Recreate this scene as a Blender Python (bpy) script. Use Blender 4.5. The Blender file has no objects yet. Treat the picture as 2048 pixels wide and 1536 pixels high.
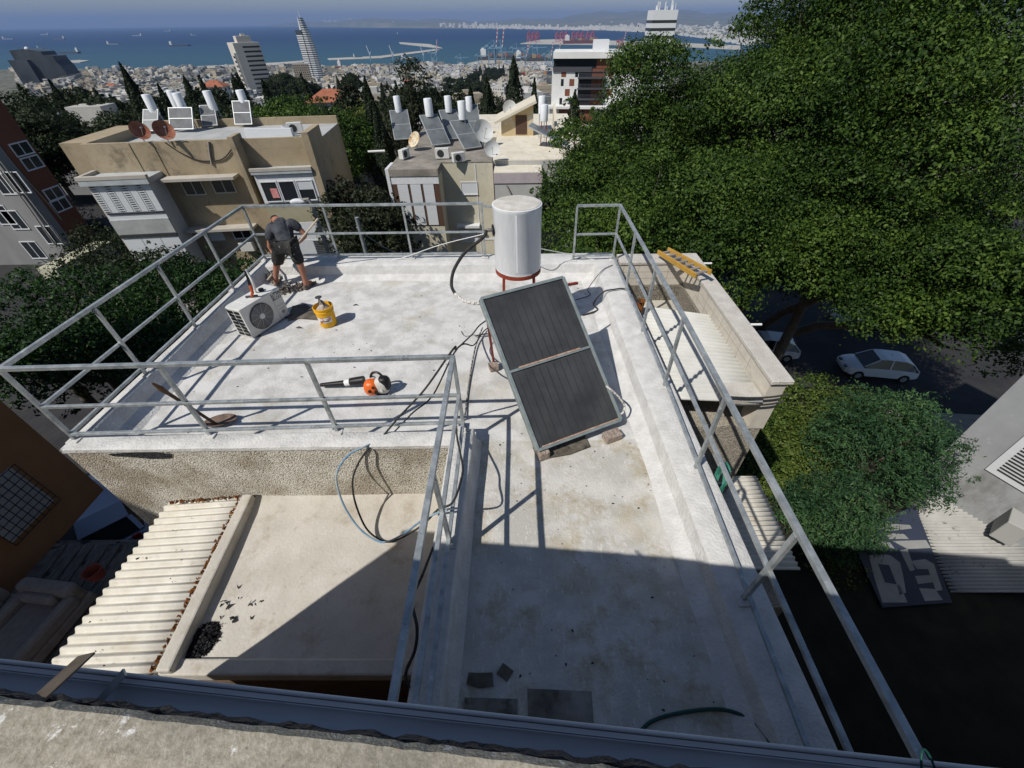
import bpy, bmesh, math, random
import numpy as np
from mathutils import Vector, Matrix
C=bpy.context.scene.collection
S=bpy.context.scene
rad=math.radians
# ---------------------------------------------------------------- camera
FPX,CX,CY=826.6,1045.5,767.0
def basis(p,r,y):
    cy,sy=math.cos(y),math.sin(y)
    f=Vector((sy*math.cos(p),cy*math.cos(p),-math.sin(p)))
    rt=Vector((cy,-sy,0)); up=rt.cross(f)
    rt2=rt*math.cos(r)+up*math.sin(r); up2=rt2.cross(f)
    return rt2,up2,f
RT,UP,FW=basis(rad(41.23),rad(-.688),rad(.024))
CAM=Vector((0,0,3.6))
cd=bpy.data.cameras.new('camera'); cam=bpy.data.objects.new('camera',cd); C.objects.link(cam)
m=Matrix((RT,UP,-FW)).transposed().to_4x4(); m.translation=CAM; cam.matrix_world=m
cd.sensor_width=36; cd.lens=FPX/2048*36; cd.shift_x=-(CX-1024)/2048; cd.shift_y=(CY-768)/2048
cd.clip_start=.05; cd.clip_end=90000
S.camera=cam; S.render.resolution_x=1024; S.render.resolution_y=768
# ---------------------------------------------------------------- light
SUND=Vector((.64,.565,-1)).normalized()          # direction sunlight travels
ELEV=math.asin(-SUND.z); AZ=math.atan2(-SUND.x,-SUND.y)
w=bpy.data.worlds.new('World'); S.world=w; w.use_nodes=True
nt=w.node_tree; bg=nt.nodes['Background']
sky=nt.nodes.new('ShaderNodeTexSky'); sky.sky_type='NISHITA'; sky.sun_disc=False
sky.sun_elevation=ELEV; sky.sun_rotation=AZ; sky.altitude=200; sky.air_density=1.0; sky.dust_density=.6; sky.ozone_density=3.0
nt.links.new(sky.outputs[0],bg.inputs[0]); bg.inputs[1].default_value=.08
sd=bpy.data.lights.new('sun','SUN'); sd.energy=4.3; sd.angle=rad(.53); sd.color=(1,.955,.88)
so=bpy.data.objects.new('sun',sd); C.objects.link(so)
so.rotation_euler=SUND.to_track_quat('-Z','Y').to_euler()
S.view_settings.view_transform='Standard'; S.view_settings.look='None'; S.view_settings.exposure=0; S.view_settings.gamma=1
# ---------------------------------------------------------------- photo measuring
def ray(x,y): return FW+RT*((x-CX)/FPX)-UP*((y-CY)/FPX)
def G(x,y,z=0.):
    d=ray(x,y); return CAM+d*((z-CAM.z)/d.z)
def onY(x,y,D):
    d=ray(x,y); return CAM+d*(D/d.y)
def onX(x,y,D):
    d=ray(x,y); return CAM+d*(D/d.x)
# ---------------------------------------------------------------- materials
MATS={}
def _new(name):
    m=bpy.data.materials.new(name); m.use_nodes=True; return m,m.node_tree,m.node_tree.nodes['Principled BSDF']
def mat(name,col,col2=None,scale=2.,rough=.85,metal=0.,bump=0.,bscale=30.,col3=None,scale3=12.,t3=.62,detail=6.,spec=.3,stretch=None,lo=.35,hi=.65,w3=.06,emit=None,extra=()):
    if name in MATS: return MATS[name]
    m,nt,b=_new(name); N=nt.nodes; L=nt.links
    b.inputs['Roughness'].default_value=rough; b.inputs['Metallic'].default_value=metal; b.inputs['Specular IOR Level'].default_value=spec
    b.inputs['Base Color'].default_value=(*col,1)
    tc=N.new('ShaderNodeNewGeometry'); vec=tc.outputs['Position']
    if stretch:
        mp=N.new('ShaderNodeMapping'); mp.inputs['Scale'].default_value=stretch; L.new(vec,mp.inputs['Vector']); vec=mp.outputs[0]
    last=None
    if col2:
        n=N.new('ShaderNodeTexNoise'); n.inputs['Scale'].default_value=scale; n.inputs['Detail'].default_value=detail; n.inputs['Roughness'].default_value=.62
        L.new(vec,n.inputs['Vector'])
        r=N.new('ShaderNodeValToRGB'); r.color_ramp.elements[0].position=lo; r.color_ramp.elements[1].position=hi
        r.color_ramp.elements[0].color=(*col,1); r.color_ramp.elements[1].color=(*col2,1)
        L.new(n.outputs['Fac'],r.inputs[0]); last=r.outputs[0]
    if col3:
        n=N.new('ShaderNodeTexNoise'); n.inputs['Scale'].default_value=scale3; n.inputs['Detail'].default_value=8; n.inputs['Roughness'].default_value=.7
        L.new(vec,n.inputs['Vector'])
        r=N.new('ShaderNodeValToRGB'); r.color_ramp.elements[0].position=t3; r.color_ramp.elements[1].position=t3+w3
        L.new(n.outputs['Fac'],r.inputs[0])
        mx=N.new('ShaderNodeMix'); mx.data_type='RGBA'
        L.new(r.outputs[0],mx.inputs[0])
        if last: L.new(last,mx.inputs[6])
        else: mx.inputs[6].default_value=(*col,1)
        mx.inputs[7].default_value=(*col3,1); last=mx.outputs[2]
    for (c_,s_,t_,w_,a_,*st_) in extra:   # further stains: colour, scale, threshold, softness, amount, stretch
        n=N.new('ShaderNodeTexNoise'); n.inputs['Scale'].default_value=s_; n.inputs['Detail'].default_value=9; n.inputs['Roughness'].default_value=.68
        mp=N.new('ShaderNodeMapping'); mp.inputs['Scale'].default_value=st_[0] if st_ else (1,1,1); mp.inputs['Location'].default_value=(s_*1.7,3.1,7.7); L.new(tc.outputs['Position'],mp.inputs['Vector']); L.new(mp.outputs[0],n.inputs['Vector'])
        r=N.new('ShaderNodeMapRange'); r.inputs[1].default_value=t_; r.inputs[2].default_value=t_+w_; r.inputs[4].default_value=a_; L.new(n.outputs['Fac'],r.inputs[0])
        mx=N.new('ShaderNodeMix'); mx.data_type='RGBA'; L.new(r.outputs[0],mx.inputs[0])
        if last: L.new(last,mx.inputs[6])
        else: mx.inputs[6].default_value=(*col,1)
        mx.inputs[7].default_value=(*c_,1); last=mx.outputs[2]
    if last: L.new(last,b.inputs['Base Color'])
    if bump:
        n=N.new('ShaderNodeTexNoise'); n.inputs['Scale'].default_value=bscale; n.inputs['Detail'].default_value=5
        L.new(vec,n.inputs['Vector'])
        bp=N.new('ShaderNodeBump'); bp.inputs['Strength'].default_value=min(1,bump); bp.inputs['Distance'].default_value=.02*max(1,bump)
        L.new(n.outputs['Fac'],bp.inputs['Height']); L.new(bp.outputs[0],b.inputs['Normal'])
    if emit: b.inputs['Emission Color'].default_value=(*emit,1); b.inputs['Emission Strength'].default_value=1
    MATS[name]=m; return m
def leafmat(name,c1,c2,c3,scale=.5):
    if name in MATS: return MATS[name]
    m,nt,b=_new(name); N=nt.nodes; L=nt.links
    g=N.new('ShaderNodeNewGeometry')
    n=N.new('ShaderNodeTexNoise'); n.inputs['Scale'].default_value=scale; n.inputs['Detail'].default_value=4; L.new(g.outputs['Position'],n.inputs['Vector'])
    ad=N.new('ShaderNodeMath'); ad.operation='MULTIPLY_ADD'; ad.inputs[1].default_value=.5; L.new(g.outputs['Random Per Island'],ad.inputs[0])
    s=N.new('ShaderNodeMath'); s.operation='SUBTRACT'; L.new(n.outputs['Fac'],s.inputs[0]); s.inputs[1].default_value=.25; L.new(s.outputs[0],ad.inputs[2])
    r=N.new('ShaderNodeValToRGB'); e=r.color_ramp.elements; e[0].position=.2; e[0].color=(*c1,1); e[1].position=.85; e[1].color=(*c3,1)
    q=e.new(.5); q.color=(*c2,1); L.new(ad.outputs[0],r.inputs[0]); L.new(r.outputs[0],b.inputs['Base Color'])
    b.inputs['Roughness'].default_value=.55; b.inputs['Specular IOR Level'].default_value=.18
    t=N.new('ShaderNodeBsdfTranslucent'); L.new(r.outputs[0],t.inputs[0]); mx=N.new('ShaderNodeMixShader'); mx.inputs[0].default_value=.22
    L.new(b.outputs[0],mx.inputs[1]); L.new(t.outputs[0],mx.inputs[2]); L.new(mx.outputs[0],N['Material Output'].inputs['Surface'])
    MATS[name]=m; return m
# ---------------------------------------------------------------- objects
LONG=[]
def tag(o,label=None,cat=None,group=None,kind=None):
    if label:
        o['label']=label
        if len(label.split())>16: LONG.append(label)
    if cat: o['category']=cat
    if group: o['group']=group
    if kind: o['kind']=kind
    return o
def empty(name,loc,label,cat,group=None,rz=0.):
    o=bpy.data.objects.new(name,None); C.objects.link(o); o.location=loc; o.rotation_euler=(0,0,rz); o.empty_display_size=.1
    return tag(o,label,cat,group)
class MB:
    """collects shapes, builds ONE mesh object"""
    def __init__(s): s.v=[]; s.f=[]; s.mi=[]; s.cur=0; s.M=None
    def add(s,vs,fs):
        k=len(s.v)
        if s.M is not None: vs=[s.M@Vector(v) for v in vs]
        s.v+= [tuple(v) for v in vs]; s.f+=[tuple(i+k for i in f) for f in fs]; s.mi+=[s.cur]*len(fs); return s
    def mat(s,i): s.cur=i; return s
    def hexa(s,b,t):   # 4 bottom pts (ccw seen from above), 4 top
        return s.add(list(b)+list(t),[(3,2,1,0),(4,5,6,7),(0,1,5,4),(1,2,6,5),(2,3,7,6),(3,0,4,7)])
    def box(s,x0,x1,y0,y1,z0,z1):
        return s.hexa([(x0,y0,z0),(x1,y0,z0),(x1,y1,z0),(x0,y1,z0)],[(x0,y0,z1),(x1,y0,z1),(x1,y1,z1),(x0,y1,z1)])
    def bar(s,a,b,w,h=None,up=(0,0,1)):
        a=Vector(a); b=Vector(b); h=h or w; d=(b-a).normalized(); u=Vector(up)
        if abs(d.dot(u))>.95: u=Vector((1,0,0))
        r=d.cross(u).normalized(); u=r.cross(d).normalized()
        o=[r*w/2*i+u*h/2*j for i,j in((-1,-1),(1,-1),(1,1),(-1,1))]
        return s.add([a+k for k in o]+[b+k for k in o],[(0,1,2,3),(7,6,5,4),(0,4,5,1),(1,5,6,2),(2,6,7,3),(3,7,4,0)])
    def prism(s,poly,z0,z1):
        n=len(poly); z0=z0 if hasattr(z0,'__len__') else [z0]*n; z1=z1 if hasattr(z1,'__len__') else [z1]*n
        a=sum(poly[i][0]*poly[(i+1)%n][1]-poly[(i+1)%n][0]*poly[i][1] for i in range(n))
        if a<0: poly=poly[::-1]; z0=z0[::-1]; z1=z1[::-1]
        return s.add([(p[0],p[1],z) for p,z in zip(poly,z0)]+[(p[0],p[1],z) for p,z in zip(poly,z1)],
          [tuple(range(n))[::-1],tuple(range(n,2*n))]+[(i,(i+1)%n,n+(i+1)%n,n+i) for i in range(n)])
    def quad(s,*p): return s.add(p,[tuple(range(len(p)))])
    def tube(s,pts,r,n=8,cap=True):
        pts=[Vector(p) for p in pts]; m=len(pts); rr=r if hasattr(r,'__len__') else [r]*m
        vs=[]; u=None
        for i,p in enumerate(pts):
            d=(pts[min(i+1,m-1)]-pts[max(i-1,0)]).normalized()
            if u is None:
                u=d.cross(Vector((0,0,1)));
                if u.length<1e-3: u=Vector((1,0,0))
                u.normalize()
            else: u=(u-d*u.dot(d)).normalized()
            v=d.cross(u)
            vs+=[p+(u*math.cos(2*math.pi*k/n)+v*math.sin(2*math.pi*k/n))*rr[i] for k in range(n)]
        fs=[(i*n+k,i*n+(k+1)%n,(i+1)*n+(k+1)%n,(i+1)*n+k) for i in range(m-1) for k in range(n)]
        if cap: fs+=[tuple(range(n))[::-1],tuple(range((m-1)*n,m*n))]
        return s.add(vs,fs)
    def cyl(s,c,r,h,n=24,axis=(0,0,1),r2=None):
        c=Vector(c); a=Vector(axis).normalized(); return s.tube([c,c+a*h],[r,r if r2 is None else r2],n)
    def lathe(s,prof,c=(0,0,0),n=32,axis=None):
        c=Vector(c); M=Matrix.Identity(3)
        if axis is not None: M=Vector(axis).to_track_quat('Z','Y').to_matrix()
        vs=[]
        for r,z in prof: vs+=[c+M@Vector((r*math.cos(2*math.pi*k/n),r*math.sin(2*math.pi*k/n),z)) for k in range(n)]
        fs=[(i*n+k,i*n+(k+1)%n,(i+1)*n+(k+1)%n,(i+1)*n+k) for i in range(len(prof)-1) for k in range(n)]
        fs+=[tuple(range(n))[::-1],tuple(range((len(prof)-1)*n,len(prof)*n))]
        return s.add(vs,fs)
    def build(s,name,mats,parent=None,bevel=0,smooth=False,sub=0):
        me=bpy.data.meshes.new(name); me.from_pydata(s.v,[],s.f)
        if not isinstance(mats,(list,tuple)): mats=[mats]
        for m in mats: me.materials.append(m)
        if len(mats)>1: me.polygons.foreach_set('material_index',s.mi)
        if smooth: me.polygons.foreach_set('use_smooth',[True]*len(me.polygons)); 
        me.update(); o=bpy.data.objects.new(name,me); C.objects.link(o)
        if smooth: 
            try: me.set_sharp_from_angle(angle=rad(40))
            except Exception: pass
        if parent: o.parent=parent
        if bevel:
            b=o.modifiers.new('bevel','BEVEL'); b.width=bevel; b.segments=2; b.limit_method='ANGLE'
        if sub:
            b=o.modifiers.new('sub','SUBSURF'); b.levels=sub; b.render_levels=sub
        return o
def struct(name,mb,m,**k):
    o=mb.build(name,m,**k); o['kind']='structure'; return o
def spline(pts,n=8):
    pts=[Vector(p) for p in pts]; out=[]
    for i in range(len(pts)-1):
        p0=pts[max(i-1,0)];p1=pts[i];p2=pts[i+1];p3=pts[min(i+2,len(pts)-1)]
        for k in range(n):
            t=k/n; out.append(.5*((2*p1)+(p2-p0)*t+(2*p0-5*p1+4*p2-p3)*t*t+(3*p1-p0-3*p2+p3)*t**3))
    out.append(pts[-1]); return out
def copy_tree(o,parent=None):
    c=o.copy(); C.objects.link(c)
    if parent: c.parent=parent
    for ch in list(o.children): copy_tree(ch,c)
    return c
def grid(nx,ny,fn,name,m,parent=None,smooth=True,solid=0):
    vs=[fn(i/nx,j/ny) for j in range(ny+1) for i in range(nx+1)]
    fs=[(j*(nx+1)+i,j*(nx+1)+i+1,(j+1)*(nx+1)+i+1,(j+1)*(nx+1)+i) for j in range(ny) for i in range(nx)]
    b=MB(); b.add(vs,fs); o=b.build(name,m,parent,smooth=smooth)
    if solid:
        s=o.modifiers.new('solid','SOLIDIFY'); s.thickness=solid; s.offset=0
    return o
def corrug(name,P00,P10,P01,P11,waves,amp,m,parent=None,seg=8):
    """corrugated sheet: waves run across u (P00->P10), ridges along v"""
    P00,P10,P01,P11=map(Vector,(P00,P10,P01,P11)); nrm=(P10-P00).cross(P01-P00).normalized()
    if nrm.z<0: nrm=-nrm
    def fn(u,v):
        p=(P00*(1-u)+P10*u)*(1-v)+(P01*(1-u)+P11*u)*v
        return p+nrm*amp*math.sin(u*waves*2*math.pi)
    return grid(waves*seg,3,fn,name,m,parent,solid=.006)
def text(s,size,name,m,parent,M,ext=.001):
    cu=bpy.data.curves.new(name,'FONT'); cu.body=s; cu.size=size; cu.extrude=ext; cu.align_x='CENTER'
    t=bpy.data.objects.new(name+'_tmp',cu); C.objects.link(t)
    dg=bpy.context.evaluated_depsgraph_get(); me=bpy.data.meshes.new_from_object(t.evaluated_get(dg))
    bpy.data.objects.remove(t); me.materials.clear(); me.materials.append(m)
    me.transform(M); o=bpy.data.objects.new(name,me); C.objects.link(o)
    if parent: o.parent=parent
    return o
# ---------------------------------------------------------------- foliage
def cypress(name,loc,w,H,label,m_leaf,m_bark,seed=1,size=.3,group=None,dens=1.):
    rng=np.random.default_rng(seed); root=empty(name,loc,label,'cypress',group)
    n=int(dens*2.6*2*math.pi*w*H/(size*size*.5)); n=min(n,30000)
    t=rng.uniform(0,1,n)**.85; a=rng.uniform(0,2*math.pi,n); ph=rng.uniform(0,6,6)
    prof=np.minimum(1,(1-t)*1.75)**.75*np.minimum(1,.55+t*3)
    bump=1+.16*np.sin(a*3+t*11+ph[0])+.12*np.sin(a*5-t*23+ph[1])+.10*np.sin(t*41+a*2+ph[2])
    r=w*prof*bump*(1-np.abs(rng.normal(0,.13,n)))
    P=np.stack([r*np.cos(a),r*np.sin(a),H*(.06+.94*t)+rng.normal(0,size*.3,n)],1)
    Nn=np.stack([np.cos(a),np.sin(a),np.full(n,.5)],1)
    leaves_mesh('crown',P,Nn,size,m_leaf,root,rng=rng,aspect=.55)
    b=MB(); b.tube([(0,0,0),(0,0,H*.5)],[w*.14,w*.08],8); b.build('trunk',m_bark,root,smooth=True)
    return root
def leaves_mesh(name,pos,nrm,size,m,parent=None,aspect=.5,rng=None,thin=0):
    n=len(pos); rng=rng or np.random.default_rng(1)
    nrm=nrm+rng.normal(0,.55,(n,3)); nrm/=np.linalg.norm(nrm,axis=1)[:,None]
    t=np.cross(nrm,rng.normal(0,1,(n,3))); t/=np.linalg.norm(t,axis=1)[:,None]; b=np.cross(nrm,t)
    s=size*rng.uniform(.6,1.25,n)[:,None]
    V=np.empty((n,4,3)); V[:,0]=pos-t*s*.5; V[:,1]=pos+b*s*aspect*.5-nrm*s*.06; V[:,2]=pos+t*s*.5-nrm*s*.1; V[:,3]=pos-b*s*aspect*.5-nrm*s*.06
    me=bpy.data.meshes.new(name); me.vertices.add(n*4); me.vertices.foreach_set('co',V.ravel())
    me.loops.add(n*4); me.loops.foreach_set('vertex_index',np.arange(n*4)); me.polygons.add(n)
    me.polygons.foreach_set('loop_start',np.arange(0,n*4,4)); me.polygons.foreach_set('loop_total',np.full(n,4)); me.materials.append(m); me.update(calc_edges=True)
    o=bpy.data.objects.new(name,me); C.objects.link(o)
    if parent: o.parent=parent
    return o
def blobleaves(lobes,per,rng,shell=.5,down=-.55,clump=12):
    """points on the outer part of each lobe (c, r3)"""
    P=[];Nn=[]
    for c,r in lobes:
        k=int(per*(r[0]*r[1]+r[0]*r[2]+r[1]*r[2])/3)
        kc=max(2,k//clump)
        d=rng.normal(0,1,(kc,3)); d/=np.linalg.norm(d,axis=1)[:,None]; d=d[d[:,2]>down]
        q=1-np.abs(rng.normal(0,.2,len(d)))*shell*2; q=np.clip(q,.2,1.15)
        base=np.array(c)+d*np.array(r)*q[:,None]
        base=np.repeat(base,clump,0); dd=np.repeat(d/np.array(r)*min(r),clump,0); sg=np.array(r).mean()*.13+.02
        off=rng.normal(0,1,base.shape)*sg*np.array([1,1,.55])
        P.append(base+off); Nn.append(dd*.8+off/sg*.35+np.array([0,0,.25]))
    return np.concatenate(P),np.concatenate(Nn)
def crown_lobes(c,R,n,lr,rng,low=-.35,layers=(1.,.7)):
    L=[]; c=np.array(c,float); R=np.array(R,float)
    for q in layers:
        for i in range(int(n*q)):
            z=rng.uniform(low,1); a=rng.uniform(0,2*math.pi); rr=math.sqrt(max(0,1-z*z))
            d=np.array([rr*math.cos(a),rr*math.sin(a),z]); s=lr*rng.uniform(.6,1.35)
            L.append((c+d*(R-s*.5)*q*rng.uniform(.82,1.06),(s*1.15,s*1.15,s*.8)))
    for i in range(int(n*.7)):
        z=rng.uniform(low*.5,1); a=rng.uniform(0,2*math.pi); rr=math.sqrt(max(0,1-z*z)); d=np.array([rr*math.cos(a),rr*math.sin(a),z]); s=lr*rng.uniform(.22,.42)
        L.append((c+d*R*rng.uniform(1.0,1.13),(s,s,s*.9)))
    return L
def tree(name,loc,R,height,label,m_leaf,m_bark,seed=1,nl=36,lr=None,per=260,size=.2,cat='tree',group=None,low=-.35,trunk_r=.3,aspect=.5,lean=0.,down=-.55,layers=(1.,.7),shell=.5):
    rng=np.random.default_rng(seed); root=empty(name,loc,label,cat,group)
    cz=height-R[2]; L=crown_lobes((0,0,cz),R,nl,lr or max(R)*.27,rng,low,layers)
    P,Nn=blobleaves(L,per,rng,shell=shell,down=down)
    leaves_mesh('crown',P,Nn,size,m_leaf,root,rng=rng,aspect=aspect)
    b=MB(); top=Vector((0,0,cz-R[2]*.35))
    b.tube([(0,lean,0),(.1*trunk_r,.2*trunk_r+lean*.6,top.z*.5),top],[trunk_r*1.3,trunk_r,trunk_r*.8],9)
    for i in range(9):
        c,_=L[rng.integers(0,len(L))]; c=Vector(c); b.tube(spline([top-Vector((0,0,.3)),top*.4+c*.6+Vector((0,0,-.3)),c],3),[trunk_r*.5,trunk_r*.42,trunk_r*.35,trunk_r*.25,trunk_r*.18,trunk_r*.1,trunk_r*.05][:7],6)
    b.build('trunk',m_bark,root,smooth=True)
    return root
# ================================================================ setting
def interp(x,ks): return float(np.interp(x,[k[0] for k in ks],[k[1] for k in ks]))
TP=[(-60,-14.7),(34,-14.8),(60,-18),(100,-24),(170,-32),(300,-45),(500,-59),(700,-74),(1000,-94),(1480,-121),(1800,-134),(2300,-143.5),(2440,-144.5),(2500,-152)]
def gz(x,y):
    b=interp(y,TP)
    return b+ (1.2*math.sin(x*.021+y*.013)*min(1,max(0,(y-60)/100)) if y<2200 else 0)
M_gr=mat('hill_ground',(.09,.085,.06),(.22,.205,.18),scale=.02,col3=(.03,.05,.02),scale3=.05,t3=.5,rough=1)
ys=[-60,-20,0,15,30,45,60,80,100,130,170,220,300,400,500,600,700,850,1000,1200,1480,1800,2100,2300,2440,2500]
b=MB(); nx=48
vs=[]
for y in ys:
    for i in range(nx+1):
        u=(i/nx*2-1); x=u*(150+max(y,0)*1.6); vs.append((x,y,gz(x,y)))
b.add(vs,[(j*(nx+1)+i,j*(nx+1)+i+1,(j+1)*(nx+1)+i+1,(j+1)*(nx+1)+i) for j in range(len(ys)-1) for i in range(nx)])
struct('ground',b,M_gr,smooth=True)
# sea
m,nt,bs=_new('sea_water'); N=nt.nodes; L=nt.links
g=N.new('ShaderNodeNewGeometry'); sx=N.new('ShaderNodeSeparateXYZ'); L.new(g.outputs['Position'],sx.inputs[0])
mr=N.new('ShaderNodeMapRange'); mr.inputs[1].default_value=2450; mr.inputs[2].default_value=6500; L.new(sx.outputs[1],mr.inputs[0])
n=N.new('ShaderNodeTexNoise'); n.inputs['Scale'].default_value=.0006; n.inputs['Detail'].default_value=5; mp=N.new('ShaderNodeMapping'); mp.inputs['Scale'].default_value=(.4,1.6,1); L.new(g.outputs['Position'],mp.inputs[0]); L.new(mp.outputs[0],n.inputs['Vector'])
ad=N.new('ShaderNodeMath'); ad.operation='MULTIPLY_ADD'; ad.inputs[1].default_value=.5; ad.inputs[2].default_value=-.25; L.new(n.outputs['Fac'],ad.inputs[0])
a2=N.new('ShaderNodeMath'); a2.operation='ADD'; L.new(ad.outputs[0],a2.inputs[0]); L.new(mr.outputs[0],a2.inputs[1])
r=N.new('ShaderNodeValToRGB'); r.color_ramp.elements[0].color=(.034,.09,.125,1); r.color_ramp.elements[1].color=(.013,.042,.105,1); L.new(a2.outputs[0],r.inputs[0]); L.new(r.outputs[0],bs.inputs['Base Color'])
bs.inputs['Roughness'].default_value=.55; bs.inputs['Specular IOR Level'].default_value=.12
wv=N.new('ShaderNodeTexNoise'); wv.inputs['Scale'].default_value=.05; wv.inputs['Detail'].default_value=6; L.new(g.outputs['Position'],wv.inputs['Vector'])
bp=N.new('ShaderNodeBump'); bp.inputs['Strength'].default_value=.5; bp.inputs['Distance'].default_value=3; L.new(wv.outputs['Fac'],bp.inputs['Height']); L.new(bp.outputs[0],bs.inputs['Normal'])
b=MB(); b.quad((-60000,2300,-146),(60000,2300,-146),(60000,70000,-146),(-60000,70000,-146)); struct('sea',b,m)
# far bay shore and mountains
SH=[(470,51.6),(520,52.5),(640,54.3),(800,56),(900,57),(1000,58),(1100,59.5),(1215,62),(1300,66),(1400,76),(1490,90),(1650,105),(1900,120),(2300,140)]
M_far=mat('far_land',(.10,.11,.09),(.2,.19,.16),scale=.0012,rough=1)
M_hill=mat('far_hills',(.10,.12,.10),(.17,.17,.14),scale=.0006,rough=1)
nb=90; Rr=[0,.04,.1,.2,.35,.5,.65,.8,1.]
def farp(u,v):
    px=470+u*(2300-470); py=interp(px,SH); p=G(px,py,-145); r0=math.hypot(p.x,p.y); d=Vector((p.x/r0,p.y/r0,0))
    R1=34000; r=r0+(R1-r0)*v if r0<30000 else r0+5000*v
    z=-144+6*min(1,v*20)
    hill=max(0,(r-17000)/17000); amp=interp(px,[(470,0),(560,120),(700,300),(900,430),(1200,560),(1500,640),(2300,700)])
    rid=.7+.3*math.sin(px*.011)+.12*math.sin(px*.043+1)+.07*math.sin(px*.11+r*.0004)
    z+=amp*rid*(hill**.9)
    if v==0: z=-150
    return Vector((d.x*r,d.y*r,z))
o=grid(nb,26,farp,'far_hills',[M_hill]); o['kind']='structure'
# haze
def haze():
    m=bpy.data.materials.new('haze_air'); m.use_nodes=True; nt=m.node_tree; nt.nodes.remove(nt.nodes['Principled BSDF'])
    v=nt.nodes.new('ShaderNodeVolumePrincipled'); v.inputs['Density'].default_value=HAZE; v.inputs['Color'].default_value=(.31,.46,.80,1); v.inputs['Anisotropy'].default_value=0.
    nt.links.new(v.outputs[0],nt.nodes['Material Output'].inputs['Volume'])
    b=MB(); b.box(-65000,65000,-200,75000,-160,900); o=b.build('haze',m); o['kind']='stuff'; tag(o,'pale blue sea haze lying over the bay and the far hills','haze')
HAZE=3.2e-5
# ================================================================ materials for the near roof
WP=mat('white_roof_paint',(.47,.465,.445),(.62,.615,.60),scale=3.2,rough=.8,bump=.35,bscale=45,col3=(.34,.31,.235),scale3=1.9,t3=.56,w3=.2,detail=12,lo=.4,hi=.58,extra=(((.68,.675,.66),55,.6,.06,.6),((.25,.235,.2),14,.62,.1,.5),((.42,.36,.25),.9,.56,.12,.45),((.2,.2,.19),70,.68,.04,.6)))
WP2=mat('tan_roof_paint',(.44,.43,.395),(.57,.555,.52),scale=2.4,rough=.8,bump=.35,bscale=45,col3=(.36,.31,.22),scale3=2.6,t3=.5,w3=.16,detail=12,lo=.4,hi=.58,extra=(((.68,.67,.64),30,.58,.05,.6,(1,.35,1)),((.28,.26,.21),11,.62,.1,.4),((.45,.38,.25),1.3,.54,.12,.4),((.2,.2,.19),70,.68,.04,.6)))
WPP=mat('white_parapet_paint',(.50,.495,.48),(.64,.635,.62),scale=5,rough=.8,bump=.6,bscale=35,col3=(.42,.40,.36),scale3=9,t3=.64,w3=.12)
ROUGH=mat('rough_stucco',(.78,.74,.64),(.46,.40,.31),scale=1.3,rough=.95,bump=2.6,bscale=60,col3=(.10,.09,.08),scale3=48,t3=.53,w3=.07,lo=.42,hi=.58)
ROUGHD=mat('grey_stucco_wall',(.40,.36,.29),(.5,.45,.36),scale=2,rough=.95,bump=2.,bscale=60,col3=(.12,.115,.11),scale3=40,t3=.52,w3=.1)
LROOF=mat('cream_lower_roof',(.46,.43,.375),(.56,.53,.475),scale=2.2,rough=.85,bump=.3,bscale=30,col3=(.34,.29,.22),scale3=3.,t3=.54,w3=.2,detail=12,extra=(((.24,.2,.16),16,.62,.08,.5),((.62,.6,.56),40,.6,.06,.5),((.3,.24,.17),1.1,.58,.12,.4)))
SHEET=mat('white_corrugated_sheet',(.54,.51,.44),(.64,.62,.56),scale=4,rough=.6,col3=(.3,.27,.22),scale3=22,t3=.66,w3=.04,extra=(((.42,.36,.27),2.2,.54,.14,.5),((.3,.26,.2),9,.6,.08,.45)))
SHEET2=mat('clean_corrugated_sheet',(.50,.50,.47),(.57,.57,.54),scale=3,rough=.5)
GALV=mat('galvanized_steel',(.25,.28,.29),(.47,.50,.51),scale=9,rough=.42,metal=.45,col3=(.62,.64,.64),scale3=30,t3=.62,w3=.06,spec=.5,extra=(((.18,.13,.09),13,.7,.05,.6),((.68,.7,.7),6,.6,.06,.6)))
RUST=mat('rust',(.16,.05,.015),(.34,.13,.03),scale=25,rough=.95,bump=2,bscale=60)
REDP=mat('red_primer',(.22,.035,.02),(.3,.06,.03),scale=12,rough=.6)
BLK=mat('black_plastic',(.012,.012,.013),rough=.45)
BLK2=mat('black_insulation',(.02,.02,.02),(.05,.05,.05),scale=30,rough=.9,bump=.5)
CONC=mat('old_concrete',(.22,.195,.145),(.42,.385,.315),scale=95,rough=.95,bump=.22,bscale=240,col3=(.66,.64,.6),scale3=24,t3=.6,w3=.05,detail=12,lo=.3,hi=.7,extra=(((.45,.26,.10),7,.6,.1,.6),((.12,.105,.085),60,.6,.08,.7),((.16,.15,.12),5,.5,.15,.6)))
CONCD=mat('dark_concrete',(.22,.21,.19),(.32,.3,.27),scale=3,rough=.95,bump=.6,bscale=40,col3=(.1,.1,.09),scale3=8,t3=.6)
TAR=mat('black_tar',(.012,.012,.014),(.05,.05,.055),scale=22,rough=.35,bump=2.5,bscale=40)
PATCH=mat('bare_bitumen_patch',(.075,.065,.05),(.16,.14,.115),scale=9,rough=.9,col3=(.04,.038,.03),scale3=7,t3=.55,w3=.1)
GLASS=mat('dark_window',(.02,.025,.03),rough=.15,spec=.6)
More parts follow.
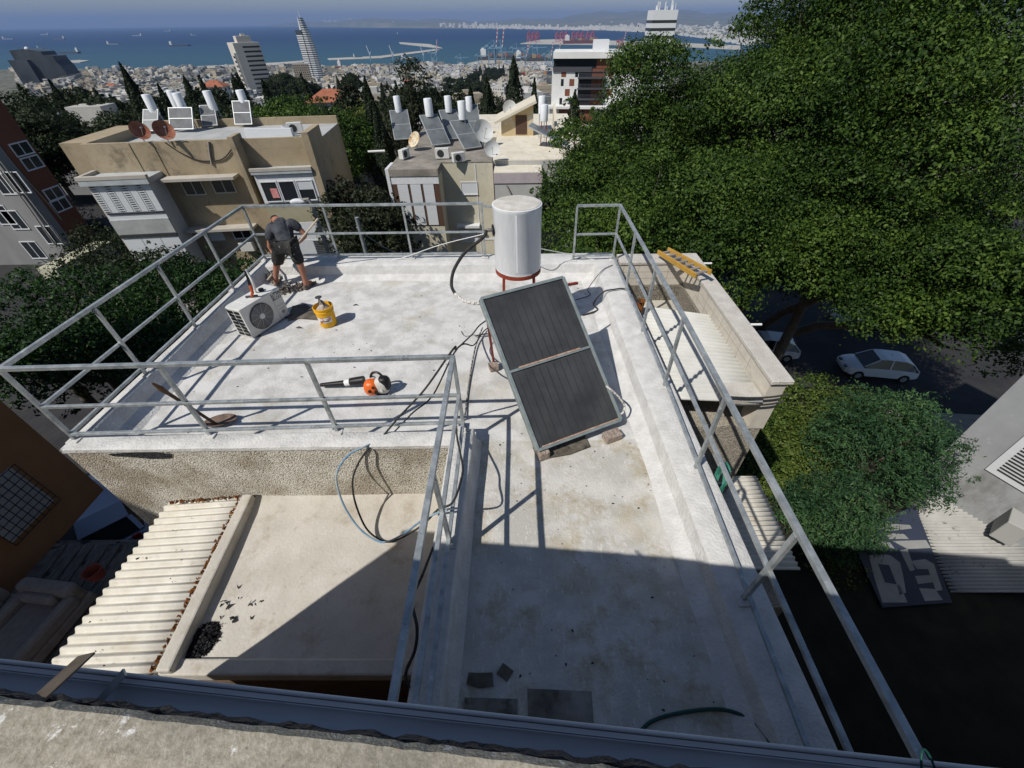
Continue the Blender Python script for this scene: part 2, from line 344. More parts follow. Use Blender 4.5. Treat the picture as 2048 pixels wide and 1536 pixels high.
# ================================================================ the middle building
root=empty('apartment_block',(-1.6,3,-14.5),'white painted flat roofed block with the low parapets, in the middle of the photo','building')
def loc(mb,name,m,par,**k):
    """build in world coordinates under a parent at its own place"""
    o=mb.build(name,m,None,**k); o.parent=par; o.matrix_parent_inverse=Matrix.Translation(par.location).inverted() if par.rotation_euler[2]==0 and par.parent is None else par.matrix_world.inverted(); return o
def at(o,par):
    o.parent=par; bpy.context.view_layer.update() if par.rotation_euler[2] else None
    o.matrix_parent_inverse=(Matrix.Translation(par.location) if not par.rotation_euler[2] else par.matrix_world).inverted(); return o
XL,XR,YF,YB=-5.24,1.93,3.08,8.18
b=MB(); b.prism([(XL,YF),(-.83,YF),(-.83,-2.5),(2.06,-2.5),(1.93,YF),(XR,YB),(XL,YB)],-14.5,-.31)
b.box(XL,-.83,YF,YF+.05,-.31,-.055); b.prism([(XL+.0,YF+.05),(XL+.05,YF+.05),(XL+.05,YB),(XL,YB)],-.31,-.055); b.prism([(2.06,-2.5),(2.01,-2.5),(1.88,YF),(1.88,YB),(XR,YB),(1.93,YF)],-.31,-.055); b.prism([(-.83,-2.5),(-.78,-2.5),(-.78,YF),(-.83,YF)],-.31,-.055)
loc(b,'wall',ROUGH,root)
# roof deck with slightly uneven surface
def deck(u,v):
    y=YF+.28+(7.82-YF-.28)*v; x=-5.0+(1.45+5.0)*u
    return Vector((x,y,-.275+.008*math.sin(x*2.1+y)+.006*math.sin(y*3.3-x)))
at(grid(40,30,deck,'roof_deck',WP),root)
def deck2(u,v):
    y=-2.5+(YF+.281+2.5)*v; x=-.62+(1.66+.62)*u
    return Vector((x,y,-.275+.008*math.sin(x*2.1+y)+.006*math.sin(y*3.3-x)))
at(grid(16,30,deck2,'roof_deck',WP2),root)
# parapets (each with a sloped fillet at its foot)
def parapet(name,pts_in_top,pts_out_top,pts_in_base,zb=-.285,ztop=0.,m=WPP):
    b=MB(); n=14; vs=[]; fs=[]; rng=random.Random(len(pts_in_base)*7+int(pts_out_top[0][0]*10))
    for k in range(n+1):
        t=k/n
        def L_(p): return (p[0][0]*(1-t)+p[1][0]*t, p[0][1]*(1-t)+p[1][1]*t)
        i=L_(pts_in_top); o=L_(pts_out_top); q=L_(pts_in_base); j=lambda s=.006: rng.uniform(-s,s)
        mid=((i[0]*.72+q[0]*.28),(i[1]*.72+q[1]*.28))
        q2=(q[0]+(q[0]-i[0])*.35+(0 if abs(q[0]-i[0])>.01 else 0),q[1]+(q[1]-i[1])*.35)
        vs+=[(o[0],o[1],ztop-.06),(o[0]+j(),o[1]+j(),ztop-.012),(o[0]*.94+i[0]*.06,o[1]*.94+i[1]*.06,ztop+j(.004)),(i[0]*.9+o[0]*.1,i[1]*.9+o[1]*.1,ztop+j(.004)),(i[0]+j(),i[1]+j(),ztop-.02),(mid[0]+j(),mid[1]+j(),zb+.10),(q[0]+j(),q[1]+j(),zb+.035),(q2[0],q2[1],zb)]
    for k in range(n):
        for a in range(7): fs.append((k*8+a,k*8+a+1,(k+1)*8+a+1,(k+1)*8+a))
    fs+= [tuple(range(8))[::-1],tuple(range(n*8,n*8+8))]
    b.add(vs,fs); bm=bmesh.new(); o=b.build(name,m,None,smooth=True); bm.from_mesh(o.data); bmesh.ops.recalc_face_normals(bm,faces=bm.faces); bm.to_mesh(o.data); bm.free(); return at(o,root)
parapet('parapet',[(1.45,7.72),(1.76,-2.5)],[(1.905,8.19),(2.08,-2.5)],[(1.25,7.6),(1.66,-2.5)])
parapet('parapet',[(-5.16,7.75),(1.46,7.70)],[(-5.26,8.19),(1.92,8.19)],[(-5.05,7.62),(1.4,7.55)],ztop=-.004)
parapet('parapet',[(-5.09,3.2),(-5.09,7.8)],[(-5.255,3.06),(-5.255,8.2)],[(-4.93,3.2),(-4.93,7.8)],ztop=.002)
parapet('parapet',[(-.58,3.33),(-.62,-2.5)],[(-.845,3.06),(-.845,-2.5)],[(-.52,3.33),(-.55,-2.5)],ztop=.004)
parapet('parapet',[(-5.2,3.30),(-.62,3.30)],[(-5.25,3.07),(-.84,3.07)],[(-5.1,3.37),(-.62,3.37)],ztop=-.002,zb=-.285)
# dark bare strip just under the front coping
b=MB(); 
z0=-.03
P=[onY(*p,3.072) for p in ((215,908),(300,903),(345,908),(343,917),(300,918),(260,914),(228,913))]
b.add([tuple(p) for p in P]+[(p.x,p.y+.006,p.z) for p in P],[tuple(range(7))]); loc(b,'bare_patch',TAR,root)
# lower front wing
wz=-1.0
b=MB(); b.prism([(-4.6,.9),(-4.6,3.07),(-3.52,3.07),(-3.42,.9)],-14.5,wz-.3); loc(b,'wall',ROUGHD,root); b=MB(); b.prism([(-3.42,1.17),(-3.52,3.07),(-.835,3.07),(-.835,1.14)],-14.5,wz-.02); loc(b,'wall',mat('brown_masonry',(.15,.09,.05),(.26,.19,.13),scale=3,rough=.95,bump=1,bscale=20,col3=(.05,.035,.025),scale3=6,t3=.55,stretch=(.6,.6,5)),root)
def d3(u,v): 
    x=-3.45+(2.6)*u; y=1.22+1.86*v; return Vector((x,y,wz+.006*math.sin(3*x+y*4)-.0+.05*max(0,v-.9)*10*.6))
at(grid(18,16,d3,'roof_deck',LROOF),root)
b=MB(); b.prism([(-3.48,1.27),(-3.45,1.13),(-.84,1.10),(-.84,1.24)],wz-.12,wz+.06); loc(b,'kerb',LROOF,root,bevel=.02)
b=MB(); b.prism([(-3.42,1.14),(-3.28,1.14),(-3.43,3.04),(-3.56,3.04)],wz-.1,wz+.14); loc(b,'kerb',LROOF,root,bevel=.02)
# corrugated strip on the left of it
cs=empty('corrugated_roof',(-4,2,-1),'weathered cream corrugated sheet with a rusty edge, in front of the rough stucco wall','roof sheet')
o=corrug('sheet',(-4.62,.9,-1.06),(-4.62,3.06,-1.06),(-3.42,.9,-.95),(-3.55,3.06,-.95),23,.02,SHEET); at(o,cs)
b=MB(); rng=random.Random(5)
for (a,c,n) in ((Vector((-3.47,1.1,-.93)),Vector((-3.60,3.0,-.93)),70),(Vector((-4.5,2.99,-.97)),Vector((-3.62,3.03,-.92)),36)):
    for i in range(n):
        t=(i+rng.random())/n; p=a.lerp(c,t); w_=rng.uniform(.015,.05)
        q=[p+Vector((rng.uniform(-1,.6)*w_,rng.uniform(-1,1)*w_*.9,rng.uniform(0,.02))) for _ in range(5)]
        cpt=sum(q,Vector())/5; q.sort(key=lambda s:math.atan2(s.y-cpt.y,s.x-cpt.x)); b.add(q+[cpt+Vector((0,0,.03))],[(0,1,5),(1,2,5),(2,3,5),(3,4,5),(4,0,5)])
at(b.build('rusty_edge',RUST),cs)
# grey metal lean-to strip further down on the left side
wc=G(290,1080,-2.2); wd=G(120,1335,-2.2)
ls=empty('metal_lean_to',(-5.2,2,-2.3),'narrow grey sheet metal lean-to beside the cream corrugated roof, in shade','roof sheet')
o=corrug('sheet',(-5.75,.7,-2.35),(-4.63,.7,-2.0),(-5.75,3.45,-2.35),(-4.63,3.45,-2.0),9,.02,mat('grey_sheet',(.16,.17,.17),(.24,.25,.25),scale=3,rough=.5)); at(o,ls)
b=MB(); b.bar((-5.76,.7,-2.38),(-5.76,3.45,-2.38),.06,.1); at(b.build('edge_beam',GALV),ls)
# ================================================================ railings
def rail_set(name,label,segs,posts,x0,zs=(1.05,.52,.09),feet=True):
    r=empty(name,x0,label,'railing')
    for si,(a,c) in enumerate(segs):
        for zi,z in enumerate(zs):
            b=MB(); z_=z+si*.0015
            b.bar((a[0],a[1],z_),(c[0],c[1],z_),.045 if zi==0 else .036,.042 if zi==0 else .034); loc(b,'top_rail' if zi==0 else ('middle_rail' if zi==1 else 'bottom_rail'),GALV,r,bevel=.003)
    for k,(x,y) in enumerate(posts):
        b=MB(); b.bar((x,y,-.01),(x,y,zs[0]-.015),.038,.038,up=(0,1,0)); p=loc(b,'post',GALV,r,bevel=.003)
        b=MB(); b.box(x-.065,x+.065,y-.065,y+.065,-.003,.014); q=loc(b,'foot_plate',WPP,p) if False else b.build('foot_plate',WPP,None,bevel=.004); q.parent=p
    return r
f0=(-5.19,3.22); f1=(-.70,3.33)
rail_set('metal_railing','galvanized steel railing round the left part of the roof, ending beside the white tank',
  [(f0,(-5.19,8.02)),((-5.19,8.02),(-.70,8.02)),(f0,f1),(f1,(-.665,.3)),],
  [f0,(-5.16,4.39),(-5.17,5.56),(-5.19,6.77),(-5.19,8.02),(-3.70,8.03),(-2.21,8.03),(-.73,8.02),(-3.65,3.265),(-2.18,3.3),f1,(-.685,1.9),(-.665,.32)],(-3,5,0))
rail_set('metal_railing','galvanized steel railing along the right hand parapet, beside the yellow ladder and corrugated roof',
  [((1.04,7.83),(1.83,7.84)),((1.83,7.84),(1.845,4.02)),((1.845,4.02),(1.79,.1))],
  [(1.04,7.82),(1.83,7.83),(1.835,6.54),(1.84,5.27),(1.845,4.02),(1.83,2.70),(1.80,1.38),(1.79,.12)],(1.8,4,0))
b=MB(); b.bar((-.70,8.02,1.0),(-.33,7.99,.98),.04,.03); tag(b.build('steel_bar',GALV,bevel=.003),'short steel bar welded to the end of the back railing, reaching behind the white tank','bar')
F=-.275
WHT=mat('white_enamel',(.66,.68,.70),(.73,.75,.76),scale=4,rough=.38,spec=.45,stretch=(6,6,1),col3=(.5,.5,.47),scale3=8,t3=.66)
TOPD=mat('dusty_tank_lid',(.62,.6,.56),(.46,.43,.37),scale=7,rough=.9,col3=(.25,.22,.16),scale3=5,t3=.6,w3=.15)
# ---- water tank on a red stand
T=Vector((-.045,5.66,0)); zb,zt=.90,1.80; R0=.325
tk=empty('water_tank',(T.x,T.y,F),'large white cylindrical water tank on a red stand in the middle of the roof','water tank')
b=MB(); b.lathe([(R0-.02,zb),(R0,zb+.012),(R0,zb+.05),(R0+.004,zb+.06),(R0+.004,zt-.05),(R0+.007,zt-.045),(R0+.007,zt-.004),(R0-.004,zt)],(T.x,T.y,0),64)
loc(b,'drum',WHT,tk,smooth=True)
b=MB(); b.lathe([(R0-.012,zt-.003),(R0-.012,zt+.006),(R0-.04,zt+.012),(.1,zt+.012),(.001,zt+.004)],(T.x,T.y,0),64); loc(b,'lid',TOPD,tk,smooth=True)
b=MB(); a=-1.62; p=Vector((T.x+math.cos(a)*(R0+.004),T.y+math.sin(a)*(R0+.004),0)); b.bar(p+Vector((0,0,zb+.06)),p+Vector((0,0,zt-.05)),.035,.004,up=(math.cos(a),math.sin(a),0)); b.bar(p+Vector((-.02,0,zb+.06)),p+Vector((-.02,0,zt-.05)),.005,.008,up=(math.cos(a),math.sin(a),0)); loc(b,'seam',WHT,tk)
st=MB(); n=40
ring=[(T.x+math.cos(2*math.pi*k/n)*(R0-.01),T.y+math.sin(2*math.pi*k/n)*(R0-.01),zb-.03) for k in range(n+1)]
for k in range(n): st.bar(ring[k],ring[k+1],.03,.045)
loc(st,'stand_ring',REDP,tk)
for a in (-2.3,-.75,.75,2.35):
    b=MB(); q=Vector((T.x+math.cos(a)*(R0-.02),T.y+math.sin(a)*(R0-.02),zb-.04)); b.bar(q,(T.x+math.cos(a)*(R0+.05),T.y+math.sin(a)*(R0+.05),F),.04,.04); loc(b,'leg',REDP,tk)
for a,c in ((-2.3,-.75),(.75,2.35),(-.75,.75)):
    b=MB(); z=.25; b.bar((T.x+math.cos(a)*(R0+.02),T.y+math.sin(a)*(R0+.02),z),(T.x+math.cos(c)*(R0+.02),T.y+math.sin(c)*(R0+.02),z+.02),.025,.03); loc(b,'brace',REDP,tk)
b=MB(); e=onY(984,469,T.y-.05); b.cyl((T.x-R0+.015,T.y-.06,1.47),.075,-.03,20,axis=(1,.2,0)); loc(b,'pipe_flange',BLK,tk,smooth=True)
b=MB(); b.tube([(T.x-R0-.0,T.y-.06,1.47),(T.x-R0-.07,T.y-.075,1.475),(T.x-R0-.1,T.y-.08,1.475)],[.022,.026,.02],10); loc(b,'pipe_fitting',mat('brass',(.35,.33,.28),rough=.4,metal=.8),tk)
# pipe from the tank to the collector
def pxpath(L): return [onY(x,y,d) for x,y,d in L]
pp=spline([Vector((T.x-R0-.09,T.y-.08,1.475))]+pxpath([(965,476,5.5),(930,505,5.4),(908,540,5.2),(903,570,5.05),(910,587,4.95)]),7)
pq=spline(pxpath([(910,587,4.95),(925,600,4.8),(945,606,4.65),(962,607,4.47)]),6)
r=empty('insulated_pipe',pp[0],'black insulated pipe looping from the white tank down to the collector','pipe')
b=MB(); b.tube(pp,.022,10); loc(b,'black_sleeve',BLK2,r,smooth=True)
b=MB(); b.tube(pq,[.018+.004*math.sin(i*2.1) for i in range(len(pq))],10); loc(b,'peeling_sleeve',mat('peeling_sleeve',(.65,.62,.57),(.1,.09,.08),scale=40,rough=.9,lo=.5,hi=.6),r,smooth=True)
# ---- solar collector
BL=Vector((.172,3.075,-.12)); TL=Vector((-.487,4.411,1.1)); BR=Vector((1.215,3.545,-.12)); TR=Vector((.545,4.94,1.1))
nrm=(BR-BL).cross(TL-BL).normalized(); 
co=empty('solar_collector',(.4,4,F),'big black flat solar collector tilted in front of the white tank','solar panel')
def cp(u,v,w=0): return (BL*(1-u)+BR*u)*(1-v)+(TL*(1-u)+TR*u)*v+nrm*w
MF=mat('collector_frame',(.20,.24,.24),(.30,.34,.34),scale=9,rough=.5,metal=.3)
ABS=mat('collector_absorber',(.034,.036,.038),(.062,.064,.066),scale=2.2,rough=.42,spec=.35,col3=(.12,.12,.12),scale3=26,t3=.68,w3=.1,detail=9)
b=MB(); b.hexa([cp(.01,.007,-.075),cp(.99,.007,-.075),cp(.99,.993,-.075),cp(.01,.993,-.075)],[cp(.02,.012,-.012),cp(.98,.012,-.012),cp(.98,.988,-.012),cp(.02,.988,-.012)]); loc(b,'absorber',ABS,co)
for (u0,v0,u1,v1) in ((0,0,0,1),(1,0,1,1),(0,0,1,0),(0,1,1,1)):
    b=MB(); b.bar(cp(u0,v0,-.04),cp(u1,v1,-.04),.038,.09,up=nrm); loc(b,'frame',MF,co,bevel=.003)
b=MB(); b.bar(cp(.01,.503,-.006),cp(.99,.503,-.006),.03,.022,up=nrm); loc(b,'cross_bar',MF,co)
b=MB()
for k in range(1,12):
    for v0,v1 in((.02,.48),(.53,.98)): b.bar(cp(k/12,v0,-.0105),cp(k/12,v1,-.0105),.004,.003,up=nrm)
loc(b,'absorber_ribs',mat('absorber_rib',(.04,.043,.046),rough=.5),co)
b=MB(); b.bar(cp(.12,.512,.0),cp(.86,.512,.0),.018,.02,up=nrm); loc(b,'rusty_strip',mat('light_rust',(.32,.15,.08),(.5,.4,.33),scale=30,rough=.9),co)
b=MB(); b.bar(cp(.05,.012,.007),cp(.97,.012,.007),.014,.008,up=nrm); loc(b,'rusty_strip',MATS['light_rust'],co)
lf=G(988,735,F)
b=MB(); b.bar(cp(.03,.93,-.1),lf+Vector((0,.02,.1)),.03,.03); loc(b,'leg',REDP,co)
b=MB(); b.bar(cp(.97,.93,-.1),(.62,5.35,F),.03,.03); loc(b,'leg',REDP,co)
b=MB(); b.bar(cp(.6,.985,-.12),G(1155,566,.9),.035,.03); loc(b,'pipe_stub',REDP,co)
BR_=mat('old_brick',(.26,.19,.15),(.36,.31,.27),scale=18,rough=.95,bump=1.4)
def block(p,sx,sy,sz,rz,label):
    b=MB(); b.M=Matrix.Translation(p)@Matrix.Rotation(rz,4,'Z'); b.box(-sx/2,sx/2,-sy/2,sy/2,0,sz); tag(b.build('concrete_block',BR_,bevel=.012),label,'block')
block(G(988,738,F),.14,.13,.1,.3,'small cement block under the thin red leg left of the solar collector')
block(G(1083,905,F+.08)+Vector((0,.05,-.08)),.13,.22,.12,.4,'brick block under the lower left corner of the solar collector')
block(G(1225,868,F+.08)+Vector((0,.0,-.08)),.22,.13,.1,.4,'brick block under the lower right corner of the solar collector')
# small pipe loop at the lower right corner
pts=spline([onX(*p) for p in ((1212,772,1.02),(1225,782,1.1),(1240,797,1.2),(1249,812,1.27),(1246,825,1.25),(1236,830,1.18))],6)
b=MB(); b.tube(pts,.013,8); tag(b.build('pipe_loop',MATS['peeling_sleeve'],smooth=True),'short peeling pipe loop at the lower right side of the solar collector','pipe')
# dark plate / water patch below the collector
def patch(name,px,m,label,cat='patch',z=F+.012,h=.004,):
    P=[G(x,y,z) for x,y in px]; c=sum(P,Vector())/len(P); b=MB(); b.prism([(p.x,p.y) for p in P],F-.004,z+h); tag(b.build(name,m),label,cat)
patch('bare_patch',[(1082,905),(1100,915),(1140,908),(1180,893),(1168,868),(1120,885)],PATCH,'dark bare patch with a puddle below the solar collector')
patch('bare_patch',[(933,1368),(937,1345),(958,1346),(985,1345),(987,1372),(960,1376)],PATCH,'pair of small dark square patches near the bottom of the roof')
patch('bare_patch',[(993,1347),(1006,1326),(1027,1342),(1014,1363)],PATCH,'single small dark diamond patch on the shaded roof')
PATCH2=mat('stained_hatch',(.10,.09,.07),(.30,.28,.25),scale=3.5,rough=.9,col3=(.06,.055,.045),scale3=4.5,t3=.55,w3=.14)
patch('floor_hatch',[(925,1440),(930,1395),(1035,1398),(1036,1465),(925,1460)],PATCH2,'smaller stained rectangular patch beside the gutter, left one of two','hatch')
patch('floor_hatch',[(1056,1480),(1055,1377),(1183,1383),(1190,1480)],PATCH2,'larger stained square patch beside the gutter, right one of two','hatch')
patch('bare_patch',[(575,640),(600,636),(650,640),(640,628),(612,608),(585,612)],PATCH,'dark bare patch on the roof between the air conditioner and the yellow bucket')
# ---- air conditioner
a0=Vector((-4.385,5.60,F)); a1=Vector((-4.10,6.345,F)); ux=(a1-a0).normalized(); uy=Vector((-ux.y,ux.x,0)) # depth, away from the fan side
ac=empty('air_conditioner',a0,'white outdoor air conditioner standing on the roof with tools lying on top','air conditioner')
W,D,Hh=.80,.32,.545
M=Matrix((( ux.x,uy.x,0,a0.x),(ux.y,uy.y,0,a0.y),(0,0,1,a0.z),(0,0,0,1)))
ACW=mat('cream_painted_metal',(.60,.60,.57),(.66,.66,.63),scale=5,rough=.4,col3=(.4,.39,.36),scale3=14,t3=.7)
def A(): b=MB(); b.M=M; return b
b=A().box(0,W,0,D,.015,Hh-.02); loc(b,'casing',ACW,ac,bevel=.012)
b=A().box(-.006,W+.006,-.006,D+.006,Hh-.035,Hh); loc(b,'top_panel',ACW,ac,bevel=.012)
for x in(.18,.34,.5): 
    b=A().box(x,x+.012,.04,D-.04,Hh-.001,Hh+.006); loc(b,'ridge',ACW,ac,bevel=.003)
fx,fz,fr=.30,.27,.215
b=A(); n=48; b.lathe([(fr,0),(fr,.012),(fr-.012,.016),(fr-.02,.004),(.0,.002)],(fx,-.001,fz),n,axis=(0,-1,0)); loc(b,'fan_recess',mat('fan_dark',(.035,.036,.036),rough=.6),ac,smooth=True)
g_=A()
for q in np.linspace(.045,fr-.012,11):
    pts=[(fx+q*math.cos(2*math.pi*k/40),-.014,fz+q*math.sin(2*math.pi*k/40)) for k in range(41)]; g_.tube(pts,.0032,5,cap=False)
for k in range(10):
    t=2*math.pi*k/10; g_.bar((fx+.04*math.cos(t),-.012,fz+.04*math.sin(t)),(fx+fr*math.cos(t),-.012,fz+fr*math.sin(t)),.005)
loc(g_,'fan_grille',mat('grille_grey',(.42,.42,.41),rough=.5),ac)
b=A(); b.lathe([(.05,0),(.045,.012),(.001,.014)],(fx,-.012,fz),24,axis=(0,-1,0)); loc(b,'fan_hub',ACW,ac)
b=A()
for x0,x1 in((-.004,0),):
    for iz in range(7):
        for iy in range(2): b.box(-.004,-.0015,.03+iy*.135,.03+iy*.135+.115,.045+iz*.067,.045+iz*.067+.054)
loc(b,'side_vents',BLK,ac)
b=A().box(.60,.602,-.003,.0,.02,Hh-.04); loc(b,'panel_seam',mat('seam_grey',(.25,.25,.24)),ac)
b=A(); b.box(.63,.76,-.003,-.0005,.2,.205); b.box(.63,.76,-.003,-.0005,.26,.264); b.lathe([(.03,0),(.03,.003),(.026,.003)],(.70,0,.13),20,axis=(0,-1,0)); loc(b,'panel_marks',MATS['seam_grey'],ac)
for s_,zz,sz in(('וקלא',.44,.10),('ELCO',.375,.07)):
    Mt=M@Matrix.Translation((.69,-.006,zz))@Matrix.Rotation(math.pi/2,4,'X'); o=text(s_,sz,'lettering',BLK,None,Mt,.001); at(o,ac)
for x in(.08,.68):
    b=A().box(x,x+.04,-.02,D+.02,0,.016); loc(b,'foot',BLK,ac)
# things on it
def onac(x,y,z=0): return M@Vector((x,y,Hh+z))
b=MB(); b.lathe([(.035,0),(.045,.015),(.04,.04),(.0,.05)],onac(.60,.16),16); tag(b.build('tape_roll',BLK,smooth=True),'small black roll of tape on top of the air conditioner','tape')
ham=empty('hammer',onac(.36,.16,.03),'hammer with orange handle standing on top of the air conditioner','hammer')
h0=onac(.38,.13,.02); 
b=MB(); b.tube([h0,onY(505,585,h0.y-.03),onY(500,570,h0.y)],[.02,.022,.02],10); loc(b,'handle',mat('orange_plastic',(.5,.09,.02),rough=.5),ham)
b=MB(); b.tube([onY(500,571,h0.y),onY(495,555,h0.y+.02),onY(489,541,h0.y+.04)],[.02,.019,.012],10); loc(b,'grip',BLK,ham)
b=MB(); b.bar(h0+Vector((-.09,-.02,-.0)),h0+Vector((.09,.02,-.0)),.035,.03); loc(b,'head',mat('tool_steel',(.1,.1,.1),rough=.5,metal=.6),ham,bevel=.006)
pv=spline([onac(.52,.2,.01),onY(506,566,h0.y+.1),onY(498,550,h0.y+.12),onY(491,540,h0.y+.12)],5)
b=MB(); b.tube(pv,.018,10); tag(b.build('white_pipe',mat('white_pvc',(.75,.75,.73),rough=.4),smooth=True),'bent white plastic pipe leaning up behind the orange hammer','pipe')
# ---- yellow bucket with a bag and a brush
B0=Vector((-3.31,6.04,F)); bk=empty('bucket',B0,'yellow plastic bucket full of rags and rubble beside the air conditioner','bucket')
YEL=mat('yellow_plastic',(.78,.42,.012),(.70,.36,.01),scale=9,rough=.45)
b=MB(); b.lathe([(.001,.0),(.13,.0),(.135,.01),(.147,.27),(.156,.275),(.156,.29),(.149,.293),(.151,.33),(.16,.333),(.16,.352),(.15,.355),(.146,.34),(.14,.25),(.001,.24)],B0,40); loc(b,'pail',YEL,bk,smooth=True)
lab=[]; b=MB()
for k in range(16):
    t0=-2.35+k*.11; t1=t0+.11; r=.1445
    b.quad(*[(B0.x+(r if z<.15 else r+.004)*math.cos(t),B0.y+(r if z<.15 else r+.004)*math.sin(t),B0.z+z) for t,z in((t0,.10),(t1,.10),(t1,.2),(t0,.2))])
loc(b,'label',mat('bucket_label',(.7,.68,.66),(.42,.12,.05),scale=16,rough=.6,lo=.55,hi=.6),bk)
b=MB()
for k in range(10):
    t0=-1.95+k*.1; b.quad(*[(B0.x+.1495*math.cos(t),B0.y+.1495*math.sin(t),B0.z+z) for t,z in((t0,.125),(t0+.1,.125),(t0+.1,.14),(t0,.14))])
loc(b,'label_stripe',BLK,bk)
rng=random.Random(3); b=MB()
RAG=mat('rag_cloth',(.6,.54,.47),(.32,.25,.21),scale=14,rough=.95)
for k in range(9):
    a=k*.7; c=B0+Vector((.07*math.cos(a),.07*math.sin(a),.30)); tip=B0+Vector((.03*math.cos(a),.03*math.sin(a),.42+rng.uniform(0,.09)))
    e=Vector((-math.sin(a),math.cos(a),0))*.06; b.add([c-e,c+e+Vector((0,0,.02)),c*.5+tip*.5+e*.5,tip,c*.5+tip*.5-e*.5,c+Vector((.05*math.cos(a),.05*math.sin(a),.0))],[(0,1,2,3,4),(0,5,1),(1,5,2),(0,4,5),(4,3,2,5)])
loc(b,'rag',RAG,bk)
b=MB(); b.bar(B0+Vector((.01,0,.32)),B0+Vector((-.02,.01,.5)),.02); b.lathe([(.05,0),(.055,.01),(.03,.02),(.001,.022)],B0+Vector((-.02,.01,.5)),16); tag(b.build('hammer',MATS['tool_steel']),'tool with a round dark head sticking out of the yellow bucket','tool')
# ---- leaf blower
bl=empty('leaf_blower',(-2.3,4.5,F),'orange, white and black leaf blower lying on the roof behind the front railing','leaf blower')
ORG=mat('orange_shell',(.70,.13,.015),rough=.4,spec=.5); LG=mat('light_grey_shell',(.55,.54,.5),rough=.45)
p0=G(641,770,F+.05); p1=G(690,766,F+.08); p2=G(700,764,F+.09); p3=G(728,760,F+.11); zc=F+.15
b=MB(); b.tube([p0,p0.lerp(p1,.05),p1],[.024,.028,.042],14); loc(b,'nozzle',BLK,bl,smooth=True)
b=MB(); b.tube([p1,p2],[.046,.048],14); loc(b,'collar',mat('white_pvc',(.75,.75,.73),rough=.4),bl,smooth=True)
b=MB(); b.tube([p2,p2.lerp(p3,.1),p3],[.05,.057,.062],14); loc(b,'tube',BLK,bl,smooth=True)
bc=G(752,772,F+.13)
def ell(c,rx,ry,rz,n=20,m=12,sq=1.):
    pr=[]; b=MB(); vs=[]; 
    for i in range(m+1):
        ph=math.pi*i/m
        for k in range(n):
            t=2*math.pi*k/n; f=lambda v:math.copysign(abs(v)**sq,v)
            vs.append((c[0]+rx*f(math.cos(t))*math.sin(ph)**sq,c[1]+ry*f(math.sin(t))*math.sin(ph)**sq,c[2]+rz*f(math.cos(ph))))
    b.add(vs,[(i*n+k,(i+1)*n+k,(i+1)*n+(k+1)%n,i*n+(k+1)%n) for i in range(m) for k in range(n)]); return b
loc(ell(bc+Vector((-.05,-.02,0)),.105,.10,.12,sq=.8),'fan_housing',ORG,bl,smooth=True)
loc(ell(bc+Vector((.09,.0,.02)),.10,.09,.13,sq=.75),'engine_cover',LG,bl,smooth=True)
loc(ell(bc+Vector((.125,.0,.05)),.085,.08,.115,sq=.75),'engine_shroud',BLK,bl,smooth=True)
loc(ell(bc+Vector((-.06,.07,.05)),.06,.05,.06,sq=.8),'housing_top',LG,bl,smooth=True)
b=MB(); b.tube(spline([bc+Vector((-.07,.06,.09)),bc+Vector((-.03,.07,.17)),bc+Vector((.05,.06,.19)),bc+Vector((.12,.03,.14))],6),.017,8); loc(b,'handle',BLK,bl,smooth=True)
for dx,dy,dz,rr in((-.05,-.12,.01,.022),(.03,-.11,-.02,.028),(.1,-.095,0,.02),(.0,-.10,.06,.018)):
    b=MB(); b.lathe([(rr,0),(rr*.9,.015),(.001,.016)],bc+Vector((dx,dy,dz)),14,axis=(0,-1,.3)); loc(b,'cap',BLK if dx<.09 else LG,bl)
b=MB(); b.box(bc.x-.1,bc.x+.14,bc.y-.08,bc.y+.06,F,F+.025); loc(b,'base',BLK,bl,bevel=.01)
# ---- shovel
sh=empty('shovel',G(430,850,F),'rusty shovel leaning on the front railing with its blade on the roof','shovel')
q0=G(432,848,F+.04); top=onY(304,766,3.42)
b=MB(); b.tube([q0,q0.lerp(top,.35),q0.lerp(top,.75)],[.018,.019,.02],8); loc(b,'shaft',mat('dark_wood',(.07,.05,.035),(.13,.09,.06),scale=30,rough=.8),sh)
b=MB(); w0=q0.lerp(top,.75); b.tube([w0,w0.lerp(top,.5),top],[.018,.032,.01],8); loc(b,'grip',mat('brown_wood',(.14,.08,.045),rough=.7),sh)
pl=[G(x,y,F+.015) for x,y in((405,848),(430,855),(455,852),(473,841),(455,840),(440,843),(420,850))]
def shv(u,v):
    a=G(406,850,F+.02); c=G(474,841,F+.03); p=a.lerp(c,u); wd=.11*math.sin(math.pi*min(1,max(0.03,u*.93)))**.6
    d=(c-a).normalized(); nn=Vector((-d.y,d.x,0)); return p+nn*wd*(v*2-1)+Vector((0,0,.035*(v*2-1)**2+.02*u))
at(grid(14,8,shv,'blade',mat('rusty_steel',(.09,.065,.055),(.2,.14,.11),scale=14,rough=.8,metal=.2),None,solid=.004),sh)
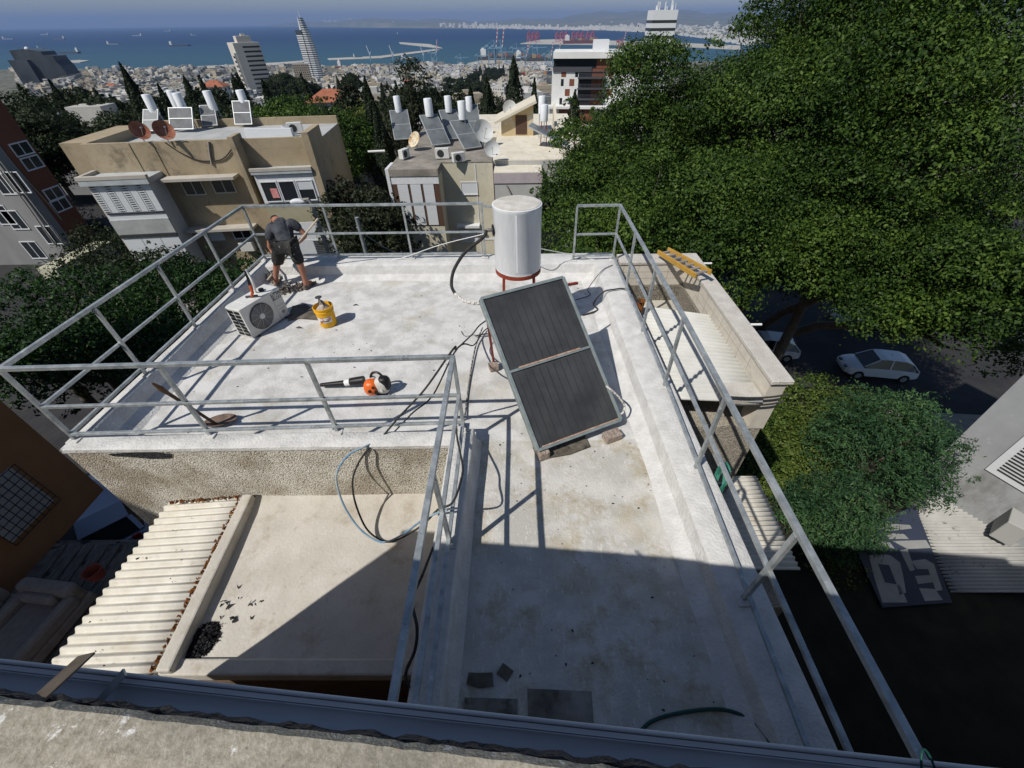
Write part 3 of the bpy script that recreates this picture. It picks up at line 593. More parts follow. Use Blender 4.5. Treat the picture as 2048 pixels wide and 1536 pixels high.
# ---- debris pile and dirt
PLS=mat('plastic_debris',(.12,.1,.085),(.4,.36,.32),scale=18,rough=.6,lo=.45,hi=.6)
def rubble(name,c,rx,ry,h,n,m,label,cat,seed=1,s=.05,rz=0):
    rng=random.Random(seed); b=MB()
    for k in range(n):
        a=rng.uniform(0,6.28); q=math.sqrt(rng.random()); x=rx*q*math.cos(a); y=ry*q*math.sin(a); z=h*(1-q*q)*rng.uniform(.2,1)
        X=x*math.cos(rz)-y*math.sin(rz); Y=x*math.sin(rz)+y*math.cos(rz)
        p=Vector((c[0]+X,c[1]+Y,c[2]+z)); sz=s*rng.uniform(.4,1.2); Mx=Matrix.Translation(p)@Matrix.Rotation(rng.uniform(0,6),4,Vector((rng.random(),rng.random(),rng.random()+.01)))
        b.M=Mx; v=[(rng.uniform(-sz,sz),rng.uniform(-sz,sz),rng.uniform(-sz,sz)*.35) for _ in range(6)]
        b.add(v,[(0,1,2),(0,2,3),(0,3,4),(0,4,1),(5,2,1),(5,3,2),(5,4,3),(5,1,4)])
    b.M=None; return tag(b.build(name,m),label,cat)
rubble('debris_pile',(-4.42,7.28,F+.0),.42,.13,.13,170,PLS,'heap of torn dirty sheeting and rubble at the feet of the worker','rubble',rz=.55,s=.06)
rubble('rubble_bag',(-4.98,7.62,F),.16,.12,.2,70,mat('dusty_sack',(.3,.29,.25),(.16,.15,.13),scale=9,rough=.95),'grey dusty heap in the far left corner of the roof','rubble',seed=4,s=.07)
rubble('tar_heap',(-3.20,1.43,wz),.14,.17,.03,1100,TAR,'black heap of peeled tar chips in the corner of the lower roof','tar heap',seed=8,s=.03)
rubble('tar_chips',(-2.98,1.75,wz+.01),.28,.25,.01,16,TAR,'scattered black tar chips around the tar heap on the lower roof','tar chips',seed=9,s=.03)
rubble('tar_chips',(-4.0,1.9,-.975),.5,1.0,.01,26,TAR,'small dark chips strewn over the cream corrugated sheet','tar chips',seed=10,s=.018)
for i,(x,y,l) in enumerate(((712,610,'dark twig on the roof right of the yellow bucket'),(1492,915,'small dark chip on the sunlit corridor'),(598,655,'thin dark twig in front of the yellow bucket'))):
    if i==1: continue
    p=G(x,y,F+.01); b=MB(); b.tube([p-Vector((.05,.01,0)),p+Vector((0,.01,.006)),p+Vector((.05,-.01,0))],[.006,.014,.004],5); tag(b.build('twig',BLK2),l,'twig')
b=MB(); p=G(463,750,F); b.lathe([(.03,0),(.032,.01),(.001,.014)],p,12); tag(b.build('plastic_disc',MATS['white_pvc']),'small round white cap lying on the roof inside the left parapet','cap')
# fallen dirt specks as one cover
rng=random.Random(21); b=MB()
for k in range(170):
    if rng.random()<.6: x=rng.uniform(-4.8,1.3); y=rng.uniform(3.45,7.5)
    else: x=rng.uniform(-.45,1.6); y=rng.uniform(.2,3.4)
    s=rng.choice((.004,.005,.006,.010)); b.M=Matrix.Translation((x,y,F+.01))@Matrix.Rotation(rng.uniform(0,6),4,'Z'); b.box(-s,s,-s*.6,s*.6,-.004,.003)
b.M=None; tag(b.build('dirt_specks',BLK2),'tiny dark specks of dirt scattered over the white roof','dirt',kind='stuff')
# ---- cables and hoses
def cable(name,pts,r,m,label,cat='cable',n=7):
    b=MB(); b.tube(spline(pts,n),r,8); return tag(b.build(name,m,smooth=True),label,cat)
cable('black_cable',[G(990,640,F+.25)+Vector((-.05,.1,0)),G(960,650,F+.3),G(945,668,F+.2),G(915,710,.35)+Vector((0,0,.1)),Vector((-.70,3.40,1.10)),onY(850,778,3.33),onY(800,832,3.28),onY(757,882,3.22),onY(735,900,3.03),onY(715,930,2.95),onY(705,965,2.85),onY(712,1010,2.75),onY(735,1060,2.55),onY(770,1083,2.45),onY(800,1077,2.35),onY(845,1050,2.2),onY(875,1020,2.2),onY(905,1005,2.1),onY(922,960,2.4),onY(925,930,2.6),onY(915,880,3.0),onY(912,850,3.2)],.011,BLK2,'long black cable draped over the inner railing corner, looping before the rough wall')
cable('black_cable',[G(965,655,F+.1),G(952,690,F+.04),G(942,740,F+.03),G(935,790,F+.03),G(930,830,F+.05)],.012,mat('chewed_cable',(.05,.05,.05),(.4,.4,.38),scale=25,lo=.45,hi=.6),'thin peeling cable running along the roof floor left of the solar collector')
cable('black_cable',[G(988,650,F+.3),G(968,662,F+.26),G(948,690,F+.35),Vector((-.66,3.45,1.08)),onY(866,790,3.4),onY(825,826,3.36),onY(780,872,3.3),onY(752,893,3.1)],.009,BLK2,'second black cable running beside the long one over the railing corner')
cable('black_hose',[G(1000,668,F+.06),G(970,668,F+.05),G(950,672,F+.03)],.011,BLK2,'short black hose lying across the roof left of the solar collector')
cable('wire',[G(950,669,F+.02),G(930,672,F+.02),G(922,662,F+.02)],.004,BLK2,'thin bent wire lying on the roof left of the collector')
cable('blue_hose',[onY(757,882,3.2),onY(730,893,3.05),onY(700,908,2.98),onY(678,935,2.9),onY(673,965,2.8),onY(690,1015,2.65),onY(722,1060,2.5),onY(762,1084,2.4),onY(800,1072,2.32),onY(845,1040,2.2),onY(872,1027,2.15),onY(895,1020,2.12)],.011,mat('blue_hose',(.05,.2,.38),(.35,.42,.45),scale=3,rough=.4),'pale blue hose hanging in a loop beside the long black cable','hose')
cable('grey_cable',[onY(868,1090,1.9),onY(845,1150,1.5),onY(825,1200,1.3),onY(834,1255,1.1),onY(830,1300,.98),onY(812,1345,.87),onY(818,1375,.8)],.012,BLK2,'thin dark cable hanging along the inside of the corridor railing in shade')
cable('black_cable',[G(1165,630,F+.03),G(1195,620,F+.05),(1.27,6.40,F+.12),(1.42,6.46,.03),(1.62,6.55,.035),(1.84,6.55,.03),G(1281,606,-.1)],.013,BLK2,'black cable running over the right parapet to the rusty pot')
cable('black_cable',[G(1150,600,F+.02),G(1180,590,F+.03),(1.24,6.95,F+.10),(1.44,7.15,.015),(1.60,7.4,.02),(1.78,7.55,.02)],.007,BLK2,'thin cable climbing the right parapet beside the corner post')
GRH=mat('green_hose',(.01,.06,.05),rough=.45)
cable('green_hose',[G(1275,1470,F+.02),G(1300,1445,F+.02),G(1340,1430,F+.02),G(1400,1420,F+.02),G(1450,1420,F+.025),G(1500,1438,F+.06),G(1530,1470,F+.13),G(1545,1495,F+.17)],.013,GRH,'dark green hose lying in a curve on the shaded roof near the gutter','hose')
# coil of green hose hanging on the right railing
b=MB(); pts=[]; c=Vector((2.03,2.60,-.06)); rng=random.Random(2)
for k in range(120):
    t=k/120*2*math.pi*6; rr=.19+.02*math.sin(k*.37); pts.append(c+Vector((.02*math.sin(k*.9)+.05+.03*math.cos(t),rr*.62*math.cos(t),rr*1.15*math.sin(t))))
b.tube(pts,.009,6); tag(b.build('hose_coil',mat('teal_hose',(.03,.17,.13),(.06,.24,.18),scale=8,rough=.4),smooth=True),'coil of green hose hanging on the right railing above the parapet','hose')
def rope(name,pts,r,m,label,cat='rope'):
    return cable(name,pts,r,m,label,cat)
ROPE=mat('white_rope',(.7,.7,.68),rough=.8)
rope('white_rope',[onY(740,527,7.9),onY(800,517,7.95),onY(880,490,8.0),onY(960,470,8.0),onY(990,463,7.6),onY(1060,492,7.3),(1.04,7.80,.12),onY(1225,528,7.85),onY(1250,532,7.8)],.008,ROPE,'white rope strung behind the tank from the back parapet to the corner post')
# wooden plank frame behind the back parapet
# ---- ladder on the extension
la=empty('ladder',(3.2,7.6,0),'yellow ladder laid across the far corner of the stone coping','ladder')
La,Lb=G(1316,504,.12),G(1392,552,.2); Lc,Ld=G(1336,499,.14),G(1422,545,.22)
YL=mat('yellow_fibreglass',(.50,.29,.05),(.40,.23,.05),scale=8,rough=.5)
for a,c in((La,Lb),(Lc,Ld)):
    b=MB(); b.bar(a,c,.035,.09); loc(b,'side_rail',YL,la,bevel=.005)
for k in range(7):
    t=(k+.5)/7; b=MB(); b.bar(La.lerp(Lb,t),Lc.lerp(Ld,t),.045,.025); loc(b,'rung',mat('alu_rung',(.34,.3,.26),rough=.5,metal=.3),la)
# ================================================================ stone extension on the right
ex=empty('side_wing',(2.8,6,-14.5),'stone coped side wing of the roof on the right, under the yellow ladder','building')
COP=mat('stone_coping',(.50,.47,.42),(.62,.59,.54),scale=4,rough=.9,bump=1,bscale=60,col3=(.36,.34,.3),scale3=25,t3=.6,w3=.1)
TILE=mat('stone_tiles',(.52,.48,.41),(.62,.58,.5),scale=6,rough=.85,col3=(.4,.3,.18),scale3=3,t3=.66,w3=.1)
PEB=mat('pebble_render',(.36,.33,.27),(.16,.145,.12),scale=34,rough=.95,bump=2.5,bscale=60,lo=.42,hi=.55)
xo,yo=3.56,4.12; yb=8.08; xi=3.20; yi=7.72
q=G(1440,612,0); xi=G(1403,564,0).x*.5+G(1534,736,0).x*.5
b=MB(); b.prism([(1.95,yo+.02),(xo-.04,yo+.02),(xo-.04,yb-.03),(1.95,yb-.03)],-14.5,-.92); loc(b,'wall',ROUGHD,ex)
b=MB(); b.prism([(xi,yo+.0),(xo-.02,yo+.0),(xo-.02,yb-.02),(xi,yb-.02)],-.95,-.06); b.prism([(1.96,yi),(xi-.003,yi),(xi-.003,yb-.02),(1.96,yb-.02)],-.95,-.06); loc(b,'parapet_wall',TILE,ex)
b=MB(); b.prism([(xi-.02,yo-.04),(xo+.03,yo-.04),(xo+.03,yb+.02),(xi-.02,yb+.02)],-.06,.0); loc(b,'coping',COP,ex,bevel=.008)
b=MB(); b.prism([(1.96,yi-.02),(xi-.022,yi-.02),(xi-.022,yb+.02),(1.96,yb+.02)],-.06,-.002); loc(b,'coping',COP,ex,bevel=.008)
b=MB(); b.prism([(2.75,yo-.04),(xi-.022,yo-.04),(xi-.022,yo+.3),(2.75,yo+.3)],-.45,-.3); loc(b,'coping',COP,ex,bevel=.01)
b=MB(); b.prism([(xi-.05,yo+.3),(xi+.002,yo+.3),(xi+.002,yi),(xi-.05,yi)],-.93,-.50); b.prism([(1.96,yi-.05),(xi-.05,yi-.05),(xi-.05,yi+.0),(1.96,yi+.0)],-.93,-.50); loc(b,'pebble_band',PEB,ex)
b=MB(); b.prism([(1.95,6.3),(xi-.05,6.3),(xi-.05,yi-.05),(1.95,yi-.05)],-.93,-.84); loc(b,'concrete_floor',mat('beige_floor',(.42,.4,.34),(.5,.47,.4),scale=3,rough=.9,bump=.4),ex)
GRT=mat('tile_joint',(.35,.3,.24),rough=.9)
b=MB()
for k in range(9):
    y=yo+.6+k*.36; b.box(xi-.0025,xi-.0005,y,y+.006,-.5,-.08)
for z in(-.22,-.36): b.box(xi-.0025,xi-.0005,yo+.5,yi,z,z+.006)
for k in range(4):
    x=2.05+k*.3; b.box(x,x+.006,yi-.0025,yi-.0005,-.5,-.08)
for z in(-.22,-.36): b.box(1.97,xi,yi-.0025,yi-.0005,z,z+.006)
loc(b,'tile_joints',GRT,ex)
cr=empty('corrugated_roof',(2.8,5.5,-.4),'clean white corrugated sheet between the right parapet and the stone wing','roof sheet')
z1,z2=-.42,-.36
o=corrug('sheet',G(1347,797,z1)-Vector((.25,0,0)),G(1285,607,z1)-Vector((.3,0,0)),G(1525,806,z2),G(1440,632,z2),24,.03,SHEET2,seg=8); at(o,cr)
pt=empty('rusty_pot',G(1281,612,-.3),'small rusty round pot beside the right railing, with cables running into it','pot')
b=MB(); b.lathe([(.001,-.12),(.06,-.12),(.065,.07),(.075,.075),(.075,.09),(.06,.09),(.055,-.05),(.001,-.05)],G(1281,610,-.2),20); loc(b,'pot',RUST,pt,smooth=True)
b=MB(); b.bar(G(1281,612,-.3),G(1281,612,-.3)+Vector((0,0,-.6)),.05); loc(b,'pipe',BLK2,pt)
for (x,y,l) in ((1410,525,'white metal pole sticking out of the stone coping by the ladder'),(1510,647,'white metal pole sticking out halfway along the stone coping')):
    p=G(x,y,-.1); b=MB(); b.cyl(Vector((xo-.1,p.y,-.12)),.02,G(x+14,y,-.1).x-xo+.1,10,axis=(1,0,0)); tag(b.build('pole',MATS['white_pvc']),l,'pole')
# cables on the front wall of the wing
for i,(z,l) in enumerate(((-.2,'upper black cable along the front wall of the stone wing'),(-.34,'lower black cable along the front wall of the stone wing'))):
    cable('black_cable',[(2.7,yo-.07,z-.03),(3.1,yo-.08,z-.05),(3.4,yo-.08,z-.03),(xo+.0,yo-.06,z)],.013,BLK2,l)
# cage / mesh balcony in the gap in front of the wing
cg=empty('mesh_cage',(2.4,4,-2.2),'dark mesh window cage in the gap below the right railing','cage')
b=MB(); x0,x1,y0,y1=2.2,2.95,3.55,4.08
for x in(x0,x1): b.bar((x,y0,-2.3),(x,y0,-1.5),.03)
for z in(-2.3,-1.5): b.bar((x0,y0,z),(x1,y0,z),.03); b.bar((x1,y0,z),(x1,y1,z),.03)
loc(b,'frame',GALV,cg)
b=MB()
for k in range(19): x=x0+(x1-x0)*k/18; b.bar((x,y0,-2.3),(x,y0,-1.5),.008)
for k in range(21): z=-2.3+.8*k/20; b.bar((x0,y0,z),(x1,y0,z),.008)
loc(b,'mesh',BLK2,cg)
b=MB(); b.box(2.1,3.0,3.5,4.1,-2.45,-2.36); loc(b,'shelf',mat('pale_panel',(.5,.49,.46),rough=.7),cg)
sr=empty('corrugated_roof',(3,3.6,-2.5),'small cream corrugated roof over the grass, lower right of the railing','roof sheet')
z=-2.6; zr=-2.75
o=corrug('sheet',G(1430,1140,z),G(1440,952,z),G(1600,1140,zr),G(1512,952,zr),20,.02,SHEET); at(o,sr)
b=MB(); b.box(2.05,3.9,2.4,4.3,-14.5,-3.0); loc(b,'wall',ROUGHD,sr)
# ================================================================ foreground ledge and gutter
zg,zl=2.64,2.78
g0,g1=G(0,1318,zg),G(1850,1521,zg); ex_=(g1-g0).normalized(); ey_=Vector((-ex_.y,ex_.x,0))
l0=G(0,1383,zl); c0=(l0-g0).dot(ey_)
def fl(s,t,z):  # s along, t outwards from the ledge edge
    p=g0+ex_*s+ey_*(t); return Vector((p.x,p.y,z))
up=empty('upper_building',fl(2,-3,-14.5),'upper building whose rough concrete ledge and gutter run along the bottom of the photo','building')
sx0=-2.75
def slab(mb,s0,s1,t0,t1,z0,z1):
    P=[fl(s0,t0,0),fl(s1,t0,0),fl(s1,t1,0),fl(s0,t1,0)]; mb.prism([(p.x,p.y) for p in P],z0,z1); return mb
b=MB(); slab(b,sx0+.03,12,-9,c0-.05,-14.5,zl-.18); loc(b,'wall',mat('ochre_wall',(.3,.22,.15),(.36,.28,.2),scale=1,rough=.95),up)
rng=random.Random(11)
# irregular ledge with broken front edge
b=MB(); n=520; vs=[]; s0,s1=sx0,7.
for k in range(n+1):
    s=s0+(s1-s0)*k/n; j=.0012*math.sin(k*.9)+.0015*math.sin(k*.13+1)+rng.uniform(-.003,.0015)-(.004 if 150<k<163 else 0)-(.003 if 210<k<226 else 0)
    for t,z in ((c0-.04,zl-.2),(c0+j,zl-.06),(c0+j*.7-.002,zl-.012),(c0-.012+j*.5,zl),(c0-.055,zl+.002+.002*math.sin(k*.3)),(c0-.095,zl+.001),(c0-.098,zl-.010),(c0-.106,zl-.010),(c0-.11,zl+.004),(c0-.5,zl+.006),(c0-1.4,zl+.01)):
        vs.append(fl(s,t,z))
m_=11
b.add(vs,[(k*m_+a,(k+1)*m_+a,(k+1)*m_+a+1,k*m_+a+1) for k in range(n) for a in range(m_-1)]+[tuple(range(m_))])
loc(b,'concrete_ledge',CONC,up)
# tar line between ledge and gutter
b=MB(); vs=[]
for k in range(n+1):
    s=s0+(s1-s0)*k/n; j=rng.uniform(-.004,.005); vs+=[fl(s,c0-.03,zl-.075),fl(s,c0+.004+j,zl-.072+rng.uniform(0,.012)),fl(s,c0+.014+j,zl-.085),fl(s,c0+.012,zl-.13)]
b.add(vs,[(k*4+a,(k+1)*4+a,(k+1)*4+a+1,k*4+a+1) for k in range(n) for a in range(3)]); loc(b,'tar_joint',TAR,up)
GUT=mat('blue_grey_gutter',(.46,.45,.45),(.55,.54,.54),scale=7,rough=.5,metal=0.,col3=(.12,.13,.14),scale3=30,t3=.66,stretch=(.3,4,4))
prof=[]; wg=-c0*0+abs(c0)-.012
gt=MB(); segs=60
t_in=c0+.012
def gprof(s):
    w_=-t_in  # total width from ledge face out to the lip (t=0)
    P=[(t_in,zg+.03)]
    for k in range(9):
        a=math.pi+math.pi*k/8; P.append((t_in+w_*.31*(1+math.cos(a)),zg-.004+w_*.28*math.sin(a)))
    P+=[(t_in+w_*.63,zg+.003),(t_in+w_*.66,zg+.004),(t_in+w_*.67,zg-.012),(t_in+w_*.69,zg-.012),(t_in+w_*.70,zg-.0),(t_in+w_*.84,zg+.002),(t_in+w_*.845,zg-.014),(t_in+w_*.865,zg-.014)]
    for k in range(9):
        a=math.pi-math.pi*k/8; P.append((t_in+w_*.935+w_*.07*math.cos(a),zg+.003+w_*.075*math.sin(a)))
    P+=[(.0,zg-.02)]
    return [fl(s,t,z) for t,z in P]
vs=[]; 
for k in range(segs+1): vs+=gprof(s0+(s1-s0)*k/segs)
mg=len(gprof(0)); gt.add(vs,[(k*mg+a,(k+1)*mg+a,(k+1)*mg+a+1,k*mg+a+1) for k in range(segs) for a in range(mg-1)])
o=gt.build('gutter',GUT,smooth=True); sm=o.modifiers.new('solid','SOLIDIFY'); sm.thickness=.0025; at(o,up)
# brackets on the gutter
def bracket(px,py,label):
    p=G(px,py,zg+.05); s=(p-g0).dot(ex_); r=empty('gutter_bracket',fl(s,-.02,zg),label,'bracket')
    b=MB(); b.hexa([fl(s,c0,zl-.02),fl(s+.035,c0,zl-.02),fl(s+.035,c0,zl-.016),fl(s,c0,zl-.016)],[fl(s-.02,.012,zg+.05),fl(s+.0,.012,zg+.05),fl(s+.0,.012,zg+.054),fl(s-.02,.012,zg+.054)]) if False else b.bar(fl(s+.01,c0-.01,zl-.02),fl(s-.02,.01,zg+.06),.028,.004); loc(b,'strap',mat('brown_strap',(.1,.075,.055),(.16,.13,.1),scale=30,rough=.8),r)
    b=MB(); b.bar(fl(s+.012,c0+.01,zg+.0),fl(s+.05,-.004,zg+.03),.016,.004); loc(b,'clip',GALV,r)
bracket(165,1362,'brown metal bracket across the gutter at the bottom left')
# ladder like hooks on the far right of the gutter
b=MB(); p=G(1838,1513,zg+.02)
b.tube(spline([p+Vector((-.004,-.03,-.02)),p+Vector((.0,-.0,.006)),p+Vector((.012,.008,.006)),p+Vector((.025,-.005,-.01)),p+Vector((.03,-.03,-.03))],6),.0018,8); tag(b.build('green_hose',GRH,smooth=True),'short loop of green hose over the gutter at the bottom right','hose')
# ================================================================ left yard, sofas, brown building
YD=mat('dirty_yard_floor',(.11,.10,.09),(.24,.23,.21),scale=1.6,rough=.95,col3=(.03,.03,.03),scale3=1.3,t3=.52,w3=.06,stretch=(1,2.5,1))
yr=empty('yard_terrace',(-8.5,2.5,-14.5),'dark raised yard with grey sofas at the bottom left, below the cream corrugated roof','terrace')
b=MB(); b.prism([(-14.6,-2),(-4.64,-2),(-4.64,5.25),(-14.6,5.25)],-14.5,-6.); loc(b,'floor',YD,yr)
b=MB(); 
for k in range(8): 
    y=5.2-k*.02; x=-11.3+.33*k; b.bar((x,5.1,-5.96),(x+.4,1.0,-5.96),.25 if k%2 else .16,.03)
loc(b,'planks',mat('weathered_planks',(.2,.19,.17),(.09,.085,.08),scale=4,rough=.95,stretch=(6,1,1)),yr)
SOF=mat('sofa_fabric',(.22,.20,.18),(.27,.25,.23),scale=8,rough=1)
def sofa(x,y,rz,label):
    r=empty('sofa',(x,y,-5.95),label,'sofa'); Mx=Matrix.Translation((x,y,-5.95))@Matrix.Rotation(rz,4,'Z')
    def bx(n,*a,bv=.05):
        b=MB(); b.M=Mx; b.box(*a); loc(b,n,SOF,r,bevel=bv)
    bx('base',-.65,.65,-.8,.8,.08,.32); bx('seat',-.42,.42,-.78,.5,.32,.46); bx('backrest',-.62,.62,.52,.8,.3,.8,bv=.1)
    bx('armrest',-.66,-.43,-.8,.6,.3,.62,bv=.08); bx('armrest',.43,.66,-.8,.6,.3,.62,bv=.08); bx('cushion',-.38,.38,.36,.55,.46,.74,bv=.09)
sofa(-10.15,3.15,-.12,'grey fabric sofa chair in the yard, nearer the corrugated roof')
sofa(-11.75,3.1,-.1,'grey fabric sofa at the left edge of the photo, cut off by the frame')
b=MB(); b.lathe([(.001,0),(.13,0),(.17,.22),(.18,.24),(.16,.24),(.12,.03),(.001,.03)],G(197,1152,-5.5),20); tag(b.build('plant_pot',mat('terracotta',(.25,.06,.04),rough=.8),smooth=True),'round terracotta pot in the dark yard by the metal lean-to','pot')
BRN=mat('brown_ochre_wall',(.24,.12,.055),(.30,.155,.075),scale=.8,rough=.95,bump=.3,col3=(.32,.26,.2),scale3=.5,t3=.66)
bb=empty('brown_building',(-15,2,-14.5),'shaded brown building at the left edge, beside the yard with the sofas','building')
q1=onX(188,962,-11.6); 
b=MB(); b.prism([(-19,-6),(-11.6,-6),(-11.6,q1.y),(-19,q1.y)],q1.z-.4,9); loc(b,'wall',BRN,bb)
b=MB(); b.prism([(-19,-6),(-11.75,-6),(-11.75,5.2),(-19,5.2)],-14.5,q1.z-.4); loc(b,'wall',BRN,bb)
w_=onX(20,1010,-11.6)
wf=MB(); wf.box(-11.6,-11.56,w_.y-.55,w_.y+.55,w_.z-.65,w_.z+.65); wf=loc(wf,'window',mat('shutter_grey',(.42,.44,.46),rough=.6,col2=(.36,.38,.4),scale=20),bb)
b=MB()
for k in range(9): y=w_.y-.6+1.2*k/8; b.bar((-11.48,y,w_.z-.7),(-11.48,y,w_.z+.7),.014)
for k in range(9): z=w_.z-.7+1.4*k/8; b.bar((-11.48,w_.y-.6,z),(-11.48,w_.y+.6,z),.014)
loc(b,'window_grille',BLK2,bb)
ASP=mat('asphalt',(.022,.022,.024),(.035,.035,.036),scale=.8,rough=.9,bump=.3,col3=(.06,.04,.03),scale3=1.5,t3=.6,w3=.15)
b=MB(); b.prism([(-30,5.27),(-5.3,5.27),(-5.3,9.8),(-30,9.8)],-14.5,-9.2); struct('driveway',b,ASP)
b=MB(); b.prism([(-90,9.8),(-5.3,9.8),(-5.3,8.2),(3,8.2),(3,20),(-6,20),(-6,62),(-120,62)],-14.9,-14.28); struct('road',b,ASP)  # dark sheet laid past the street to blacken sunlit ground that reads as shade
# ================================================================ cars
def car(name,c,rz,label,paint=(.62,.64,.66),L_=4.3,W_=1.76,H_=1.5,group=None,hatch=True):
    r=empty(name,c,label,'car',group); Mx=Matrix.Translation(c)@Matrix.Rotation(rz,4,'Z')
    pm=mat('car_paint_%d_%d'%(int(paint[0]*100),int(paint[2]*100)),paint,rough=.25,spec=.6)
    secs=[(-.5,.42,.66,.80),(-.485,.30,.86,.90),(-.40,.24,.98,.97),(-.2,.22,1.0,1.),(.1,.22,1.0,1.),(.3,.22,.94,1.),(.42,.24,.84,.95),(.49,.32,.68,.82),(.5,.42,.6,.74)]
    sh=.62 # shoulder profile ring
    vs=[]; 
    for x,z0,zt,wd in secs:
        x*=L_; w2=W_/2*wd; z0*=1; zt=zt*.92
        ring=[(-.78*w2,z0),(-w2,z0+.1),(-w2*1.0,(z0+zt)/2),(-w2*.95,zt-.05),(-w2*.85,zt),(w2*.85,zt),(w2*.95,zt-.05),(w2,(z0+zt)/2),(w2,z0+.1),(.78*w2,z0)]
        vs+=[(x,yy,zz) for yy,zz in ring]
    n=10; fs=[(i*n+k,i*n+(k+1)%n,(i+1)*n+(k+1)%n,(i+1)*n+k) for i in range(len(secs)-1) for k in range(n)]+[tuple(range(n))[::-1],tuple(range((len(secs)-1)*n,len(secs)*n))]
    b=MB(); b.M=Mx; b.add(vs,fs); body=loc(b,'body',pm,r,smooth=True)
    # cabin
    cab=[(-.47,.86,.80),(-.38,1.25,.70),(-.25,1.46,.66),(.0,1.5,.66),(.1,1.46,.66),(.27,.93,.78)]
    vs=[]
    for x,z,wd in cab:
        vs+=[(x*L_,-W_/2*.9,.86),(x*L_,-W_/2*wd,z),(x*L_,W_/2*wd,z),(x*L_,W_/2*.9,.86)]
    fs=[(i*4+k,i*4+k+1,(i+1)*4+k+1,(i+1)*4+k) for i in range(len(cab)-1) for k in range(3)]+[(0,1,2,3),tuple(range(20,24))[::-1]]
    b=MB(); b.M=Mx; b.add(vs,fs); loc(b,'windows',GLASS,r)
    b=MB(); b.M=Mx; vs=[]
    for x,z,wd in cab[1:5]: vs+=[(x*L_,-W_/2*wd*1.01,z+.012),(x*L_,W_/2*wd*1.01,z+.012)]
    b.add(vs,[(i*2,i*2+2,i*2+3,i*2+1) for i in range(3)]); o=loc(b,'roof',pm,r); s_=o.modifiers.new('s','SOLIDIFY'); s_.thickness=.03; s_.offset=0
    for s in(-1,1):
        b=MB(); b.M=Mx
        for i in (1,4):
            pass
        b.bar((cab[4][0]*L_,s*W_/2*.67,1.46),(cab[5][0]*L_,s*W_/2*.8,.93),.06,.05); loc(b,'pillar',pm,r); b=MB(); b.M=Mx; b.bar((-.08*L_,s*W_/2*.67,1.48),(-.07*L_,s*W_/2*.9,.88),.07,.03); loc(b,'pillar',pm,r); b=MB(); b.M=Mx; b.bar((cab[1][0]*L_,s*W_/2*.71,1.25),(cab[0][0]*L_,s*W_/2*.83,.88),.12,.06); loc(b,'pillar',pm,r)
        for x in(-.31,.31):
            b=MB(); b.M=Mx; b.cyl((x*L_,s*(W_/2-.18),.32),.32,s*.2,20,axis=(0,1,0)); wh=loc(b,'wheel',BLK,r)
            b=MB(); b.M=Mx; b.cyl((x*L_,s*(W_/2+.0),.32),.19,s*.03,14,axis=(0,1,0)); q=b.build('rim',GALV); q.parent=wh
        b=MB(); b.M=Mx; b.box(.455*L_,.492*L_,s*W_/2*.45-.14,s*W_/2*.45+.14,.6,.7); loc(b,'headlight',GLASS,r)
        b=MB(); b.M=Mx; b.box(-.502*L_,-.485*L_,s*W_/2*.6-.1,s*W_/2*.6+.1,.66,.85); loc(b,'taillight',mat('red_lens',(.3,.01,.01),rough=.3),r)
    return r
ca=G(1682,733,-14); cb=G(1815,745,-14)
CD=(ca-cb); a_=math.atan2(CD.y,CD.x)
# street on the right
b=MB(); b.prism([(12.5,-30),(70,-30),(90,60),(8,60),(8,14),(12.5,14)],-15,-14.28); struct('road',b,ASP)
b=MB(); 
p0=G(1600,765,-14)+Vector((0,-2.,0)); b.prism([(14,16.2),(60,12.),(60,13.6),(14,18.2)],-14.4,-14.12); struct('pavement',b,mat('paving',(.2,.18,.155),(.3,.27,.23),scale=.8,rough=.95,col3=(.2,.08,.03),scale3=2.5,t3=.58,w3=.1))
car('parked_car',Vector(((ca.x+cb.x)/2,(ca.y+cb.y)/2,-14.28)),a_,'white hatchback parked in the dappled street shade, the one seen whole under the big trees',group='cars parked along the street')
car('parked_car',Vector((G(1525,700,-14).x,G(1525,700,-14).y,-14.28)),a_,'pale car whose rear pokes out behind the stone wing',group='cars parked along the street')
car('parked_car',Vector((G(1740,655,-14).x,G(1740,655,-14).y+1,-14.28)),a_,'grey car mostly hidden under the trees across the street, left one of two',paint=(.4,.42,.45),group='cars parked along the street')
car('parked_car',Vector((G(1805,662,-14).x,G(1805,662,-14).y+1,-14.28)),a_,'white car mostly hidden under the trees across the street, right one of two',group='cars parked along the street')
cc=G(245,1030,-8.9); car('parked_car',Vector((cc.x-.3,cc.y+.2,-9.2)),2.3,'pale blue grey car in deep shade at the left corner of the rough stucco wall',paint=(.35,.42,.55))
# ================================================================ garden on the right
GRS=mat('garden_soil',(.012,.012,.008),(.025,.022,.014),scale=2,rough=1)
b=MB(); b.prism([(3.4,-6),(12.4,-6),(12.4,10.8),(9,11.6),(3.4,11.6)],-15,-6.6); struct('garden',b,GRS)
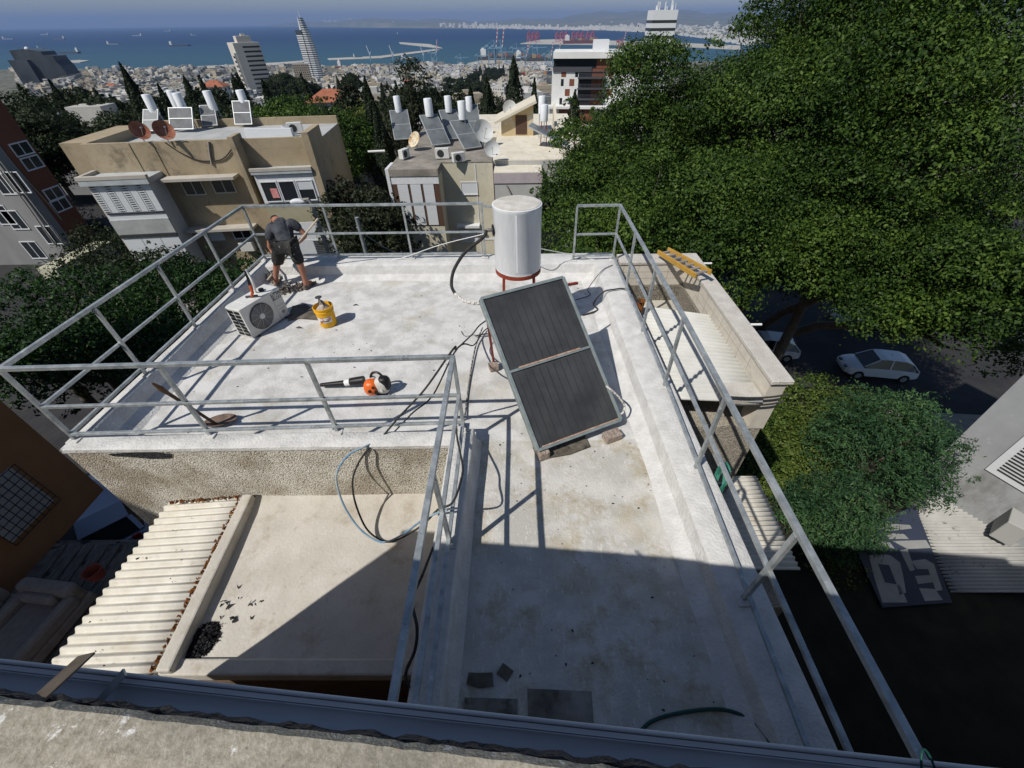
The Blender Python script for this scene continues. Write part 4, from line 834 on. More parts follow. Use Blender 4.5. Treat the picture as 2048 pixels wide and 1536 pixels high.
# ================================================================ facades
class Face:
    def __init__(s,P0,P1,d=0):
        s.P0=Vector(P0); s.u=(Vector(P1)-s.P0); s.u.z=0; s.u.normalize(); s.n=Vector((s.u.y,-s.u.x,0)); s.d=d   # n points to the camera
    def px(s,x,y,d=0):
        r=ray(x,y); o=s.P0+s.n*d; t=((o-CAM).dot(s.n))/r.dot(s.n); p=CAM+r*t; return (p-o).dot(s.u),p.z
    def w(s,u,d,z): p=s.P0+s.u*u+s.n*d; return Vector((p.x,p.y,z))
    def box(s,b,u0,u1,z0,z1,d0,d1):
        return b.hexa([s.w(u0,d1,z0),s.w(u1,d1,z0),s.w(u1,d0,z0),s.w(u0,d0,z0)],[s.w(u0,d1,z1),s.w(u1,d1,z1),s.w(u1,d0,z1),s.w(u0,d0,z1)])
    def rect(s,a,b_,d=0):   # top-left px, bottom-right px -> u0,u1,z0,z1
        u0,z1=s.px(*a,d); u1,z0=s.px(*b_,d); return u0,u1,z0,z1
FRW=mat('white_frame',(.60,.61,.62),(.68,.69,.7),scale=6,rough=.6)
SHT=mat('white_shutter',(.56,.58,.60),(.64,.66,.67),scale=3,rough=.6,stretch=(.4,.4,14))
def window(F,par,r,d=.0,panes=2,dark=GLASS,frame=FRW,fw=.06,name='window',shut=0):
    u0,u1,z0,z1=r; b=MB(); F.box(b,u0,u1,z0,z1,d-.02,d+.012); wo=loc(b,name,dark,par)
    b=MB(); 
    F.box(b,u0-fw,u1+fw,z1,z1+fw,d-.02,d+.05); F.box(b,u0-fw,u1+fw,z0-fw,z0,d-.02,d+.07); F.box(b,u0-fw,u0,z0,z1,d-.02,d+.048); F.box(b,u1,u1+fw,z0,z1,d-.02,d+.048)
    for k in range(1,panes): u=u0+(u1-u0)*k/panes; F.box(b,u-fw*.4,u+fw*.4,z0,z1,d-.02,d+.03)
    q=b.build('frame',frame); q.parent=wo
    if shut:
        b=MB(); F.box(b,u0+.01,u1-.01,z1-(z1-z0)*shut,z1,d+.012,d+.026); q=b.build('shutter',SHT); q.parent=wo
    return wo
def slats(F,b,u0,u1,z0,z1,d,n):
    for k in range(n):
        z=z0+(z1-z0)*(k+.5)/n; F.box(b,u0,u1,z-.3*(z1-z0)/n,z+.25*(z1-z0)/n,d,d+.02)
TAN=mat('ochre_render',(.40,.33,.225),(.30,.24,.155),scale=.35,rough=.95,bump=.4,bscale=6,col3=(.17,.14,.1),scale3=.9,t3=.56,w3=.14,detail=12,extra=(((.13,.11,.085),1.6,.56,.14,.6,(1,1,.25)),((.42,.36,.26),3,.58,.1,.5),((.10,.09,.075),6,.62,.1,.4,(1,1,.3))))
TANR=mat('concrete_roof_grey',(.34,.35,.345),(.44,.44,.43),scale=.8,rough=.95,col3=(.2,.2,.19),scale3=1.4,t3=.58,w3=.12)
zr=-1.05
P0=G(157.6,289,zr); P1=G(614.7,273.6,zr); FT=Face(P0,P1)
tb=empty('tan_apartment_building',(P0.x+6,P0.y+4,-15),'weathered ochre apartment building with rusty dishes on its roof, behind the left railing','building')
LT=(P1-P0).length; dep=7.2
ua,_=FT.px(252,282)
u5,_=FT.px(486,275)
b=MB(); FT.box(b,0,LT,-15,zr-.5,-dep,-.0); loc(b,'wall',TAN,tb)
b=MB(); FT.box(b,0,LT,zr-.5,zr-.46,-dep+.2,-.2); loc(b,'roof',TANR,tb)
b=MB(); FT.box(b,-.003,LT,zr-.5,zr,-.22,.003); loc(b,'parapet',TAN,tb)
b=MB(); FT.box(b,.002,.2,zr-.5,zr+.003,-dep-.003,-.22); loc(b,'parapet',TAN,tb)
b=MB(); FT.box(b,-.003,LT,zr-.5,zr-.02,-dep-.003,-dep+.2); loc(b,'parapet',TAN,tb)
b=MB(); FT.box(b,-1.4,-.003,-15,zr-.03,-dep+1.5,-.6); loc(b,'side_block',TAN,tb)
# right end fin wall and middle fin
b=MB(); FT.box(b,LT,LT+.35,-15,zr+.35,-1.5,.9); loc(b,'fin_wall',TAN,tb)
b=MB(); uf,_=FT.px(489,300); FT.box(b,uf-.25,uf,-4.3,zr+.25,-.3,.85); loc(b,'fin_wall',TAN,tb)
# pilaster lines on facade
b=MB()
for px in((252,282),(300,282)):
    u,_=FT.px(*px); FT.box(b,u-.05,u+.05,-15,zr-.02,0,.035)
loc(b,'pilaster',TAN,tb)
# centre windows
for a,c in(((360,359),(412,387)),((420,357),(472,383))):
    window(FT,tb,FT.rect(a,c),panes=2,frame=mat('pale_frame',(.5,.48,.42),rough=.7))
u0,z1=FT.px(333,357); u1,_=FT.px(478,351); b=MB(); FT.box(b,u0,u1,z1-.02,z1+.12,0,.75); loc(b,'awning_slab',mat('slab_concrete',(.4,.37,.32),(.48,.45,.4),scale=1,rough=.9),tb)
u0,z1=FT.px(383,456); u1,_=FT.px(515,450); b=MB(); FT.box(b,u0,u1,z1-.05,z1+.09,0,.75); loc(b,'awning_slab',MATS['slab_concrete'],tb)
window(FT,tb,FT.rect((462,456),(505,474)),panes=2)
b=MB(); u0,u1,z0,z1=FT.rect((414,462),(452,480)); FT.box(b,u0,u1,z0,z1,0,.03); loc(b,'white_panel',FRW,tb)
# left bay (closed balconies)
GRB=mat('grey_flashing',(.36,.39,.40),(.46,.49,.5),scale=2,rough=.7)
d=1.25; u0,zt=FT.px(165,358,d); u1,_=FT.px(288,350,d); u1b=u1
b=MB(); FT.box(b,u0,u1,-11.5,zt-.3,.003,d); loc(b,'left_bay',SHT,tb)
b=MB(); FT.box(b,u0-.2,u1+.15,zt-.32,zt-.05,.003,d+.2); loc(b,'bay_roof',GRB,tb); 
b=MB(); FT.box(b,u0-.22,u1+.17,zt-.05,zt+.12,d-.0,d+.22);FT.box(b,u0-.22,u0-.02,zt-.05,zt+.118,.0,d); loc(b,'bay_parapet',MATS['slab_concrete'],tb)
z_=zt-.35
for k,(ha,hb,nm,nn) in enumerate(((.35,1.75,'shutter_row',8),(3.25,4.7,'shutter_row',3),(4.95,6.0,'shutter_row',3))):
    for i in range(nn):
        ua_=u0+(u1-u0)*i/nn+.02; ub_=u0+(u1-u0)*(i+1)/nn-.02
        b=MB(); FT.box(b,ua_,ub_,zt-hb,zt-ha,d,d+.02); pnl=loc(b,'shutter_panel',SHT,tb)
        if k==0 and i%2==0:
            b=MB(); n=12
            for q in range(n): zz=zt-hb+(hb-ha)*(q+.2)/n; FT.box(b,ua_+.05,ub_-.05,zz,zz+.045,d+.021,d+.026)
            q=b.build('louvres',BLK2); q.parent=pnl
b=MB(); FT.box(b,u0-.01,u1+.02,zt-2.95,zt-2.15,d-.02,d+.06); loc(b,'balcony_band',mat('patched_plaster',(.42,.43,.42),(.3,.31,.3),scale=1.2,rough=.9),tb)
b=MB(); FT.box(b,u0-.01,u1+.02,-11.5,zt-6.3,d-.02,d+.05); loc(b,'balcony_band',MATS['slab_concrete'],tb)
b=MB(); FT.box(b,u0+.1,u1+.02,zt-1.85,zt-1.78,d,d+.05); FT.box(b,u0-.02,u1+.02,zt-3.15,zt-3.0,d,d+.07); loc(b,'sill_line',BLK2,tb)
# right bay
d=.85; u0,zt=FT.px(503,341,d); u1,_=FT.px(622,332,d); u1=min(u1,LT-.02)
b=MB(); FT.box(b,u0,u1,-15,zt-.2,.003,d); loc(b,'right_bay',mat('mossy_render',(.34,.31,.2),(.42,.38,.27),scale=.9,rough=.95,col3=(.16,.15,.1),scale3=2,t3=.6),tb)
b=MB(); FT.box(b,u0-.05,u1+.01,zt-.2,zt-.04,.003,d+.15); loc(b,'bay_roof',GRB,tb)
b=MB(); FT.box(b,u0-.07,u1+.02,zt-.05,zt+.1,d-.02,d+.17); loc(b,'bay_parapet',MATS['slab_concrete'],tb)
b=MB(); FT.box(b,u0+.02,u1-.02,zt-1.75,zt-.25,d,d+.03); loc(b,'white_surround',FRW,tb)
for i in range(3):
    ww=(u1-u0-.3)/3; a=u0+.15+ww*i; window(FT,tb,(a+.08,a+ww-.08,zt-1.62,zt-.62),d+.03,panes=1,shut=.45 if i==2 else 0,name='window',fw=.05)
b=MB(); a=u0+.15+.2; FT.box(b,a+.25,a+.62,zt-1.45,zt-.95,d+.042,d+.06); loc(b,'pink_cloth',mat('pink_cloth',(.6,.16,.16),(.7,.4,.38),scale=9,rough=.9),tb)
b=MB(); FT.box(b,u0+.05,u1-.02,zt-5.1,zt-2.9,d,d+.03); loc(b,'white_surround',FRW,tb)
b=MB(); FT.box(b,u0+.2,u1-.2,zt-5.0,zt-3.95,d+.03,d+.05); sp=loc(b,'shutter_panel',SHT,tb)
b=MB(); slats(FT,b,u1-1.25,u1-.3,zt-4.95,zt-4.0,d+.052,9); loc(b,'louvres',BLK2,tb)
b=MB(); FT.box(b,u0,u1,zt-5.9,zt-5.3,d,d+.06); loc(b,'dark_band',CONCD,tb)
acb=MB(); u_,z_=FT.px(497,490); FT.box(acb,u_-.4,u_+.4,z_-.28,z_+.28,.02,.35); tag(acb.build('air_conditioner',ACW,bevel=.02),'white air conditioner on the ochre facade beside the worker','air conditioner')
# swag cable on facade
F_=FT
def fc(pxs,d=.05): 
    o=[]
    for x,y in pxs: u,z=FT.px(x,y,d); o.append(FT.w(u,d,z))
    return o
cable('black_cable',fc([(330,285),(360,305),(395,320),(420,322),(445,318),(462,300),(468,283)]),.03,BLK2,'black cable sagging across the top of the ochre facade')
b=MB(); b.tube(fc([(417,283),(420,310),(424,330)]),.05,6); tag(b.build('vent_pipe',CONCD),'short vertical pipe down the middle of the ochre facade','pipe')
# ================================================================ rooftop solar sets and dishes
PAN=mat('far_panel_glass',(.10,.115,.12),(.16,.175,.18),scale=1.5,rough=.35,spec=.5)
PFR=mat('panel_frame',(.45,.47,.48),rough=.5,metal=.3)
def boiler_set(x,y,z,label,group,h=1.08,r=.25,pw=.95,pl=1.4,rz=0.,tilt=.8,panel=True,two=False,off=(-.1,-.95),lift=.85,light=False):
    t=empty('solar_water_heater',(x,y,z),label,'water heater',group)
    b=MB(); b.lathe([(r-.02,lift),(r,lift+.02),(r,lift+h-.03),(r-.02,lift+h),(.001,lift+h+.015)],(0,0,0),20); b.build('tank',WHT,t,smooth=True)
    b=MB()
    for a in range(4): 
        c,s_=math.cos(a*1.57+.78),math.sin(a*1.57+.78); b.bar((c*r*.9,s_*r*.9,lift),(c*r*1.1,s_*r*1.1,0),.04)
    b.build('stand',GALV if not two else REDP,t)
    if panel:
        M_=Matrix.Translation((off[0],off[1],.12))@Matrix.Rotation(rz,4,'Z')@Matrix.Rotation(tilt,4,'X')
        b=MB(); b.M=M_; b.box(-pw/2,pw/2,0,pl,0,.08); p=b.build('panel',PFR,t)
        b=MB(); b.M=M_; b.box(-pw/2+.04,pw/2-.04,.04,pl/2-.02,.078,.085); b.box(-pw/2+.04,pw/2-.04,pl/2+.02,pl-.04,.078,.085); b.build('glass',PAN if not light else mat('glary_panel',(.10,.105,.11),(.17,.175,.18),scale=2,rough=.75),p)
        b=MB(); b.M=M_
        b.bar((-pw/2+.05,pl*.9,0),(-pw/2+.05,pl*.9+.0,-.0)+(0,) if False else (-pw/2+.05,pl*.75,-.0),.03) if False else None
    return t
def dish(x,y,z,r,aim,label,m,pole=.6,group=None,tilt=.5):
    t=empty('satellite_dish',(x,y,z),label,'satellite dish',group)
    ax=Vector((math.sin(aim)*math.cos(tilt),-math.cos(aim)*math.cos(tilt),math.sin(tilt)))
    c=Vector((0,0,pole+r*.5))
    b=MB(); b.lathe([(.001,0)]+[(r*k/6,.22*r*(k/6)**2*1.6) for k in range(1,7)]+[(r,.36*r+.01)]+[(r*k/6,.22*r*(k/6)**2*1.6+.015) for k in range(5,0,-1)]+[(.001,.015)],c,28,axis=ax); b.build('reflector',m,t,smooth=True)
    b=MB(); b.bar((0,0,0),c-ax*.02,.05); b.build('mast',GALV,t)
    b=MB(); f=c+ax*r*1.0; u=Vector((0,0,-1)); b.bar(c+u*r*.9+ax*r*.2,f,.02); b.lathe([(.04,-.05),(.04,.05)],f,8,axis=ax); b.build('feed_arm',GALV,t)
    return t
DR=mat('rusty_dish',(.26,.085,.05),(.4,.19,.12),scale=3,rough=.85)
DW=mat('grey_dish',(.5,.51,.5),(.6,.61,.6),scale=3,rough=.6)
DY=mat('stained_dish',(.62,.56,.42),(.45,.25,.08),scale=4,rough=.8,lo=.5,hi=.62)
zf=zr-.46
def onroof(px,py,z): p=G(px,py,z); return p.x,p.y
for i,(px,py,lab,kw) in enumerate(((328,262,'white water tank with black lettering on the ochre building roof, behind the two rusty dishes',dict(panel=True,off=(-.1,-1.0))),
  (385,258,'white water tank behind a wide grey panel on the left part of the ochre roof',dict(off=(.1,-1.1),pw=1.5,pl=1.3,tilt=.95,light=True)),
  (372,250,'white water tank standing partly behind the one with the wide grey panel',dict(panel=False)),
  (442,252,'white water tank with a narrow leaning panel, middle of the ochre building roof',dict(rz=.25,pw=.9,light=True)),
  (505,250,'white water tank with a nearly upright panel, rightmost tank on the ochre building roof',dict(tilt=1.05,pw=1.15,pl=1.4,light=True,off=(-.1,-.8))))):
    x,y=onroof(px,py,zf); boiler_set(x,y,zf+.02,lab,'solar water heaters on the ochre roof',**kw)
x,y=onroof(288,287,zf+.4); dish(x-.0,y+.1,zf+.35,.45,1.1,'rusty satellite dish at the left, on the ochre building parapet',DR,.35,'rusty dishes')
x,y=onroof(336,287,zf+.4); dish(x-.0,y+.1,zf+.35,.48,1.0,'darker rusty satellite dish, the right one of the pair on the ochre building',DR,.35,'rusty dishes')
def small_ac(px,py,z,label,rz=0.,s=1.):
    p=G(px,py,z); t=empty('air_conditioner',(p.x,p.y,z),label,'air conditioner',rz=rz)
    b=MB(); b.box(-.42*s,.42*s,-.16,.16,.05,.62*s); b.build('casing',ACW,t,bevel=.015)
    b=MB(); b.lathe([(.21*s,0),(.2*s,.02),(.001,.022)],(-.1*s,-.16,.34*s),20,axis=(0,-1,0)); b.build('fan_grille',mat('fan_dark',(.035,.036,.036)),t)
small_ac(594,268,zf,'small white air conditioner on the ochre building roof, by its right end wall',.3)
b=MB(); p=G(577,262,zf); b.lathe([(.3,0),(.36,.3),(.3,.3),(.25,.05),(.001,.05)],p,16); tag(b.build('roof_tub',FRW,smooth=True),'round white tub on the right part of the ochre building roof','tub')
b=MB(); p=G(545,274,zf); b.box(p.x-1.5,p.x+1.3,p.y-.15,p.y+.15,zf,zf+.45); tag(b.build('roof_kerb',SHT),'low white grooved wall along the ochre building roof edge','wall')
# ================================================================ cream building
CRM=mat('cream_render',(.50,.46,.35),(.58,.545,.43),scale=.7,rough=.95,bump=.3,bscale=8,col3=(.33,.30,.24),scale3=3,t3=.6,w3=.1,extra=(((.3,.27,.2),1.4,.57,.14,.5,(1,1,.25)),((.2,.18,.15),5,.64,.06,.5)))
CROOF=mat('cream_roof',(.60,.55,.44),(.70,.66,.56),scale=.9,rough=.95,col3=(.48,.42,.32),scale3=3.,t3=.56,w3=.12,extra=(((.36,.31,.22),1.2,.55,.12,.5),((.3,.26,.2),9,.6,.08,.4)))
DROOF=mat('dirty_roof',(.15,.14,.12),(.30,.27,.23),scale=.9,rough=.95,bump=.8,bscale=10,col3=(.5,.45,.38),scale3=1.1,t3=.6,w3=.1)
GRY=mat('grey_render',(.40,.40,.385),(.46,.46,.44),scale=1,rough=.95)
zc=-2.85
P0=G(876,325,zc); P1=G(1130,322,zc); FC=Face(P0,Vector((P1.x,P0.y,zc)))
cb_=empty('cream_apartment_building',(P0.x,P0.y+4,-15),'cream apartment building crowded with water tanks and dishes, behind the white tank','building')
uL=FC.px(772,325,0)[0]; uM,_=FC.px(985,330); uR,_=FC.px(1085,330); uE=uR+3
b=MB(); FC.box(b,uL+.4,uM,-15,zc-.02,-13,0); loc(b,'wall',CRM,cb_)
b=MB(); FC.box(b,uM+.002,uE,-15,zc-.02,-17,-.3); loc(b,'wall',GRY,cb_)
b=MB(); FC.box(b,uL+.4,uM,zc-.02,zc+.02,-13,.02); loc(b,'roof',DROOF,cb_)
b=MB(); FC.box(b,uM+.002,uE,zc-.02,zc+.03,-17,-.3); FC.box(b,uM-4.4,uM-.003,zc+.022,zc+.034,-17,-7); loc(b,'roof',CROOF,cb_)
d=1.5; u0,zt=FC.px(778,338,d); u1,_=FC.px(874,335,d)
b=MB(); FC.box(b,u0,u1,zt-13.300,zt-0.399,.003,d); loc(b,'left_bay',CRM,cb_)
b=MB(); FC.box(b,u0-.05,u1+.03,zt-0.399,zt-.02,.003,d+.08); loc(b,'bay_roof',DROOF,cb_)
b=MB(); FC.box(b,u0-.25,u0-.06,zt-13.300,zt-.0,.0,d+.05); loc(b,'side_fin',FRW,cb_)
b=MB(); FC.box(b,u0,u1,zt-0.825,zt-0.426,d,d+.04); loc(b,'white_band',FRW,cb_)
b=MB(); FC.box(b,u0,u1,zt-3.325,zt-0.825,d,d+.02); loc(b,'brown_surround',mat('dark_brown',(.09,.05,.035),rough=.8),cb_)
for i in range(3):
    ww=(u1-u0-.5)/3; a=u0+.25+ww*i; b=MB(); FC.box(b,a+.05,a+ww-.1,zt-3.259,zt-0.851,d+.02,d+.05); loc(b,'roller_shutter',SHT,cb_)
window(FC,cb_,(u0+.1,u1-.1,zt-6.118,zt-5.121),d,panes=3)
b=MB(); FC.box(b,u0,u1,zt-8.778,zt-6.384,d,d+.03); loc(b,'grey_cladding',mat('grey_cladding',(.36,.38,.39),(.44,.46,.47),scale=.9,rough=.8),cb_)
window(FC,cb_,(u0+1.5,u0+2.1,zt-8.379,zt-6.916),d+.03,panes=1,fw=.03)
for (a,c) in (((922,365),(955,388)),((922,460),(955,482))):
    r=FC.rect(a,c); wo=window(FC,cb_,r,0,panes=2,shut=1.,fw=.04)
b=MB(); u_,z_=FC.px(915,450); u2,_=FC.px(960,450); FC.box(b,u_,u2,z_-.05,z_+.1,0,.5); loc(b,'awning_slab',FRW,cb_)
b=MB(); FC.box(b,u1+.1,uM-.02,zc-4.854,zc-4.721,0,.03); FC.box(b,uM-1.1,uM-1.05,zc-10.640,zc-.1,0,.03);  loc(b,'trim_line',FRW,cb_)
# right bay of the cream building
d=1.3; u0,zt=FC.px(988,345,d); u1,_=FC.px(1084,343,d)
b=MB(); FC.box(b,u0,u1,zt-13.300,zt-0.599,-.3,d); loc(b,'right_bay',GRY,cb_)
b=MB(); FC.box(b,u0-.03,u1+.03,zt-0.599,zt-.03,-.32,d+.05); loc(b,'bay_parapet',mat('mauve_render',(.40,.35,.37),(.47,.42,.42),scale=2,rough=.9),cb_)
b=MB(); FC.box(b,u0-.02,u1+.02,zt-.03,zt+.0,-.33,d+.04); loc(b,'bay_roof',CROOF,cb_)
for i in range(3):
    ww=(u1-u0)/3; a=u0+ww*i; b=MB(); FC.box(b,a+.04,a+ww-.04,zt-4.256,zt-1.796,d,d+.015); sp=loc(b,'shutter_panel',mat('cream_shutter',(.5,.47,.4),(.58,.55,.48),scale=2,rough=.8),cb_)
    b=MB(); slats(FC,b,a+.08,a+ww-.08,zt-4.189,zt-1.862,d+.016,14); q=b.build('louvres',FRW); q.parent=sp
b=MB(); p=FC.w(u0+.7,d+.1,zt-0.665); b.bar(p,p+Vector((.7,-.2,-1.4)),.07); tag(b.build('steel_pole',CONCD),'dark slanting pole fixed to the mauve parapet behind the white tank','pole')
# stair hut with sloping roof
hz=zc+.03
h0,_=FC.px(1000,262,-9); hx0=G(1003,272,hz); hx1=G(1066,268,hz)
hut=empty('roof_hut',(hx0.x,hx0.y,hz),'small ochre roof hut with sloping slab roof on the cream building','roof hut')
HW=hx1.x-hx0.x
b=MB(); b.M=Matrix.Translation((hx0.x,hx0.y,hz)); b.add([(0,0,0),(HW,0,0),(HW,2.2,0),(0,2.2,0),(0,0,.95),(HW,0,1.95),(HW,2.6,1.95),(0,2.6,.95)],[(3,2,1,0),(4,5,6,7),(0,1,5,4),(1,2,6,5),(2,3,7,6),(3,0,4,7)]); loc(b,'wall',mat('ochre_hut',(.5,.36,.16),(.56,.46,.3),scale=1,rough=.95,col3=(.6,.58,.53),scale3=.9,t3=.55,w3=.08),hut)
b=MB(); b.M=Matrix.Translation((hx0.x,hx0.y,hz)); b.bar((-.45,1.2,.88),(HW+.2,1.2,2.15),3.2,.16); loc(b,'roof_slab',mat('slab_pale',(.55,.5,.4),(.62,.57,.47),scale=2,rough=.9),hut)
b=MB(); b.M=Matrix.Translation((hx0.x,hx0.y,hz)); b.box(HW*.45,HW*.8,-.03,0,.1,1.3); loc(b,'door',mat('dark_brown',(.09,.05,.035)),hut)
x,y=hx0.x+.6,hx0.y+1.6; dish(x,y,hz+.9,.52,.2,'round grey satellite dish above the sloping roof of the ochre hut',DW,.35,tilt=.25)
gB='solar water heaters on the cream building'
RO=zc+.02
for (px,py,lab,kw) in ((806,272,'white water tank with a long dark panel, leftmost on the cream building',dict(off=(.5,-2.0),rz=.25,pl=2.0,pw=1.0,tilt=.6,lift=.9,r=.2,h=.95)),
 (866,282,'white water tank with a long slanting panel, second from the left on the cream building',dict(off=(.9,-2.0),rz=.45,pl=2.1,pw=1.0,tilt=.55,lift=.85,r=.24,h=1.0)),
 (903,272,'yellowish white water tank behind the others, third from the left on the cream building',dict(off=(.6,-1.8),rz=.35,pl=2.,tilt=.6,lift=.9,r=.21,h=.95)),
 (930,290,'white water tank right behind the nearest dark panel of the cream building',dict(off=(.7,-1.7),rz=.55,pl=1.8,pw=1.05,tilt=.6,lift=.8,r=.22,h=1.0)),
 (943,272,'rusty topped white water tank farthest right in the cluster on the cream building',dict(off=(.3,-1.6),rz=.2,pl=2.,tilt=.75,lift=.8,r=.2,h=.9)),
 (1087,290,'white water tank on a red stand right of the ochre hut, panel edge on',dict(off=(1.6,-.9),rz=1.35,pl=2.2,tilt=.4,two=True,lift=1.05,r=.22,h=.9)),
 (1083,276,'pale water tank just behind the one on the red stand',dict(pl=1,panel=False,lift=1.0,r=.22,h=1.))):
    kw['lift']=1.5 if not kw.get('two') else 1.4; kw['r']*=1.15; kw['h']*=1.05; kw['pl']=kw.get('pl',1.5)*1.3; kw['pw']=1.3; p=G(px,py,RO); boiler_set(p.x,p.y,RO,lab,gB,**kw)
p=G(835,300,RO); dish(p.x,p.y,RO,.5,-.7,'yellowed satellite dish with brown stains on the cream building roof',DY,.3,tilt=.6)
p=G(955,300,RO); dish(p.x+.3,p.y+1.0,RO,.7,.55,'largest grey satellite dish, tilted sideways behind the small round dish',DW,.5,tilt=.45)
p=G(985,325,RO); dish(p.x,p.y+.25,RO+.0,.45,.1,'small round grey satellite dish at the front edge of the cream building roof',DW,.45,tilt=.3)
small_ac(810,318,RO,'narrow white air conditioner on the left of the cream building roof',1.2,.9)
small_ac(886,318,RO,'white air conditioner with an open front in the middle of the cream building roof',.05,1.)
small_ac(918,325,RO,'cream air conditioner showing its fan at the front edge of the cream building roof',.5,.9)
b=MB(); p=G(766,303,RO); b.cyl(p-Vector((1.,0,0)),.07,1.1,10,axis=(1,.15,0)); tag(b.build('drain_pipe',MATS['white_pvc']),'white drain pipe sticking out left of the cream building roof','pipe')
p=G(1110,268,RO); b=MB(); b.hexa([(p.x-.1,p.y-1.5,RO),(p.x+.1,p.y-1.5,RO),(p.x+.1,p.y+1.8,RO),(p.x-.1,p.y+1.8,RO)],[(p.x-.1,p.y-1.5,RO+.3),(p.x+.1,p.y-1.5,RO+.3),(p.x+.1,p.y+1.8,RO+1.7),(p.x-.1,p.y+1.8,RO+1.7)]); tag(b.build('sloping_wall',MATS['slab_pale']),'sloping pale wall at the right end of the cream building roof','wall')
# ================================================================ small grey building between them
pg=G(700,330,-9); gb=empty('grey_building',(pg.x,pg.y,-16),'low pale grey building in the gap between the ochre and the cream building','building')
a=G(655,305,-7); c=G(722,305,-7)
b=MB(); b.box(a.x-1,c.x,a.y,a.y+9,-16,-7.); loc(b,'wall',GRY,gb)
b=MB(); b.box(a.x-1.1,c.x+.1,a.y-.1,a.y+9,-7.,-6.8); loc(b,'roof',TANR,gb)
p=G(672,275,-6.8); boiler_set(p.x,p.y,-6.8,'small water heater with a dark panel on the low grey building, beside a dish',None)
p=G(660,280,-6.8); dish(p.x,p.y,-6.8,.55,.9,'pale satellite dish on the low grey building between the two facades',DW,.5)
# ================================================================ white modern building
WST=mat('white_stone_cladding',(.66,.655,.63),(.73,.725,.7),scale=.3,rough=.8,col3=(.55,.54,.52),scale3=1.5,t3=.6)
WOOD=mat('brown_wood_cladding',(.16,.055,.03),(.21,.08,.045),scale=1,rough=.8,stretch=(8,8,.3))
Dw=150; za=onY(1105,116,Dw).z
FW_=Face(Vector((onY(1105,118,Dw).x,Dw,0)),Vector((onY(1275,118,Dw).x,Dw-2.6,0)))
mb_=empty('white_apartment_building',(FW_.P0.x+12,Dw+8,-40),'modern white stone apartment building with dark balconies, left of the big trees','building')
uW,_=FW_.px(1285,118); top=FW_.px(1107,105)[1]; fl0=FW_.px(1107,117)[1]
b=MB(); FW_.box(b,0,uW,-40,fl0-3,-16,0); loc(b,'wall',WST,mb_)
b=MB(); FW_.box(b,.3,uW,fl0-3,fl0,-15.5,-.6); loc(b,'penthouse',GLASS,mb_); b=MB(); FW_.box(b,uW*.5,uW-.2,fl0-2.95,fl0-.05,-.62,-.5); loc(b,'wood_panel',WOOD,mb_)
b=MB(); FW_.box(b,.2,uW,fl0,top+.1,-16,.6); loc(b,'roof_band',WST,mb_)
ua_,_=FW_.px(1187,100); b=MB(); FW_.box(b,ua_,ua_+4.4,top+.1,top+2.6,-9,-3); loc(b,'roof_box',FRW,mb_)
for k in range(9):
    a,_=FW_.px(1107+k*8.5,123); a2,_=FW_.px(1107+k*8.5+7.4,123)
    if k<4:
        b=MB(); FW_.box(b,a+.1,a2,fl0-2.9,fl0-.1,-.6,-.5); loc(b,'window',GLASS,mb_)
b=MB(); FW_.box(b,.25,uW,fl0-3.1,fl0-2.9,-.7,.3); FW_.box(b,.25,uW*.45,fl0-2.9,fl0-1.9,.22,.27); loc(b,'terrace_edge',mat('charcoal_rail',(.07,.07,.08),rough=.5),mb_)
ub,_=FW_.px(1158,140); ub2,_=FW_.px(1212,140); sh_=FW_.px(1158,135)[1]-FW_.px(1158,157)[1]
zb0=FW_.px(1158,135)[1]
for i in range(4):
    zt_=zb0-i*sh_
    b=MB(); FW_.box(b,ub,ub2,zt_-sh_+.35,zt_-.15,-.0,.02); wn=loc(b,'balcony_recess',GLASS,mb_)
    b=MB(); FW_.box(b,ub+(ub2-ub)*.5,ub2-.2,zt_-sh_+.4,zt_-.25,.02,.05); loc(b,'wood_panel',WOOD,mb_)
    b=MB(); FW_.box(b,ub-.2,ub2+.2,zt_-sh_+.05,zt_-sh_+.32,0,1.6); loc(b,'balcony_slab',MATS['charcoal_rail'],mb_)
    b=MB(); 
    for q in range(22): u_=ub+(ub2-ub)*q/21; FW_.box(b,u_,u_+.07,zt_-sh_+.32,zt_-sh_+1.3,1.5,1.55)
    FW_.box(b,ub-.2,ub2+.2,zt_-sh_+1.3,zt_-sh_+1.38,1.5,1.56); loc(b,'balcony_rail',MATS['charcoal_rail'],mb_)
for (x,y,wd,ht) in ((1123,138,9,16),(1151,138,5,16),(1217,138,9,16),(1235,138,4,16),(1122,158,5,14),(1139,158,9,14),(1223,158,6,14),(1236,158,4,14),(1130,178,9,14),(1213,178,9,14),(1119,196,5,13),(1137,196,5,13),(1149,178,4,5)):
    r=FW_.rect((x,y),(x+wd,y+ht)); b=MB(); FW_.box(b,*r,0,.03); wn=loc(b,'window',GLASS if wd<8 else WOOD,mb_)
r=FW_.px(1100,212)
b=MB(); u_,z_=FW_.px(1083,209); FW_.box(b,u_,uW,z_-.6,z_,0,4); FW_.box(b,u_,uW,z_-5.2,z_-4.6,0,4); loc(b,'podium_slab',WST,mb_)
b=MB(); FW_.box(b,2.5,uW*.5,z_-4.6,z_-.6,.5,3.2); loc(b,'podium_wall',WOOD,mb_)
b=MB(); FW_.box(b,u_+.3,uW,z_-14,z_-5.2,.3,3.6); loc(b,'podium_wall',WST,mb_)
